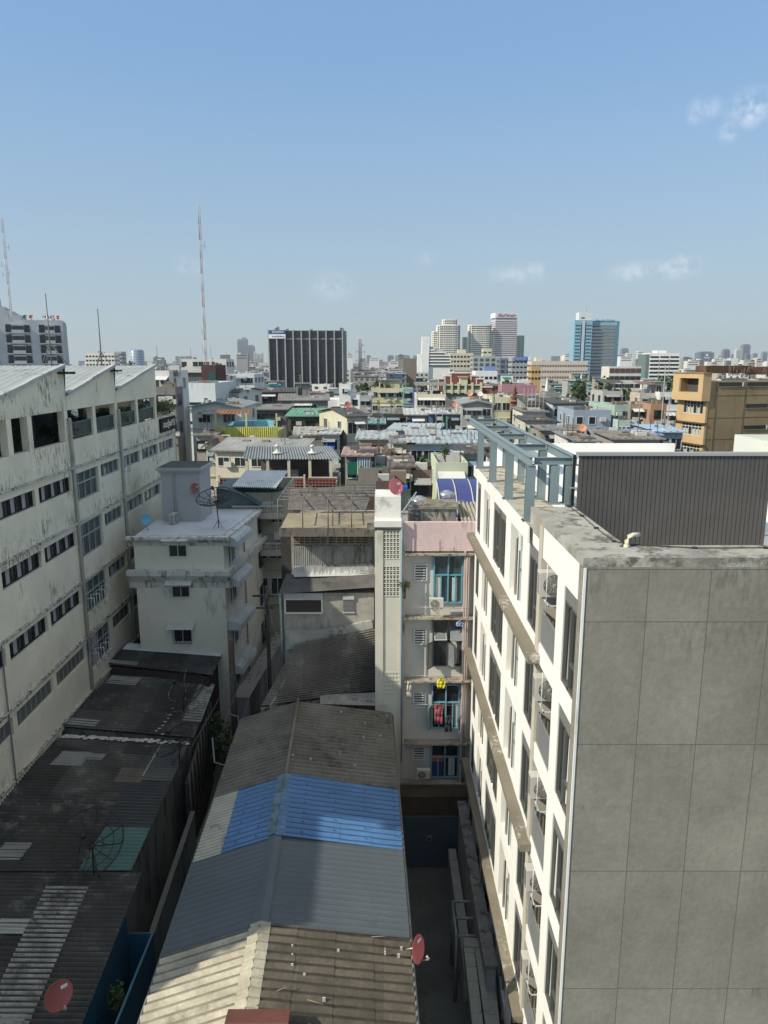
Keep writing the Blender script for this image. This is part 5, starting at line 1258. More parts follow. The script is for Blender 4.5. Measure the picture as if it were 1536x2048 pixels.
b=MB(); b.box(1,w-1,5.5,5.6,z-.5,z+1.9); L(b,'rear_wall',mat((.12,.115,.11),.9,.3))
for xx in (2.9,6.0):
    b=MB(); b.lathe([(.45,z+2.3),(.15,z+2.5),(.12,z+2.8),(.22,z+2.85),(.18,z+3.0),(.001,z+3.05)],(xx,3,0),10); L(b,'roof_ventilator',mat((.6,.6,.56),.6))
H_('grey gabled house with cream gable end behind the red lattice terrace',430,602,898,70,9.5,(.6,.55,.42),'gable',(.27,.275,.27),1,5,2.4,rot=-9,pb=908,wh=.8,yb=874)
H_('small dark roofed house with pale gable at the left end of the grey gabled house',412,430,892,74,6,(.5,.47,.38),'gabley','dark',1,1,1.2,pb=930,yb=881)
e=H_('rooftop yard walled with yellow corrugated sheet under a small brown roof',430,556,862,83.5,5.5,(.45,.42,.15),'flat','grey',0,0,pb=886,cat='roof terrace',name='roof_terrace')
w,z=e['_w'],e['_z']; ym=mat((.5,.47,.1),.7,.2,.8,.5,(.35,.33,.2),sx=1)
b=MB(); b.sheet((0,-.08,z-2.0),(w,-.08,z-2.0),(w,-.03,z+.45),(0,-.03,z+.45),30,.05,0,6,1); L(b,'yellow_sheet',ym)
b=MB(); b.sheet((-.2,.6,z+1.9),(w*.58,.6,z+1.9),(w*.52,3,z+2.3),(-.2,3,z+2.3),10,.05,0,4,1); L(b,'brown_roof',mat((.2,.11,.06),.8,.3,1))
for xx in (.1,w*.5,w*.98): b=MB(); b.box(xx-.09,xx+.09,.0,.18,z,z+2.0); L(b,'post',mat((.5,.48,.25),.8))
b=MB(); b.face([(.6,1,z+.2),(w*.95,1,z+.3),(w*.8,4,z+1.0),(1.6,4,z+.9)]); L(b,'blue_tarp',mat((.12,.32,.37),.6,.2,1))
b=MB(); b.box(-.3,w+.3,-.2,.3,z-2.3,z-2.0); L(b,'white_edge',mat((.7,.7,.55),.8,.1,1,.5,sx=3))
e=H_('white gabled house with three square dark windows above a narrow street',383,482,812,90,11,(.66,.66,.6),'gabley',(.25,.26,.26),2,2,1.6,pb=862,wh=1.2,ww=1.4,fl=2.6,extras=('antenna',),yb=803)
H_('low grey house with tiled roof under the white gabled house, by the narrow street',392,428,868,80,6,(.3,.28,.25),'shed','grey',1,3,.6,pb=905,wk='dark',yb=858)
e=H_('pale blue white block with two long strip windows below the tall lattice mast',354,430,766,108,14,(.6,.65,.65),'flat','pale',0,0,pb=850,cat='building',name='building')
for (a,c,zz) in ((.6,3.6,-6.0),(3.9,5.2,-6.0),(.6,3.6,-3.2),(3.8,5.3,-3.2)):
    b=MB(); b.box(a*.95,c*.95,-.05,-.003,e['_z']+zz,e['_z']+zz+.4,0); b.box(a*.95-.1,c*.95+.1,-.4,-.003,e['_z']+zz-.5,e['_z']+zz-.1,1); L(b,'strip_window',[GL,wm((.45,.52,.54))])
H_('dark maroon block with green glass side, behind the pale blue white block',402,431,730,124,8,(.09,.04,.045),'flat','dark',0,0,pb=765,cat='building',name='building',extras=())
b=MB(); e=bpy.data.objects[[o.name for o in COL.objects if o.get('label','').startswith('dark maroon')][0]]; b.box(e['_w']*.45,e['_w']*.98,-.05,-.003,4,e['_z']-1.2); b.build('glass_panel',glassm((.02,.07,.065)),e,world=False)
e=H_('long hall with beige roof and dark ribbed wall behind the sawtooth building',322,404,744,132,20,(.13,.14,.145),'shed','beige',0,0,2.0,pb=765,cat='hall',name='hall',yb=733); b=MB()
for k in range(26): x=e['_w']*k/26; b.box(x,x+.14,-.1,-.003,10,e['_z']-.3)
b.build('rib',wm((.2,.22,.22)),e,world=False)
H_('white house with a glazed upper balcony beside the shrubs on the factory terrace',309,338,741,84,8,(.66,.66,.62),'flat','pale',1,3,pb=772,wh=1.3,fl=2.6)
H_('stained grey house under the glazed white balcony house',311,350,774,80,3,(.2,.195,.18),'flat','dark',2,2,pb=850,st=.9,wk='dark')
H_('white two storey office with a long dark window right of the lattice mast',450,508,748,175,14,(.6,.62,.62),'flat','pale',2,2,pb=790,cat='building',name='building',ww=3,wh=1.2)
H_('plain white block with pale sheet top right of the maroon block',431,452,752,150,10,(.66,.66,.62),'flat','pale',0,0,pb=790,cat='building',name='building')
H_('long white building with dark flat eave on the skyline behind the mast',362,452,718,230,12,(.62,.62,.58),'flat','dark',1,8,pb=745,cat='building',name='building',wk='dark',wh=1.5,ww=2,fl=3.5)
H_('narrow white house with rows of louvred windows and steep grey roof',447,480,783,118,9,(.62,.64,.62),'gable','dark',3,3,1.6,rot=-14,pb=812,wh=1.3,ww=1.3,fl=2.6,yb=776)
H_('long dark roofed hall left of the white stepped house',482,590,783,150,12,(.1,.105,.105),'gable','dark',1,6,1.4,pb=800,wk='dark',cat='hall',name='hall',yb=775)
e=H_('open sided house wrapped in green netting under a long sheet roof',488,572,818,112,9,(.16,.14,.12),'shed','grey',1,5,1.2,pb=845,wk='dark',yb=808)
b=MB(); b.box(.2,e['_w']-1,-.12,-.06,e['_z']-3.3,e['_z']-1.4); b.build('green_net',mat((.01,.13,.09),.9,.3,1.5),e,world=False)
H_('weathered house with jumbled grey roofs and a tin annex behind the green netting',560,655,800,128,9,(.28,.26,.23),'gable','grey',1,5,1.2,rot=6,pb=820,extras=('antenna','room'),yb=787)
H_('dark stained block with a green sheet roof left of the cream house with balconies',576,664,831,98,8,(.13,.125,.11),'shed',(.1,.32,.2),1,3,.8,pb=852,wk='dark',st=.8,yb=816)
H_('long low house with pale worn roof and beige panels below the dark stained block',592,648,868,84,8,(.36,.33,.27),'shed','beige',1,3,1.4,rot=6,pb=892,wh=1.5,ww=1.6,yb=853)
H_('pale blue fronted annex with blue awning right of the beige panelled house',644,676,866,84,5,(.42,.52,.55),'shed','pale',1,2,.8,pb=890,extras=('tarp',),yb=855)
H_('cream house with yellow green balconies and grey hipped roof, left of the thin black mast',694,735,832,86,10,(.52,.5,.35),'gable','dark',2,2,1.3,rot=24,pb=890,wh=1.3,extras=('dish',),yb=816)
e=H_('white stepped house with small dark square windows in the centre',678,701,768,140,8,(.74,.74,.72),'flat','pale',2,1,pb=815,ww=.9,wh=.9,fl=3.6,st=.1)
b=MB(); z=e['_z']; w=e['_w']; b.box(w+.003,w+1.7,.3,8,0,z-2.1); b.box(-2.3,-.003,.4,8,0,z-2.9); b.build('wing',wm((.74,.74,.72),.1),e,world=False); 
window(e,w+.8,.295,z-4.0,.9,1,'F','dark'); window(e,w+1.0,.295,z-7.4,.9,1,'F','dark'); window(e,-1.2,.395,z-7,.9,1.1,'F','dark')
H_('plain grey house with two small dark windows right of the white stepped house',719,743,791,138,7,(.36,.37,.36),'flat','grey',2,2,pb=818,ww=.8,wh=.9)
H_('yellow house with a blue green end wall left of the blue tarpaulin',742,806,776,165,9,(.58,.52,.28),'flat','grey',2,4,pb=800,extras=('room','green'))
H_('blue green end house with two dark windows',806,827,777,158,9,(.22,.4,.36),'flat','green',3,1,pb=815,wk='dark',ww=1.6)
H_('small house behind a deep blue tarpaulin wall',828,836,780,150,5,(.03,.06,.35),'flat','blue',0,0,pb=800)
H_('cream apartment house with parapet balcony in front of the red stepped hall',833,892,788,130,9,(.6,.54,.4),'flat','grey',2,4,pb=815,cat='building',name='building',extras=('terrace',))
H_('row of roofs with tan plywood front behind the pale blue shed',764,812,826,104,8,(.42,.3,.14),'shed','grey',1,4,1.0,pb=848,wk='dark',wh=1.3,yb=815)
H_('grey roofed house with white awning in the row above the pale blue shed',813,858,828,102,8,(.22,.22,.2),'shed','pale',1,3,1.2,pb=850,wk='dark',wh=1.2,extras=('tarp',),yb=816)
H_('house with blue sheet front in the row below the cream apartment house',858,892,826,101,8,(.06,.15,.3),'shed','pale',1,1,1.2,pb=850,wk='dark',wh=1.3,yb=816)
H_('teal fronted house at the right end of the row of grey roofs',893,926,826,100,8,(.1,.25,.22),'shed','pale',1,1,1.2,pb=850,wk='dark',wh=1.2,ww=2,extras=('dish',),yb=816)
H_('long pale blue shed with a sloping roof above the blue roofed terrace house',778,872,858,88,8,(.5,.56,.58),'shed',(.36,.42,.45),0,0,1.0,rot=-8,pb=870,cat='shed',name='shed',yb=847)
e=H_('long pale blue house with bright corrugated roof and sliding windows, left of the roof frame',822,966,884,66,8,(.42,.5,.54),'shed',(.3,.37,.41),1,6,1.9,pb=940,wk='plain',wh=1.2,ww=1.3,extras=('antenna','antenna'),yb=860)
b=MB(); b.face([(1.6,-1.6,e['_z']-2.6),(w-3.5 if False else 5.2,-1.6,e['_z']-2.6),(5.2,-.02,e['_z']-2.1),(1.6,-.02,e['_z']-2.1)]); b.build('awning',mat((.6,.63,.63),.7),e,world=False)
b=MB(); b.box(0,e['_w'],-1.4,-.02,e['_z']-4.2,e['_z']-4.0); b.build('lower_roof',wm((.35,.38,.4)),e,world=False)
H_('small yellow house with a dark panel roof left of the long pale blue house',786,822,884,66,5,(.55,.5,.25),'shed',(.16,.18,.2),1,2,1.4,pb=935,wh=1.1,yb=871)
H_('teal tarpaulin roofed shed beside the thin black mast',726,766,846,95,7,(.12,.12,.12),'shed','teal',0,0,1.0,pb=860,cat='shed',name='shed',yb=836)
H_('low house with a grey sheet roof and peach end wall under the teal roof',718,786,876,74,7,(.5,.4,.33),'shed',(.33,.37,.39),1,4,.9,pb=900,wk='dark',yb=861)
H_('brown brick water house in front of the small yellow house',752,782,905,62,5,(.25,.12,.07),'flat','brown',0,0,pb=925)
H_('grey rooftop yard with a long pale parapet behind the stained house',690,764,910,60,6,(.3,.3,.25),'flat','beige',1,2,pb=935,st=.7)
e=H_('patchwork shed with a pink tin roof and green tarpaulin on a stained terrace',692,738,908,57,4,(.22,.21,.19),'shed',(.36,.22,.2),1,2,.6,pb=935,cat='shed',name='shed',yb=899); b=MB(); b.sheet((.9,-.4,e['_z']-1.6),(2.0,-.4,e['_z']-1.6),(2.0,-.3,e['_z']-.2),(.9,-.3,e['_z']-.2),6,.05,0,6,1); b.build('hanging_sheet',mat((.35,.45,.48),.7),e,world=False)
b=MB(); b.box(.1,1.0,-.3,-.2,e['_z']-1.6,e['_z']-.6); b.box(1.9,3.2,-.3,-.2,e['_z']-1.7,e['_z']-.9); b.build('green_tarp',mat((.01,.12,.08),.8),e,world=False)
H_('mottled grey brown wall house under the patchwork shed',716,786,936,55,6,(.24,.22,.18),'flat','grey',0,0,pb=985,st=.9)
H_('maroon walled rooftop behind the pink satellite dish',752,790,962,46,5,(.14,.08,.07),'flat','brown',0,0,pb=1000,st=.5)
e=H_('pale green balcony house with potted trees on its corner, behind the blue canopy',872,936,925,52,6,(.5,.55,.38),'flat','beige',1,2,pb=960,ww=.8,wh=1.0)
potted_pts=onY(890,915,52.6)
tree(potted_pts.x,52.8,e['_z']-.6,2.0,.5,'small potted tree on the corner of the pale green balcony house',None,61,260,.14,'potted_tree','plant')
H_('house with grey tin lean-to and dark tiled roof beside the pale green balcony house',928,962,905,56,5,(.4,.4,.38),'shed','dark',1,1,.8,pb=930,yb=896)
H_('narrow grey house with a tiled skirt roof left of the pale green balcony house',784,822,930,56,5,(.4,.42,.4),'shed','brown',1,2,.6,pb=965,extras=('tarp',),yb=921)
H_('maroon brick house right of the tiled skirt roof',822,872,940,56,5,(.22,.13,.11),'flat','brown',1,3,pb=960,wk='dark',extras=('green',))
H_('grey two storey house with strip windows and a low gabled roof beside the roof frame',924,984,806,98,10,(.33,.33,.31),'gabley',(.28,.29,.28),2,3,.9,pb=855,wh=.9,ww=1.4,fl=2.4,extras=('dish','dish'),yb=800)
H_('cream yellow apartment block with long window bands behind the roof frame',986,1022,794,112,12,(.6,.57,.38),'flat','beige',2,2,pb=838,cat='building',name='building',wh=1.1,ww=2)
H_('plain pale yellow block with slanting window hoods right of the window bands',1023,1062,794,113,12,(.56,.54,.4),'flat','beige',2,1,pb=838,cat='building',name='building',wh=.7,ww=1.2)
H_('white low annex with cream front beside the scaffolding',1046,1092,822,100,8,(.62,.6,.52),'shed','grey',1,3,.6,pb=850,yb=816)
e=H_('unfinished house wrapped in bamboo scaffolding with a slanting dark roof',1050,1086,805,104,7,(.28,.28,.26),'shed','dark',1,2,2.6,pb=822,yb=790)
b=MB()
for k in range(6):
    b.tube([(k*.55-.3,-.7,4),(k*.55-.3,-.7,e['_z']+2)],.035,4); b.tube([(-.5,-.7,e['_z']+1-1.2*k),(e['_w']+1.2,-.7,e['_z']+1-1.2*k)],.03,4)
b.build('scaffold',mat((.35,.32,.28),.9),e,world=False)
H_('tall bare lattice of scaffolding poles right of the unfinished house',1092,1118,785,112,5,(.25,.25,.24),'flat','grey',3,2,pb=820,wk='dark')
H_('wide dark gabled house with a pale blue gable wall above the blue grey house',1106,1172,806,106,9,(.45,.55,.55),'gable','dark',1,3,1.7,rot=10,pb=828,yb=795)
H_('cream house with green awning left of the blue grey house',1050,1104,840,92,7,(.52,.5,.38),'shed','dark',1,3,.6,pb=862,extras=('tarp',),yb=834)
H_('blue grey house with green edged roof and small shuttered windows',1148,1223,820,94,9,(.26,.33,.42),'flat',(.1,.25,.12),2,3,pb=858,wh=.9,ww=.8,fl=3.2,st=.15)
H_('mint green house with an ochre side wall right of the blue grey house',1230,1258,810,96,9,(.3,.45,.36),'flat','green',2,1,rot=6,pb=860,wk='dark',ww=1.4,wh=1.3)
H_('glazed mint balcony projecting from the mint green house',1236,1262,840,92,2,(.38,.5,.42),'flat','green',1,3,pb=858,wh=1.1,ww=.9)
H_('mottled brown house with a deep shaded side right of the mint green house',1262,1302,808,104,8,(.3,.25,.16),'flat','grey',2,2,pb=850,st=.9,wk='dark')
H_('ochre house with a bare brick bay left of the orange building',1302,1334,808,101,8,(.42,.24,.14),'flat','brown',2,1,pb=852,st=.6,wk='dark')
H_('crumbling white house with small hooded windows beside the orange building',1320,1362,784,128,9,(.66,.66,.6),'flat','grey',3,2,pb=815,st=.6,wk='dark',extras=('room',))
H_('cream house with hooded windows and rusty rooftop room left of the crumbling white house',1282,1320,786,130,8,(.5,.43,.33),'flat','rust',2,2,pb=806,extras=('terrace',))
H_('grey white walled house with a maroon terrace above the mottled brown house',1206,1246,782,135,8,(.4,.41,.38),'flat','dark',1,2,pb=805,extras=('terrace',),wk='dark')
H_('long beige blank walled house behind the near end of the roof frame',1082,1168,858,78,6,(.3,.26,.19),'gable','grey',1,2,.7,pb=890,st=.7,wk='dark',yb=852)
H_('teal fronted shack with pale roof edge above the white parapet',1152,1192,880,64,5,(.1,.22,.24),'shed','grey',1,2,.7,pb=895,wk='plain',extras=('dish',),yb=871)
H_('white walled shack with red base left of the teal shack',1135,1153,874,66,5,(.6,.58,.55),'shed','grey',1,1,.7,pb=895,yb=868)
H_('low house with a wide brown grey roof in front of the mint green house',1192,1262,872,74,7,(.4,.36,.3),'gable','grey',1,3,1.1,rot=-8,pb=893,yb=858)
H_('shed with slanting grey brown roof left of the blue roofed house',1226,1320,876,66,6,(.3,.28,.24),'shed',(.2,.18,.15),1,3,.8,pb=893,wk='dark',cat='shed',name='shed',extras=('antenna',),yb=862)
H_('blue roofed house with grey sliding windows beside the orange building',1317,1366,862,80,8,(.33,.36,.37),'shed',(.2,.4,.6),1,2,1.0,pb=890,wh=1.2,ww=1.5,yb=853)
H_('small shed with a flat blue sheet roof left of the blue roofed house',1272,1318,868,78,5,(.38,.38,.36),'shed',(.14,.25,.5),1,2,.5,pb=885,cat='shed',name='shed',yb=860)
# ---- orange building
def orange():
    A=onY(1417,752,92); rot=R(15); e=empty('orange_apartment_block',(A.x,92,0),'orange plastered apartment block with a rough brown side wall and ruined rooftop, right edge','building',None,rot)
    Z=A.z+.3; og=mat((.5,.35,.19),.85,.08,.4,.25,(.35,.22,.1),sx=1.2); br=mat((.29,.22,.125),.95,.15,.3,.45,(.12,.08,.045),sx=.8,soft=.3)
    W=lambda b,n,m:b.build(n,m,e,world=False)
    D=5.6; L_=24
    b=MB(); b.box(.3,L_,0,D,0,Z-1); W(b,'side_wall',br)
    b=MB(); b.box(-.0,L_,-.003,0,0,0.1) if False else None
    # rows of slots in the brown wall
    for r in range(3):
        for c in range(4):
            if c==0 and r>0: continue
            x=1.7+c*4.3; z=Z-1.1-2.75*r
            w=MB(); w.box(x,x+3.6,-.06,-.003,z-.5,z,0); w.box(x+3.4,x+3.6,-.08,-.061,z-.5,z,1); w.box(x-.06,x+3.66,-.1,-.003,z-.58,z-.5,2); W(w,'slot_window',[GLD,WHITE,br])
    b=MB()
    for x in (1.4,5.7,10,14.3): b.box(x-.12,x+.05,-.05,-.004,0,Z-1)
    for z in (Z-2.7,Z-5.5,Z-8.2): b.box(.3,L_,-.03,-.0035,z-.06,z)
    W(b,'wall_rib',mat((.22,.15,.07),.95,.2,.5,.5))
    b=MB()
    for i in range(5):
        for j in range(3): b.box(.45+j*.28,.65+j*.28,-.02,-.0045,Z-1.3-i*.3,Z-1.15-i*.3)
    W(b,'vent_block',mat((.33,.25,.14),.9))
    # orange left face: top storey overhangs
    b=MB(); b.box(-.9,.3,-.25,D,Z-3.4,Z-2.35,0); b.box(-.9,.3,-.25,D,Z-.6,Z,0); b.box(-.9,.3,-.25,.6,Z-2.35,Z-.6,0); b.box(-.9,.3,D-1.6,D,Z-2.35,Z-.6,0); b.box(-.9,.3,4,4.3,Z-2.35,Z-.6,0); b.box(.2,.29,.6,D-1.6,Z-2.35,Z-.6,1); W(b,'top_storey',[og,mat((.07,.065,.06),.9)])
    b=MB(); b.box(-1.0,.3,-.35,D+.1,Z,Z+.12); W(b,'cornice',br)
    for r in range(4):
        z=Z-3.4-2.75*r
        b=MB(); b.box(-.0,.3,-.05,D,z-2.75,z-1.7,0); b.box(0,.3,-.05,.5,z-1.7,z,0); b.box(0,.3,D-1.0,D,z-1.7,z,0); b.box(0,.3,4.3,4.7,z-1.7,z,0); b.box(-.35,.3,-.15,D,z-2.9,z-2.75,1); W(b,'storey_wall',[og,mat((.1,.07,.04),.9)])
        for (a,c) in ((.5,4.3),(4.7,D-1.0)):
            w=MB(); w.box(.1,.2,a,c,z-1.7,z-.02,1); n=6
            for k in range(n+1): y=a+(c-a)*k/n; w.box(.05,.099,y-.04,y+.04,z-1.7,z-.02,0)
            w.box(.04,.098,a,c,z-.62,z-.54,0); w.box(.04,.098,a,c,z-1.7,z-1.62,0)
            for k in range(n):
                if random.Random(r*7+k).random()<.5: y=a+(c-a)*(k+.12)/n; w.box(.085,.0995,y,y+(c-a)/n*.7,z-1.6,z-.9,2)
            W(w,'window',[mat((.5,.5,.45),.7),GL,mat((.4,.38,.33),.9)])
    b=MB(); b.box(1.2,8,2,D-1.5,Z,Z+.95,0); b.box(8.5,19,2.5,D-2,Z-.2,Z+.8,1); W(b,'rooftop_ruin',[mat((.12,.07,.045),.95,.3,1,.7),mat((.16,.09,.06),.95,.3,2)])
    b=MB(); rg=random.Random(9)
    for k in range(40): x=3+rg.random()*18; b.tube([(x,1.9,Z-.3),(x+rg.uniform(-.3,.3),1.8,Z+rg.uniform(.3,1.3))],.05,4)
    b.tube([(13.5,1.0,Z),(13.5,1.0,Z+2.0)],.3,8,1); W(b,'rooftop_debris',[mat((.2,.14,.1),.95),mat((.5,.5,.46),.8)])
    b=MB(); b.tube([(-1.0,7.3,0),(-1.0,7.3,Z+1)],.07,5); b.tube([(-.5,6.6,0),(-.5,6.6,Z-3.6)],.06,5)
    for z in (Z-6,Z-8.8): b.tube([(-.3,6,z),(-1.3,6.4,z+.9)],.04,4); b.tube([(-.3,5,z),(-1.3,5.4,z+.9)],.04,4)
    W(b,'drain_pipe',plain((.3,.3,.3)))
    reg(A.x-5,A.x+24,90,112,1350,1536,92,900)
orange()
# ---- red stepped hall
def redhall():
    A=onY(876,762,190); e=empty('stepped_hall',(A.x,190,0),'red hall with stepped gable outlined in white and a cream balcony front','hall')
    W=lambda b,n,m:b.build(n,m,e,world=False); s=190/1450*1.0
    rd=wm((.26,.055,.035),.2); wt=wm((.66,.62,.55),.1); cr=wm((.55,.56,.33),.3)
    Z=lambda py: onY(900,py,190).z
    X=lambda px: onY(px,760,190).x-A.x
    for (a,c,t) in ((876,889,756),(889,901,750),(901,941,744),(941,952,750),(952,967,756)):
        b=MB(); b.box(X(a),X(c),0,3,0,Z(t)-.35,0); b.box(X(a)-.1,X(c)+.1,-.15,3,Z(t)-.35,Z(t),1); b.box(X(a)-.02,X(a)+.25,-.1,-.003,Z(790),Z(t)-.36,1); W(b,'gable_step',[rd,wt])
    b=MB(); b.box(X(958),X(984),-1,2,0,Z(775),0); b.box(X(958)-.1,X(984)+.1,-1.15,2,Z(775),Z(775)+.3,1); b.box(X(982),X(1003),-2,1,0,Z(781)); W(b,'side_wing',[rd,wt])
    b=MB(); b.box(X(918),X(933),-2.5,-.3,Z(768),Z(754),0); b.box(X(915),X(934),-2.9,-.3,Z(754),Z(753),0); W(b,'roof_box',cr)
    b=MB(); b.box(X(886),X(957),-5,-.3,0,Z(768),0); W(b,'front_block',mat((.2,.2,.19),.9))
    b=MB(); b.box(X(884),X(958),-5.6,-5.01,Z(784),Z(778),0); b.box(X(884),X(958),-5.6,-5.01,Z(770),Z(767.5),0)
    for px in (884,898,911,925,938,955): b.box(X(px),X(px)+.5,-5.8,-5.02,Z(786),Z(764),0)
    W(b,'balcony',cr)
    reg(A.x-1,A.x+20,184,194,874,1003,190,792)
redhall()
# ---- trees in the city
for i,(px,py,Y,h,r,lab) in enumerate([(1340,736,150,0,5.5,'large dark green tree in front of the white terraced offices, left of the orange building'),(1318,741,155,0,4.5,'rounder tree adjoining the large tree left of the orange building'),
    (1232,750,150,0,4.6,'round dark tree in front of the low school building'),(1213,755,146,0,3.4,'small tree at the left foot of the round dark tree'),(1157,757,190,0,3.6,'pale green tree between rooftops below the blue tower'),
    (1005,754,200,0,4.2,'bright green tree to the right of the red stepped hall'),(765,757,235,0,5,'wide low tree left of the brown windowless tower'),(728,757,245,0,3.4,'small tree showing above roofs left of the wide low tree'),(845,764,210,0,3.8,'dark tree left of the red stepped hall'),(262,727,210,0,2.5,'dark bushy treetop just above the middle sawtooth roof')]):
    A=onY(px,py,Y); tree(A.x,Y,0,A.z,r,lab,'trees among the rooftops',70+i,2200,.85)
    PROT.append((px-36,px+36,Y,py+24)); FOOT.append((A.x-r,A.x+r,Y-r,Y+r))
# ---- black lattice phone masts in the middle ground
def lattice(px,ytop,Y,zb,w,cols,label,name='lattice_mast',arms=True,n=None,grp=None):
    A=onY(px,ytop,Y); e=empty(name,(A.x,Y,zb),label,'mast',grp); h=A.z-zb; n=n or int(h/(w*1.4)); 
    seg=len(cols)
    for s in range(seg):
        b=MB(); i0=int(n*s/seg); i1=int(n*(s+1)/seg); 
        za,zc=h*i0/n,h*i1/n; P=[(w/2*math.cos(t),w/2*math.sin(t)) for t in (.5,2.6,4.7)]
        for x,y in P: b.tube([(x,y,za),(x,y,zc)],w*.1,4)
        for i in range(i0,i1):
            z0,z1=h*i/n,h*(i+1)/n
            for k in range(3):
                (xa,ya),(xb,yb)=P[k],P[(k+1)%3]; b.tube([(xa,ya,z0),(xb,yb,z1)],w*.05,3)
        b.build('mast_section',plain(cols[s],.6),e,world=False)
    if arms:
        rg=random.Random(int(px)); b=MB()
        for k in range(5): z=h*rg.uniform(.3,.98); a=rg.uniform(0,6.28); b.tube([(0,0,z),(math.cos(a)*w*1.8,math.sin(a)*w*1.8,z)],w*.06,4); b.tube([(math.cos(a)*w*1.8,math.sin(a)*w*1.8,z-.6),(math.cos(a)*w*1.8,math.sin(a)*w*1.8,z+.8)],w*.08,4)
        b.build('antenna_arm',plain((.2,.2,.2)),e,world=False)
    return e
RDc,WHc=(.36,.25,.24),(.42,.42,.42)
lattice(397,410,150,10,.46,[RDc,WHc]*7,'very tall thin red and white lattice mast rising high above the rooftops',n=90)
lattice(3,437,180,34,.5,[WHc,RDc]*4,'tall grey lattice mast on the roof of the white apartment tower, left edge',n=44)
lattice(720,678,420,20,1.6,[(.25,.2,.2)]*3,'small lattice tower on the skyline right of the black office block',n=14)
lattice(757,800,80,8,.3,[(.05,.05,.055)]*2,'black lattice mast standing among roofs left of the small yellow house',n=20)
lattice(988,784,105,12,.35,[(.1,.1,.11)],'slender dark mast in front of the cream yellow apartment block',n=14)
for px,yt,Y,lab in ((313,692,900,'thin far antenna above the sawtooth roofs, nearest the glass cylinder tower'),(381,694,1000,'thin far antenna left of the tall lattice mast'),(421,694,1000,'thin far antenna right of the tall lattice mast')):
    A=onY(px,yt,Y); mast(A.x,Y,5,A.z-5,.5,lab,'far antennas on the skyline')
# ---- big named buildings on the skyline
def tower(label,px0,px1,py,Y,dep,wall,bands=10,bc=None,bh=.45,rot=0,pb=735,cols=0,name='tower',cat='tower',cap=None,sidebands=True,fl=None,kind='band',roofbox=None):
    A=onY(px0,py,Y); B=onY(px1,py,Y); w=(B.x-A.x)/math.cos(R(rot)); Z=A.z
    e=empty(name,(A.x,Y,0),label,cat,None,R(rot)); W=wm(wall,.12); W_=lambda b,n,m:b.build(n,m,e,world=False)
    b=MB(); b.box(0,w,0,dep,0,Z); W_(b,'wall',W); bm=bc if bc is not None else GL
    f=fl or 3.3; z=Z-1.2-f*(1-bh)
    for i in range(bands):
        z0=Z-1.0-f*(i+1)+f*.3; z1=z0+f*bh
        if z0<3: break
        b=MB()
        if cols:
            for c in range(cols):
                xa=w*(c+.18)/cols; xb=w*(c+.82)/cols; b.box(xa,xb,-.12,-.005,z0,z1,0)
            if sidebands:
                n=max(2,int(cols*dep/w))
                for c in range(n):
                    ya=dep*(c+.2)/n; yb=dep*(c+.8)/n; xs=(-.12,-.005) if (A.x>0 or rot>5) else (w+.005,w+.12); b.box(xs[0],xs[1],ya,yb,z0,z1,0)
        else:
            b.box(.2,w-.2,-.12,-.005,z0,z1,0)
            if sidebands: 
                xs=(-.12,-.005) if (A.x>0 or rot>5) else (w+.005,w+.12); b.box(xs[0],xs[1],.2,dep-.2,z0,z1,0)
        W_(b,'window_band',bm)
    if roofbox:
        a,c,h,col=roofbox; b=MB(); b.box(w*a,w*c,dep*.25,dep*.8,Z,Z+h); W_(b,'roof_box',wm(col,.1))
    reg(A.x,B.x,Y,Y+dep,px0,px1,Y,pb); e['_w']=w;e['_z']=Z
    return e
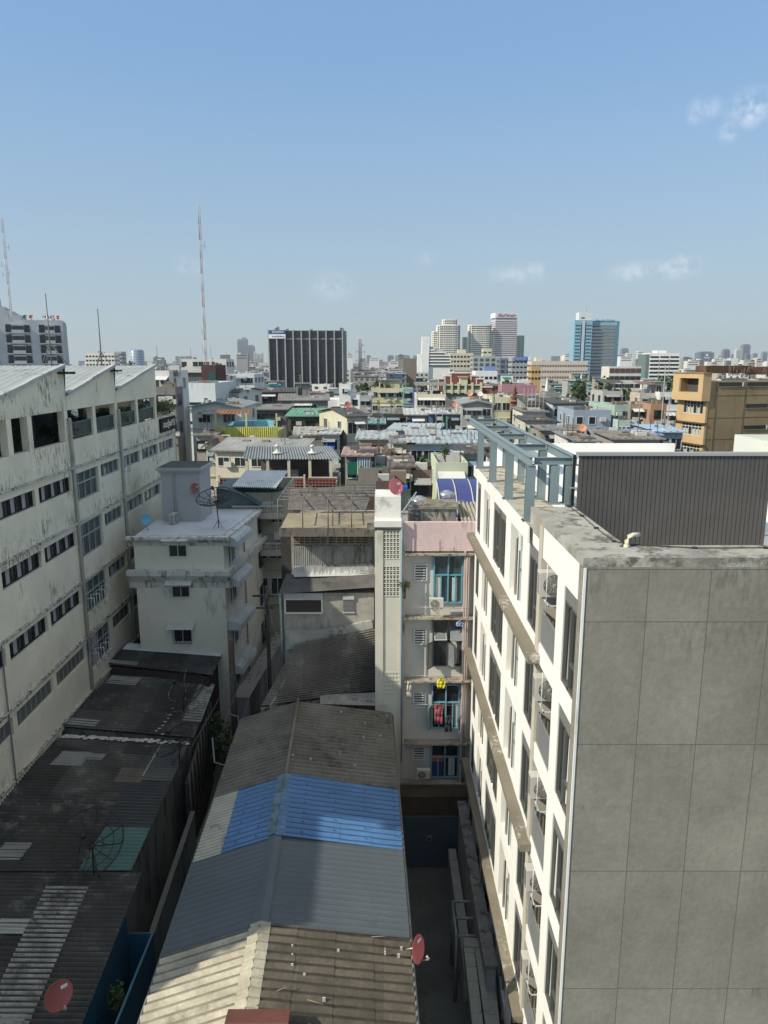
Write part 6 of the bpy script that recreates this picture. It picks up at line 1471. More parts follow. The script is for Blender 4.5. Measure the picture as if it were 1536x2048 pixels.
# white apartment tower at the left edge
def left_tower():
    Y=190; e=empty('apartment_tower',(onY(0,640,Y).x,Y,0),'white apartment tower with dark balconies and stepped roofline at the left edge','tower',None,R(20)); ox=e.location.x
    W=lambda b,n,m:b.build(n,m,e,world=False); X=lambda px: ((px-768)/F*.985*Y-ox)/(math.cos(R(20))-(px-768)/F*.985*math.sin(R(20))); Z=lambda py: onY(60,py,Y+12).z
    wc=wm((.5,.52,.55),.12)
    b=MB(); b.box(X(-60),X(136),0,14,0,Z(644)); b.box(X(-60),X(55),.0,13,Z(644),Z(635)); b.box(X(-60),X(40),.0,12,Z(635),Z(628)); b.box(X(-60),X(25),0,11,Z(628),Z(620)); b.box(X(-60),X(9),1,9,Z(620),Z(602)); W(b,'wall',wc)
    b=MB(); b.prism([(X(-30),Z(602)),(X(9),Z(602)),(X(0),Z(595)),(X(-30),Z(590))],'y',.8,9.2); W(b,'penthouse_roof',wm((.2,.2,.22)))
    b=MB(); b.box(X(136)+.003,X(136)+.1,0.5,13.5,0,Z(647)); W(b,'side_wall',wm((.4,.42,.44),.1))
    for r in range(7):
        y0=653+r*19.5
        for (a,c) in ((22,70),(88,130),(-40,4)):
            w=MB(); w.box(X(a),X(a+12),-.05,-.003,Z(y0+16),Z(y0),1); w.box(X(c-11),X(c),-.05,-.003,Z(y0+16),Z(y0+1),1); w.box(X(a+13),X(c-12),-.05,-.003,Z(y0+10),Z(y0+3),2)
            w.box(X(a+12),X(c-11),-1.0,-.05,Z(y0+2),Z(y0),0); w.box(X(a),X(c),-1.1,-.06,Z(y0+17),Z(y0+15.5),0); w.box(X(a+12),X(c-11),-1.1,-.95,Z(y0+15.4),Z(y0+10.5),0)
            for k in range(7): w.box(X(a)+k*.25,X(a)+k*.25+.05,-1.1,-1.0,Z(y0+15.5),Z(y0+10),1); w.box(X(c-11)+k*.25,X(c-11)+k*.25+.05,-1.1,-1.0,Z(y0+15.5),Z(y0+10),1)
            W(w,'balcony',[wc,GLD,GL])
    b=MB(); rg=random.Random(2)
    for k in range(9):
        x=X(rg.uniform(55,130)); b.lathe([(.001,0),(.35,.08),(.6,.25)],(x,1.5,Z(644)+.7),9,rg.randrange(3),True,Matrix.Rotation(R(60),4,'X')); b.tube([(x,1.5,Z(644)),(x,1.5,Z(644)+.7)],.08,4)
    W(b,'roof_dish',[plain((.4,.12,.1)),plain((.15,.15,.15)),plain((.7,.7,.7))])
    FOOT.append((ox-10,ox+25,Y-2,Y+16))
left_tower()
# black glass office block
e=tower('wide black glass office block with pale vertical fins and a blue and white sign',537,685,661,400,14,(.06,.07,.08),0,pb=762,name='office_block',cat='office block')
w,z=e['_w'],e['_z']; W=lambda b,n,m:b.build(n,m,e,world=False)
gd=glassm((.015,.02,.027),.2)
b=MB(); b.box(.2,w-.2,-.3,-.005,2,z-.4); W(b,'glass_wall',gd)
for k in range(10):
    b=MB(); x=w*k/9; b.box(x-.32,x+.32,-1.2,-.31,0,z+.3); W(b,'fin',wm((.36,.36,.33),.1))
b=MB(); 
for k in range(12): b.box(.3,w-.3,-.42,-.305,z-5.2-3.3*k,z-5.08-3.3*k,0) 
b.box(.3,w-.3,-.45,-.43,z-4.6,z-4.1,1); W(b,'floor_line',[plain((.05,.055,.06)),plain((.25,.24,.27))])
b=MB(); b.box(w+.33,w+1.6,0,12,0,z); W(b,'side_wall',wm((.26,.28,.3),.1))
b=MB(); b.box(.3,w/4.5-.2+.6,-1.5,-1.25,z-2.0,z+.1,0); b.box(.3,w/4.5+.4,-1.5,-1.25,z-4.2,z-2.005,1); W(b,'sign_panel',[plain((.03,.09,.25)),plain((.8,.8,.82))])
text_obj('ธนาคารกลาง',e,(2.2,-1.56,z-1.3),1.0,plain((.75,.75,.8)),6)
text_obj('อาคารสำนักงาน',e,(2.0,-1.56,z-3.5),.9,plain((.15,.15,.2)),6.5)
b=MB()
for (x,h) in ((3,1.4),(4,2),(9,1.),(22,.8),(38,1.6),(39,1.3)): b.box(x,x+1.3,2,4,z,z+h)
W(b,'roof_plant',plain((.2,.22,.22)))
# twin cream towers
def cream(label,px0,px1,py,Y,steps,pb,crown=None):
    A=onY(px0,py,Y); X=lambda px:onY(px,py,Y).x-A.x; Z=lambda q:onY(px0,q,Y).z
    e=empty('hotel_tower',(A.x,Y,0),label,'tower'); W=lambda b,n,m:b.build(n,m,e,world=False); cr=wm((.7,.67,.56),.08); K=Y/560
    for (a,c,t,front) in steps:
        front=front*K
        r=(X(c)-X(a)); n=10
        pts=[(X(a),front+3*K),(X(a)+r*.04,front+1.2*K),(X(a)+r*.12,front+.3*K),(X(a)+r*.3,front),(X(a)+r*.7,front),(X(a)+r*.88,front+.3*K),(X(a)+r*.96,front+1.2*K),(X(c),front+3*K),(X(c),front+16),(X(a),front+16)]
        b=MB(); b.prism(pts,'z',0,Z(t)); W(b,'wall',cr)
        cy=Z(t)-2.2; 
        k=0
        while cy>Z(pb)-3 and k<18:
            w=MB(); nn=max(3,int(r/3.4))
            for i in range(nn):
                xa=X(a)+r*(.13+.74*(i+.15)/nn); xb=X(a)+r*(.13+.74*(i+.85)/nn)
                f=front+.22*K*abs(((xa+xb)/2-X(a))/r-.5)*2; w.box(xa,xb,f-.35,f+.25,cy-1.0,cy+(.5 if k<2 else .25),0)
            w.box(X(a)+r*.03,X(a)+r*.1,front+.4*K,front+1.6*K,cy-1.0,cy+.2,0); w.box(X(a)+r*.9,X(a)+r*.97,front+.4*K,front+1.6*K,cy-1.0,cy+.2,0)
            W(w,'window_band',GL); cy-=3.1; k+=1
    reg(A.x,A.x+X(px1),Y,Y+16,px0,px1,Y,pb); return e
cream('round fronted cream hotel tower with stepped crown, left of the pair',865,922,654,1100,((865,890,662,3),(874,922,650,1),(886,916,638,4)),705)
cream('round fronted cream hotel tower, right of the pair',938,994,649,1120,((938,985,649,1),(980,994,661,3)),705)
e=tower('tall striped tower in white and dull pink with a red lettered white crown',991,1036,640,1130,26,(.62,.6,.6),17,plain((.13,.08,.1)),.42,rot=8,pb=705,fl=3.1)
w,z=e['_w'],e['_z']; b=MB(); b.box(.9,w-.7,.3,24,z,z+3.4,0); b.box(-.5,w+.5,-.6,25,z+3.4,z+10.4,1); W(b,'crown',[wm((.3,.31,.31),.1),wm((.75,.72,.72),.05)])
text_obj('ปรินซ์พาเลซ',e,(3.2,-.8,z+4.4),5.0,plain((.3,.03,.04)),w-5.5)
tower('slim dark teal glass tower right of the striped tower',1030,1049,671,1200,14,(.1,.16,.17),12,glassm((.05,.1,.1)),.5,pb=710,cols=3)
tower('slim dark teal glass tower between the two cream towers',926,940,674,1220,14,(.12,.17,.19),10,glassm((.05,.1,.1)),.5,pb=705,cols=2)
# white slab and sloping terraced building
def slope():
    Y=500; A=onY(843,673,Y); X=lambda px:onY(px,700,Y).x-A.x; Z=lambda q:onY(843,q,Y).z
    e=empty('terraced_building',(A.x,Y,0),'white building with a tall blank slab and striped terraces sloping down to the right','building'); W=lambda b,n,m:b.build(n,m,e,world=False)
    wt=wm((.74,.74,.7),.05)
    b=MB(); b.prism([(X(842),0),(X(856),0),(X(859),Z(673)),(X(844),Z(673))],'y',-1,8); b.box(X(836),X(843),0,8,0,Z(708)); W(b,'slab',wt)
    for k,(xr,yt) in enumerate(((868,698),(890,703),(898,709),(900,715),(901,721),(901,727))):
        b=MB(); b.box(X(856),X(xr),.3+.02*k,12,Z(yt+6),Z(yt)-.001,1); b.box(X(856),X(xr)+.6,-.6,.29,Z(yt+3.2),Z(yt+.3),0); W(b,'terrace',[wt,GL])
    b=MB(); b.prism([(X(857),Z(692)),(X(866),Z(694)),(X(890),Z(703)),(X(857),Z(703))],'y',.31,11); W(b,'sloping_roof',wm((.4,.44,.46)))
    b=MB(); b.box(X(856),X(901),.5,12,0,Z(733)); W(b,'base',wt)
    reg(A.x,A.x+20,498,512,836,902,Y,738)
slope()
tower('cream podium with square windows below the twin cream towers',900,947,706,540,12,(.58,.54,.4),4,GLD,.4,pb=742,cols=7,name='building',cat='building',roofbox=(.35,.7,2.5,(.58,.54,.4)))
tower('cream lift block rising from the podium below the right cream tower',966,984,697,545,8,(.6,.56,.42),3,GLD,.3,pb=712,cols=2,name='building',cat='building')
tower('glassy grey shopping block right of the cream podium',946,1004,713,520,14,(.36,.4,.4),5,glassm((.06,.09,.09)),.6,pb=745,cols=5,name='building',cat='building')
tower('dark blue grey glass block below the striped tower',1000,1024,716,500,14,(.16,.2,.24),5,glassm((.04,.07,.1)),.6,pb=750,cols=2,name='building',cat='building')
e=tower('grey blue office block with a long blue billboard on its roofline',1024,1063,715,480,14,(.3,.33,.36),4,GLD,.3,pb=750,cols=5,name='building',cat='building')
w,z=e['_w'],e['_z']; b=MB(); b.box(1.5,w*.8,-.6,-.3,z-2.0,z+.6,0); b.box(w*.8+.2,w-.3,-.6,-.3,z-2.0,z+.6,1); W(b,'billboard',[plain((.04,.12,.4)),plain((.7,.75,.72))])
text_obj('ศูนย์การค้าส่งเสื้อผ้า',e,(2.0,-.66,z-.8),.9,plain((.7,.72,.8)),w*.62); text_obj('ชั้นนำกลางกรุง',e,(2.0,-.66,z-1.7),.6,plain((.6,.65,.75)),w*.55)
tower('white six storey building with rounded corner, right of the red stepped hall roof',951,995,742,260,10,(.7,.71,.68),5,GLD,.35,pb=765,cols=5,name='building',cat='building',roofbox=(.45,.95,1.6,(.12,.2,.45)),fl=2.6)
tower('windowless square brown tower with weathered face',806,833,717,420,14,(.2,.165,.13),0,pb=748,cat='building',name='building',rot=0)
tower('long cream hotel block with many small brown windows',1063,1176,722,430,12,(.56,.5,.42),3,plain((.2,.12,.09)),.35,pb=748,cols=22,name='building',cat='building',roofbox=(.1,.2,2,(.56,.5,.42)))
tower('yellow ochre block left of the long cream hotel block',1063,1082,733,380,8,(.5,.33,.1),2,GLD,.35,pb=750,cols=3,name='building',cat='building')
# blue tower
def bluetower():
    Y=450; A=onY(1150,640,Y); rot=0; e=empty('blue_tower',(A.x,Y,0),'tall sky blue and white tower of stepped slabs with rooftop box and lettering','tower',None,rot)
    W=lambda b,n,m:b.build(n,m,e,world=False); Z=lambda q:onY(1150,q,Y).z
    bl=wm((.2,.4,.52),.05); bd=wm((.06,.22,.34),.05); wt=wm((.6,.62,.62),.05)
    z=Z(640); b=MB(); b.box(0,10.6,0,10,0,z); W(b,'wing',bl)
    b=MB(); b.box(4.6,6.2,-.4,-.005,0,z-.5,0); b.box(3.9,4.55,-.05,-.004,0,z-2,1); b.box(6.25,6.9,-.05,-.004,0,z-2,1); W(b,'stair_strip',[wm((.4,.5,.6),.05),plain((.02,.06,.1))])
    b=MB(); b.box(10.605,11.5,4,12,0,z-1,0); W(b,'recess_wall',plain((.1,.12,.15)))
    b=MB(); b.box(11.5,26.5,4.2,14,0,z-.6,0); b.box(11.5,26.5,3.9,4.195,z-3.0,z-.2,1); b.box(26.5,28,3.4,14,0,z-.4,2); W(b,'main_slab',[wt,bl,bd])
    for k in range(18):
        zz=z-3-2.0*k
        if zz<3: break
        w=MB(); 
        for i in range(3): w.box(.6+i*1.05,1.35+i*1.05,-.15,-.003,zz-.6,zz+.2)
        for i in range(3): w.box(7.2+i*1.05,7.9+i*1.05,-.15,-.003,zz-.6,zz+.2)
        W(w,'window_band',plain((.02,.1,.14)))
        w=MB(); w.box(11.6,26.4,4.0,4.19,zz-1.0,zz-.15,0); w.box(11.6,26.4,3.5,4.19,zz-1.1,zz-1.01,1); W(w,'window_band',[plain((.12,.15,.16)),wt])
    b=MB(); b.box(2.5,10.5,1,8,z,z+4.6,0); b.box(4,6,.9,.98,z+.9,z+1.6,1); W(b,'roof_box',[wt,GLD])
    text_obj('บ้านค่าตัวไทย',e,(13.5,3.7,z-.9),1.7,plain((.04,.15,.22)),11.5)
    b=MB(); b.tube([(7,2,z+4.6),(7,2,z+11)],.12,4); W(b,'roof_antenna',plain((.4,.4,.4)))
    reg(A.x-4,A.x+28,448,470,1148,1242,Y,738)
bluetower()
def offices():
    e=tower('white terraced office building with three bays of wide balconies',1300,1360,706,380,12,(.7,.7,.68),0,pb=737,name='building',cat='building',roofbox=(.3,.62,1.3,(.7,.7,.68)))
    w,z=e['_w'],e['_z']
    for k in range(6):
        for j in range(3):
            a=w*(j+.06)/3; c=w*(j+.94)/3; zz=z-1.6-1.95*k; b=MB(); b.box(a,c,-.1,-.005,zz-1.0,zz,1); b.box(a,c,-.9,-.12,zz-1.9,zz-1.0,0); W2=b.build('balcony',[wm((.74,.74,.7),.1),GLD],e,world=False)
    b=MB(); b.box(-1.9,-.01,0,12,0,z-.6); b.build('side_wall',wm((.12,.2,.19)),e,world=False)
offices()
e=tower('low white school building with open corridors and a brown top floor',1219,1283,733,250,9,(.6,.57,.5),0,pb=758,name='building',cat='building')
w,z=e['_w'],e['_z']
for k in range(3):
    b=MB(); zz=z-.6-2.6*k
    for i in range(6): b.box(w*(i+.06)/6,w*(i+.94)/6,-.12,-.005,zz-(1.5 if k==0 else 1.2),zz)
    b.build('window_band',plain((.1,.06,.055)) if k==0 else GLD,e,world=False)
tower('white long hotel block far behind the sawtooth roofs',170,228,706,600,12,(.66,.64,.55),5,GLD,.4,pb=722,cols=9,name='building',cat='building')
tower('grey block adjoining the white long hotel block',228,242,703,640,12,(.35,.39,.43),5,GLD,.4,pb=722,cols=3,name='building',cat='building')
e=empty('glass_cylinder_tower',(onY(273,700,900).x,900,0),'hazy round glass tower behind the sawtooth roofs','tower'); b=MB(); zt=onY(273,699,900).z; b.lathe([(8.5,0),(8.5,zt-2),(6.5,zt),(.001,zt)],(0,0,0),20); b.build('wall',plain((.2,.28,.36),.3),e,world=False)
for k in range(8): b=MB(); b.lathe([(8.6,zt-5-3*k),(8.6,zt-4-3*k)],(0,0,0),20); b.build('floor_line',plain((.5,.52,.52)),e,world=False)
# ---- hazy towers far away
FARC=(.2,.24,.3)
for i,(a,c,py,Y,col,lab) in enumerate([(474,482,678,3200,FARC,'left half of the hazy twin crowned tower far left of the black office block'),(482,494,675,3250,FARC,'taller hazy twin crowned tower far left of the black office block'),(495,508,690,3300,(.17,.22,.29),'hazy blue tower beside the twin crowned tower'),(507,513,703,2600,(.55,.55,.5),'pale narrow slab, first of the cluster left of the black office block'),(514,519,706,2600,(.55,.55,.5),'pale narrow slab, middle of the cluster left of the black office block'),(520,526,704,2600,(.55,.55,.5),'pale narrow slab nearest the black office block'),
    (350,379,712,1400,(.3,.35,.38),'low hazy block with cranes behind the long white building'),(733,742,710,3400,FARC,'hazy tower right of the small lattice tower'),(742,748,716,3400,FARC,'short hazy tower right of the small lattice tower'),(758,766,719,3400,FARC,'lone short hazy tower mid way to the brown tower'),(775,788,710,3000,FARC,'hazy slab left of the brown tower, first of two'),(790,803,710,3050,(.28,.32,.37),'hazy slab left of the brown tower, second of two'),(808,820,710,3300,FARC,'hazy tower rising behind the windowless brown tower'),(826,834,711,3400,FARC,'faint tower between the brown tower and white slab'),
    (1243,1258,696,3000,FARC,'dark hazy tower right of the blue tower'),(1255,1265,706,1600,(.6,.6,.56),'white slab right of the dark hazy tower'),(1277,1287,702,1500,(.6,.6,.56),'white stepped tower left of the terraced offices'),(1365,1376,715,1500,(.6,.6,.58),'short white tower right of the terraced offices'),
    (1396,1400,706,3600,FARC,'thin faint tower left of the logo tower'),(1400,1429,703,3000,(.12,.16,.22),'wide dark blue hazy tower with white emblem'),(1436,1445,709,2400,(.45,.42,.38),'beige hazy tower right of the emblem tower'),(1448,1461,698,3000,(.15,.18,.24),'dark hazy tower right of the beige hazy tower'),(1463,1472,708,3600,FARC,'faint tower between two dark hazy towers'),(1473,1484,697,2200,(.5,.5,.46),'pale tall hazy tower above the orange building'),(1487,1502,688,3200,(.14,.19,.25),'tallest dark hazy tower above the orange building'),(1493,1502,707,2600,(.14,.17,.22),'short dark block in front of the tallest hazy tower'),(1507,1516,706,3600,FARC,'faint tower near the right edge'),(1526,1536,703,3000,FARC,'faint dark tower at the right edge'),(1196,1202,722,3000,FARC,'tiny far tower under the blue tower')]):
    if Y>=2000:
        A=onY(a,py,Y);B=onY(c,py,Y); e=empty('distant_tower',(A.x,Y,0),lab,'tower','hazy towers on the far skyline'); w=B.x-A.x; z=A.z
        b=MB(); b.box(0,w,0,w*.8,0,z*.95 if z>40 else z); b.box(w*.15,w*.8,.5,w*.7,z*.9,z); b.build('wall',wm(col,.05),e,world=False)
        b=MB()
        for k in range(3): b.box(w*(.16+.27*k),w*(.28+.27*k),-.5,-.02,5,z*.92)
        b.build('window_strip',wm(tuple(.6*q for q in col),.05),e,world=False)
        if 'emblem' in lab: b=MB(); b.lathe([(.001,0),(5,0)],(w*.5,-1,z-14),12,0,True,Matrix.Rotation(math.pi/2,4,'X')); b.box(w*.3,w*.7,-1,-.6,z-26,z-23); b.build('emblem',plain((.7,.72,.75)),e,world=False)
    else: tower(lab,a,c,py,Y,14,col,8,GLD,.3,pb=728,cols=3,fl=4)
# overhead wires strung between the roofs of the old town
rgw=random.Random(31); wm_=plain((.04,.04,.04))
for i,(xa,ya,xb,yb_,Zw) in enumerate([(705,905,905,930,13.5),(560,890,745,880,13),(1010,868,1180,850,14),(1130,872,1330,880,13.6),(520,945,700,925,14.2),(760,860,935,850,13.5)]):
    A=onZ(xa,ya,Zw);B=onZ(xb,yb_,Zw); b=MB()
    for k in range(3):
        P=[A.lerp(B,t/10)+Vector((0,.25*k,-(1.2+.3*k)*4*(t/10)*(1-t/10)+.15*k)) for t in range(11)]; b.tube(P,.018,4)
    tag(centre(b.build('wire_bundle',wm_)),['wires crossing in front of the long pale blue house','wires sagging above the yellow sheet yard','wires over the houses behind the roof frame','wires over the low roofs left of the orange building','wires sagging behind the steel cage of the stained house','wires along the row of grey sheet roofs'][i],'wires','overhead wires of the old town')
# pagodas
for (px,py,Y,lab) in ((1095,752,170,'slender white temple spire left of the school building'),(1163,744,260,'small far white spire under the blue tower')):
    A=onY(px,py,Y); b=MB(); h=A.z; b.lathe([(1.6,0),(1.6,h-9),(1.9,h-9),(1.2,h-8),(1.3,h-6.5),(.8,h-5.5),(.9,h-5),(.45,h-3.5),(.5,h-3.3),(.15,h-1),(.001,h)],(A.x,Y,0),10); tag(centre(b.build('temple_spire',wm((.72,.72,.68),.1))),lab,'spire'); FOOT.append((A.x-2,A.x+2,Y-2,Y+2)); PROT.append((px-4,px+4,Y,py+26))
e=H_('pink walled hall with white roof trim behind the temple ornaments',1004,1074,770,178,6,(.42,.18,.24),'flat','pale',0,0,pb=784,cat='hall',name='hall')
e=empty('temple_ornament',(onY(1029,790,111).x,111,0),'reddish tiered temple roof ornament on the cream yellow apartment block','ornament'); zt=onY(1029,757,111).z; b=MB(); b.lathe([(1.0,zt-3.4),(.35,zt-3.0),(.75,zt-2.9),(.25,zt-2.4),(.55,zt-2.3),(.2,zt-1.8),(.35,zt-1.7),(.06,zt-1),(.001,zt)],(0,0,0),8); b.box(-.5,.5,-.5,.5,zt-4.8,zt-3.4); b.build('tier',mat((.25,.13,.08),.8,.2,3),e,world=False)
# ---- filler houses
rng=random.Random(11)
COLS=[('white',(.66,.66,.62)),('cream',(.58,.54,.42)),('grey',(.33,.33,.32)),('stained grey',(.25,.245,.23)),('beige',(.42,.37,.28)),('pale yellow',(.56,.52,.32)),('off white',(.55,.55,.5)),('pale blue',(.4,.5,.55)),('dusty pink',(.48,.36,.34)),('pale green',(.4,.48,.38)),('ochre',(.42,.3,.14)),('brown',(.2,.15,.11)),('dark',(.1,.1,.1)),('brick red',(.28,.1,.07))]
CW=[14,8,9,9,7,2,11,1,1,1,1,4,3,1]
RFS=[('flat roof','flat','grey'),('grey sheet roof','shed','grey'),('dark gabled roof','gable','dark'),('brown shed roof','shed','brown'),('pale sheet roof','shed','pale'),('grey gabled roof','gable','grey'),('rusty roof','gable','rust'),('blue sheet roof','shed','blue'),('green roof','shed','green'),('dark end gable','gabley','dark'),('beige flat roof','flat','beige')]
RWt=[10,9,7,6,7,7,3,1,1,3,6]
FE=[('water tank','tank'),('antenna','antenna'),('rooftop room','room'),('covered terrace','terrace'),('tarpaulin','tarp'),('satellite dish','dish'),('roof plants','green'),('roof railing','rail'),('bare top',None)]
MARK=[(250,'behind the sawtooth building'),(340,'left of the tall lattice mast'),(440,'near the tall lattice mast'),(530,'left of the black office block'),(620,'below the black office block'),(700,'near the white stepped house'),(770,'left of the brown tower'),(860,'near the red stepped hall'),(960,'below the cream towers'),(1060,'below the striped tower'),(1150,'left of the blue tower'),(1230,'below the blue tower'),(1320,'near the terraced offices'),(1440,'by the orange building'),(1600,'at the right edge')]
used=set(LABELS); nfill=0; hcache={}
spots=[]
Y=57.
while Y<820:
    halfw=Y*.56; step=Y*.024+(6.0 if Y>100 else 4.5)
    x=-halfw
    while x<halfw:
        spots.append((Y+rng.uniform(-3,3),x+rng.uniform(-2,2))); x+=step*rng.uniform(.85,1.35)+ max(0,(Y-100))*.014
    Y+=8+Y*.045
spots.sort()
rng2=random.Random(5)
for Y,x in spots:
    if nfill>=292: break
    w=(rng2.uniform(4,8.5) if Y>100 else rng2.uniform(3,5.5))*(1+Y/1300); dep=rng2.uniform(5,8)
    pxa=768+F*x/(Y*1.0); pxb=768+F*(x+w)/(Y*1.0)
    if pxb<310 and Y<180: continue
    if pxa>1545 or pxb<140: continue
    if any(not(x+w<f[0] or x>f[1] or Y+dep<f[2] or Y>f[3]) for f in FOOT): continue
    Zt=rng2.choice([9,11,12,13,14,15,16,18]) if Y<400 else rng2.choice([11,13,15,17,19,21])
    py=728+F*(24-Zt)/Y*1.0
    lim=0
    for (a,c,yy,pb) in PROT:
        if yy>Y and not(pxb<a or pxa>c): lim=max(lim,pb-6)
    extra=2.0
    if py<lim+ F*1.0/Y: 
        Zt=24-(lim+F*1.2/Y-728)*Y/F; py=728+F*(24-Zt)/Y
    if Zt<5: continue
    cn,cc=rng2.choices(COLS,CW)[0]; rn,rt,rc=rng2.choices(RFS,RWt)[0]; fn,fx=rng2.choice(FE)
    if lim>0 and fx in ('room','terrace','antenna','green','rail','tank'): fn,fx='bare top',None
    if rt!='flat' and fx in ('room','terrace','rail','green'): fn,fx='antenna','antenna'
    if rt!='flat' and lim>0: fn,fx='tarpaulin','tarp'
    mid=(pxa+pxb)/2; place=[m for p_,m in MARK if mid<p_]; place=place[0] if place else 'at the right edge'
    depth='near' if Y<190 else ('middling' if Y<380 else 'far')
    st='low' if Zt<12 else ('tall' if Zt>15 else 'medium')
    label=f'{depth} {st} {cn} house, {rn}, {fn}, {place}'
    tries=0
    while label in used and tries<200:
        cn,cc=rng2.choices(COLS,CW)[0]; rn,rt,rc=rng2.choices(RFS,RWt)[0]; tries+=1
        if rt!='flat' and fx in ('room','terrace','rail','green'): fn,fx='antenna','antenna'
        label=f'{depth} {st} {cn} house, {rn}, {fn}, {place}'
    if label in used: continue
    used.add(label)
    rows=2 if Y<420 else 2; cols=max(1,min(4,int(w/2.6)))
    ex=(fx,) if fx else ()
    # correct pixel anchors for the house() call
    d=Y*cP-(Zt-H)*sP; p0=768+F*x/d; p1=768+F*(x+w)/d; v=Y*sP+(Zt-H)*cP; pyy=1024-F*v/d
    house(label,p0,p1,pyy,Y,dep,cc,rt,rc,rows,cols,rng2.uniform(.25,.8) if lim==0 else .2,rot=rng2.choice([-14,-8,-3,0,4,9,16]) ,pb=pyy,group='crowded low houses of the old town',wk=rng2.choice(['plain','dark','plain']),ww=rng2.choice([1.0,1.4,1.8]),wh=rng2.choice([1.0,1.3]),extras=ex,side=Y<260,rng=rng2,st=rng2.uniform(.2,.7))
    PROT.pop(); nfill+=1
# distant mass of the city
b=MB(); rg=random.Random(21)
for i in range(15000):
    Y=430+3900*rg.random()**1.7; x=rg.uniform(-.58,.58)*Y
    if Y<850 and any(f[0]-2<x<f[1]+2 and f[2]-14<Y<f[3]+2 for f in FOOT): continue
    w=rg.uniform(5,14)*(1+Y/3000); h=rg.choice([8,9,11,12,13,14,15,16,18])+ (rg.random()<.05 and Y>900)*rg.uniform(6,24)
    if Y<850: h=min(h,13)
    b.box(x,x+w,Y,Y+w*.8,0,h,rg.randrange(5)); b.m[-5]=rg.choice([2,3,5,5,0])
    if Y<1500:
        k=rg.randrange(4); b.box(x+w*.2,x+w*(.4+.1*k),Y+.5,Y+w*.4,h,h+rg.uniform(.8,2.4),rg.randrange(6))
        for q in range(2): b.box(x+w*.1,x+w*.9,Y-.1,Y-.005,h-1.9-3*q,h-.9-3*q,5)
o=b.build('distant_city',[wm((.6,.6,.56),.2),wm((.5,.46,.38),.2),wm((.3,.3,.3),.2),wm((.2,.22,.23),.2),wm((.66,.66,.64),.2),wm((.07,.075,.08),.2)]); tag(o,'dense mass of far low rooftops reaching the horizon','city','',None); o['kind']='stuff'
b=MB(); rg=random.Random(22)
for i in range(170):
    Y=rg.uniform(300,2500); x=rg.uniform(-.55,.55)*Y; r=rg.uniform(3,7)*(1+Y/1500)
    for k in range(26):
        a=Vector((rg.gauss(0,1),rg.gauss(0,1),rg.gauss(0,1))).normalized()*rg.uniform(.4,1); p=Vector((x+a.x*r,Y+a.y*r,11+a.z*3+rg.random()*2)); s=r*.35
        q=[Vector((rg.uniform(-s,s),rg.uniform(-s,s),rg.uniform(-s,s)*.6)) for _ in range(3)]; b.face([p+q[0],p+q[1],p+q[2]],rg.randrange(2))
o=b.build('distant_trees',LEAF[:2]); tag(o,'scattered far treetops between the distant roofs','trees'); o['kind']='stuff'
# ============================================================= GROUND, AIR, SKY, LIGHT, CAMERA
b=MB(); b.face([(-6000,-60,-.01),(6000,-60,-.01),(6000,9000,-.01),(-6000,9000,-.01)]); g=b.build('ground',mat((.16,.155,.14),.95,.3,.05,bump=0)); g['kind']='structure'
b=MB(); b.face([(-9.5,5,-.004),(14,5,-.004),(14,33,-.004),(-9.5,33,-.004)]); g=b.build('alley_pavement',mat((.12,.13,.13),.8,.25,.5,.4,(.05,.055,.06),sx=.8,streak=False,bump=.2)); g['kind']='structure'
b=MB(); b.face([(-15.5,56,.002),(-11,56,.002),(-34,140,.002),(-42,140,.002)]); g=b.build('street',mat((.1,.1,.1),.9,.2,.3)); g['kind']='structure'
def vehicle(px,py,Y,w,l,h,col,label,kind='van'):
    A=onZ(px,py,0) if Y is None else onY(px,py,Y); x,y=A.x,(A.y if Y is None else Y)
    e=empty(kind,(x,y,0),label,kind,'vehicles in the narrow street',R(14)); m=plain(col,.35,.1,.6)
    b=MB(); b.prism([(-l/2,.3),(l/2,.3),(l/2,h*.55),(l/2-.5,h*.6),(l/2-1.2,h),(-l/2+.1,h),(-l/2,h*.9)],'x',-w/2,w/2); b.build('body',m,e,world=False)
    b=MB(); b.box(-w/2+.15,w/2-.15,-l/2-.02,-l/2-.003,h*.55,h*.85); b.build('rear_window',GL,e,world=False)
    for sx in (-1,1):
        for sy in (-1,1):
            b=MB(); b.lathe([(.001,-.12),(.33,-.12),(.33,.12),(.001,.12)],(sx*(w/2-.1),sy*l*.32,.33),12,0,True,Matrix.Rotation(math.pi/2,4,'Y')); b.build('wheel',plain((.02,.02,.02),.8),e,world=False)
vehicle(362,905,78,1.9,4.8,2.0,(.35,.42,.45),'grey blue van parked in the street beyond the far corner of the factory building','van')
vehicle(366,872,95,2.2,6,2.9,(.05,.1,.35),'blue and white bus with a pink stripe on the narrow street','bus')
vehicle(545,1245,60,1.8,4.4,1.5,(.7,.7,.7),'white car seen low between the white house and grey house','car')
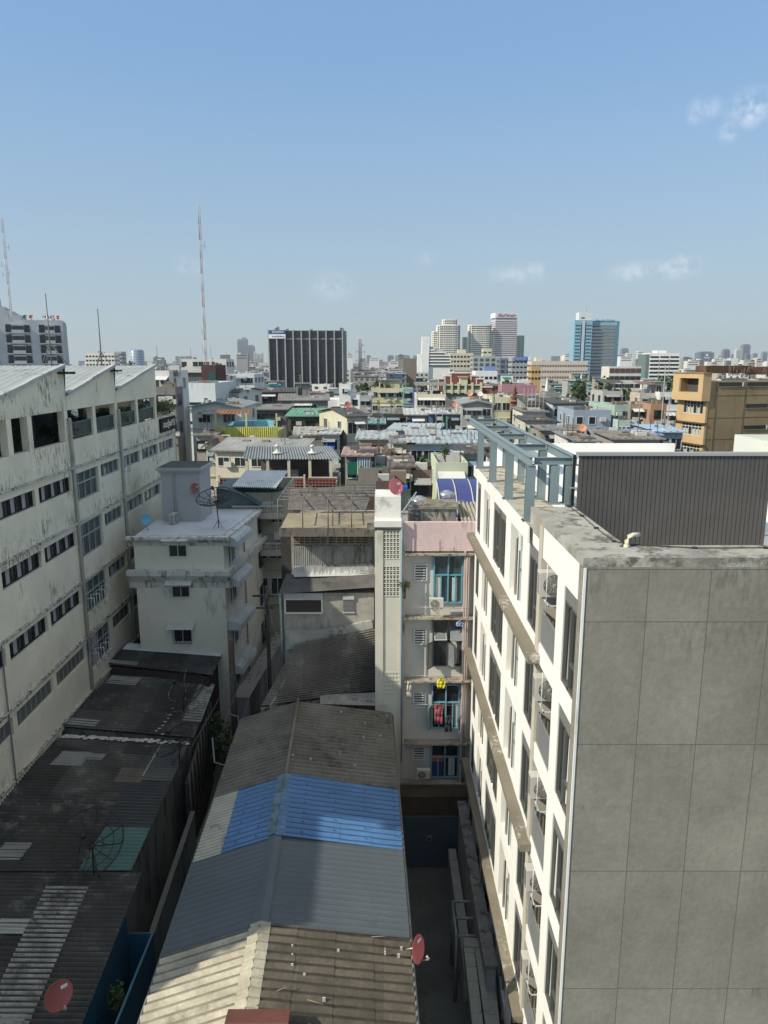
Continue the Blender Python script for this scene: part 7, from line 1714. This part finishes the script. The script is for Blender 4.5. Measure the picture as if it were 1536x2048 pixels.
# sun & sky
el=math.degrees(math.atan2(.84,math.hypot(1,.48))); dirv=Vector((1,.48,-.84)).normalized()
sun=bpy.data.lights.new('sun','SUN'); sun.energy=SUN; sun.angle=R(.53); sun.color=(1,.92,.76); so=bpy.data.objects.new('sun',sun); COL.objects.link(so); so.rotation_euler=dirv.to_track_quat('-Z','Y').to_euler()
w=bpy.data.worlds.new('World'); scene.world=w; w.use_nodes=True; nt=w.node_tree; N=nt.nodes; Lk=nt.links; bg=N['Background']; bg.inputs[1].default_value=SKY
sky=N.new('ShaderNodeTexSky'); sky.sky_type='NISHITA'; sky.sun_disc=False; sky.sun_elevation=R(el)
tosun=-dirv; sky.sun_rotation=math.atan2(tosun.x,tosun.y); sky.air_density=1.0; sky.dust_density=.3; sky.ozone_density=1.6; sky.altitude=0
tc=N.new('ShaderNodeTexCoord'); acc=None
def cl(px,py,rx,ry,s):
    global acc
    r=Vector(ray(px,py)).normalized()
    sub=N.new('ShaderNodeVectorMath'); sub.operation='SUBTRACT'; Lk.new(tc.outputs['Generated'],sub.inputs[0]); sub.inputs[1].default_value=r
    mul=N.new('ShaderNodeVectorMath'); mul.operation='MULTIPLY'; Lk.new(sub.outputs[0],mul.inputs[0]); mul.inputs[1].default_value=(F/rx,F/rx*.5,F/ry)
    ln=N.new('ShaderNodeVectorMath'); ln.operation='LENGTH'; Lk.new(mul.outputs[0],ln.inputs[0])
    mr=N.new('ShaderNodeMapRange'); mr.interpolation_type='SMOOTHSTEP'; Lk.new(ln.outputs['Value'],mr.inputs[0]); mr.inputs[1].default_value=1.1; mr.inputs[2].default_value=0.0; mr.inputs[3].default_value=0; mr.inputs[4].default_value=s
    if acc is None: acc=mr.outputs[0]
    else:
        a=N.new('ShaderNodeMath'); a.operation='MAXIMUM'; Lk.new(acc,a.inputs[0]); Lk.new(mr.outputs[0],a.inputs[1]); acc=a.outputs[0]
for c in ((1408,218,34,22,.6),(1392,234,18,14,.6),(1502,214,44,32,.85),(1500,232,26,24,.8),(1456,264,20,22,.6),(380,530,34,24,.5),(662,572,60,34,.5),(1030,548,80,24,.5),(1065,540,34,18,.6),(1270,544,56,22,.75),(1356,534,48,26,.95),(855,520,30,18,.3)): cl(*c)
sx_=N.new('ShaderNodeSeparateXYZ'); Lk.new(tc.outputs['Generated'],sx_.inputs[0])
r1=N.new('ShaderNodeMapRange'); r1.interpolation_type='SMOOTHSTEP'; Lk.new(sx_.outputs['Z'],r1.inputs[0]); r1.inputs[1].default_value=-.05; r1.inputs[2].default_value=.46; r1.inputs[3].default_value=.95; r1.inputs[4].default_value=.7
hz=N.new('ShaderNodeMix'); hz.data_type='RGBA'; Lk.new(r1.outputs[0],hz.inputs[0]); Lk.new(sky.outputs[0],hz.inputs[6])
r2=N.new('ShaderNodeMapRange'); Lk.new(sx_.outputs['Z'],r2.inputs[0]); r2.inputs[1].default_value=0; r2.inputs[2].default_value=.35; hc=N.new('ShaderNodeMix'); hc.data_type='RGBA'; Lk.new(r2.outputs[0],hc.inputs[0]); hc.inputs[6].default_value=(2.1,2.55,2.75,1); hc.inputs[7].default_value=(1.02,1.9,3.1,1); r3=N.new('ShaderNodeMapRange'); r3.interpolation_type='SMOOTHSTEP'; Lk.new(sx_.outputs['Z'],r3.inputs[0]); r3.inputs[1].default_value=.45; r3.inputs[2].default_value=.8
h3=N.new('ShaderNodeMix'); h3.data_type='RGBA'; Lk.new(r3.outputs[0],h3.inputs[0]); Lk.new(hc.outputs[2],h3.inputs[6]); h3.inputs[7].default_value=(3.6,3.7,3.5,1); Lk.new(h3.outputs[2],hz.inputs[7])
nz=N.new('ShaderNodeTexNoise'); nz.inputs['Scale'].default_value=58; nz.inputs['Detail'].default_value=8; nz.inputs['Roughness'].default_value=.6; Lk.new(tc.outputs['Generated'],nz.inputs['Vector'])
nr=N.new('ShaderNodeMapRange'); Lk.new(nz.outputs['Fac'],nr.inputs[0]); nr.inputs[1].default_value=.38; nr.inputs[2].default_value=.6; nr.inputs[3].default_value=0; nr.inputs[4].default_value=1
mm=N.new('ShaderNodeMath'); mm.operation='MULTIPLY'; Lk.new(acc,mm.inputs[0]); Lk.new(nr.outputs[0],mm.inputs[1])
m3=N.new('ShaderNodeMath'); m3.operation='MULTIPLY'; Lk.new(mm.outputs[0],m3.inputs[0]); m3.inputs[1].default_value=.62
mx=N.new('ShaderNodeMix'); mx.data_type='RGBA'; Lk.new(m3.outputs[0],mx.inputs[0]); Lk.new(hz.outputs[2],mx.inputs[6]); mx.inputs[7].default_value=(4.2,4.5,4.9,1); Lk.new(mx.outputs[2],bg.inputs[0])
if HAZE>0:
    b=MB(); b.box(-3500,3500,-80,4600,-1.2,175); h=b.build('haze',None); h.data.materials.clear(); m=bpy.data.materials.new('haze'); m.use_nodes=True; n=m.node_tree.nodes; n.remove(n['Principled BSDF']); v=n.new('ShaderNodeVolumePrincipled'); v.inputs['Density'].default_value=HAZE; v.inputs['Color'].default_value=(.8,.86,.9,1); v.inputs['Anisotropy'].default_value=.2; m.node_tree.links.new(v.outputs[0],n['Material Output'].inputs['Volume']); h.data.materials.append(m); h['kind']='stuff'; h['label']='pale haze over the city'; h['category']='haze'
cam=bpy.data.cameras.new('camera'); co=bpy.data.objects.new('camera',cam); COL.objects.link(co); co.location=(0,0,H); co.rotation_euler=(math.pi/2-PITCH,0,0)
cam.sensor_width=36; cam.sensor_fit='AUTO'; cam.lens=36*F/2048; cam.clip_start=.5; cam.clip_end=20000; scene.camera=co
for o in COL.objects:
    for k in ('_w','_z','_d'):
        if k in o: del o[k]
vs=scene.view_settings; scene.display_settings.display_device='sRGB'; vs.view_transform='Standard'; vs.look='None'; vs.exposure=EXPO; vs.gamma=1; vs.use_curve_mapping=False
scene.render.film_transparent=False; scene.cycles.volume_bounces=0; scene.cycles.max_bounces=6; scene.cycles.diffuse_bounces=3
for k,v in LABELS.items():
    if len(v)>1: print('DUP',k,v)
    if len(k.split())>16 or len(k.split())<4: print('LEN',len(k.split()),k)
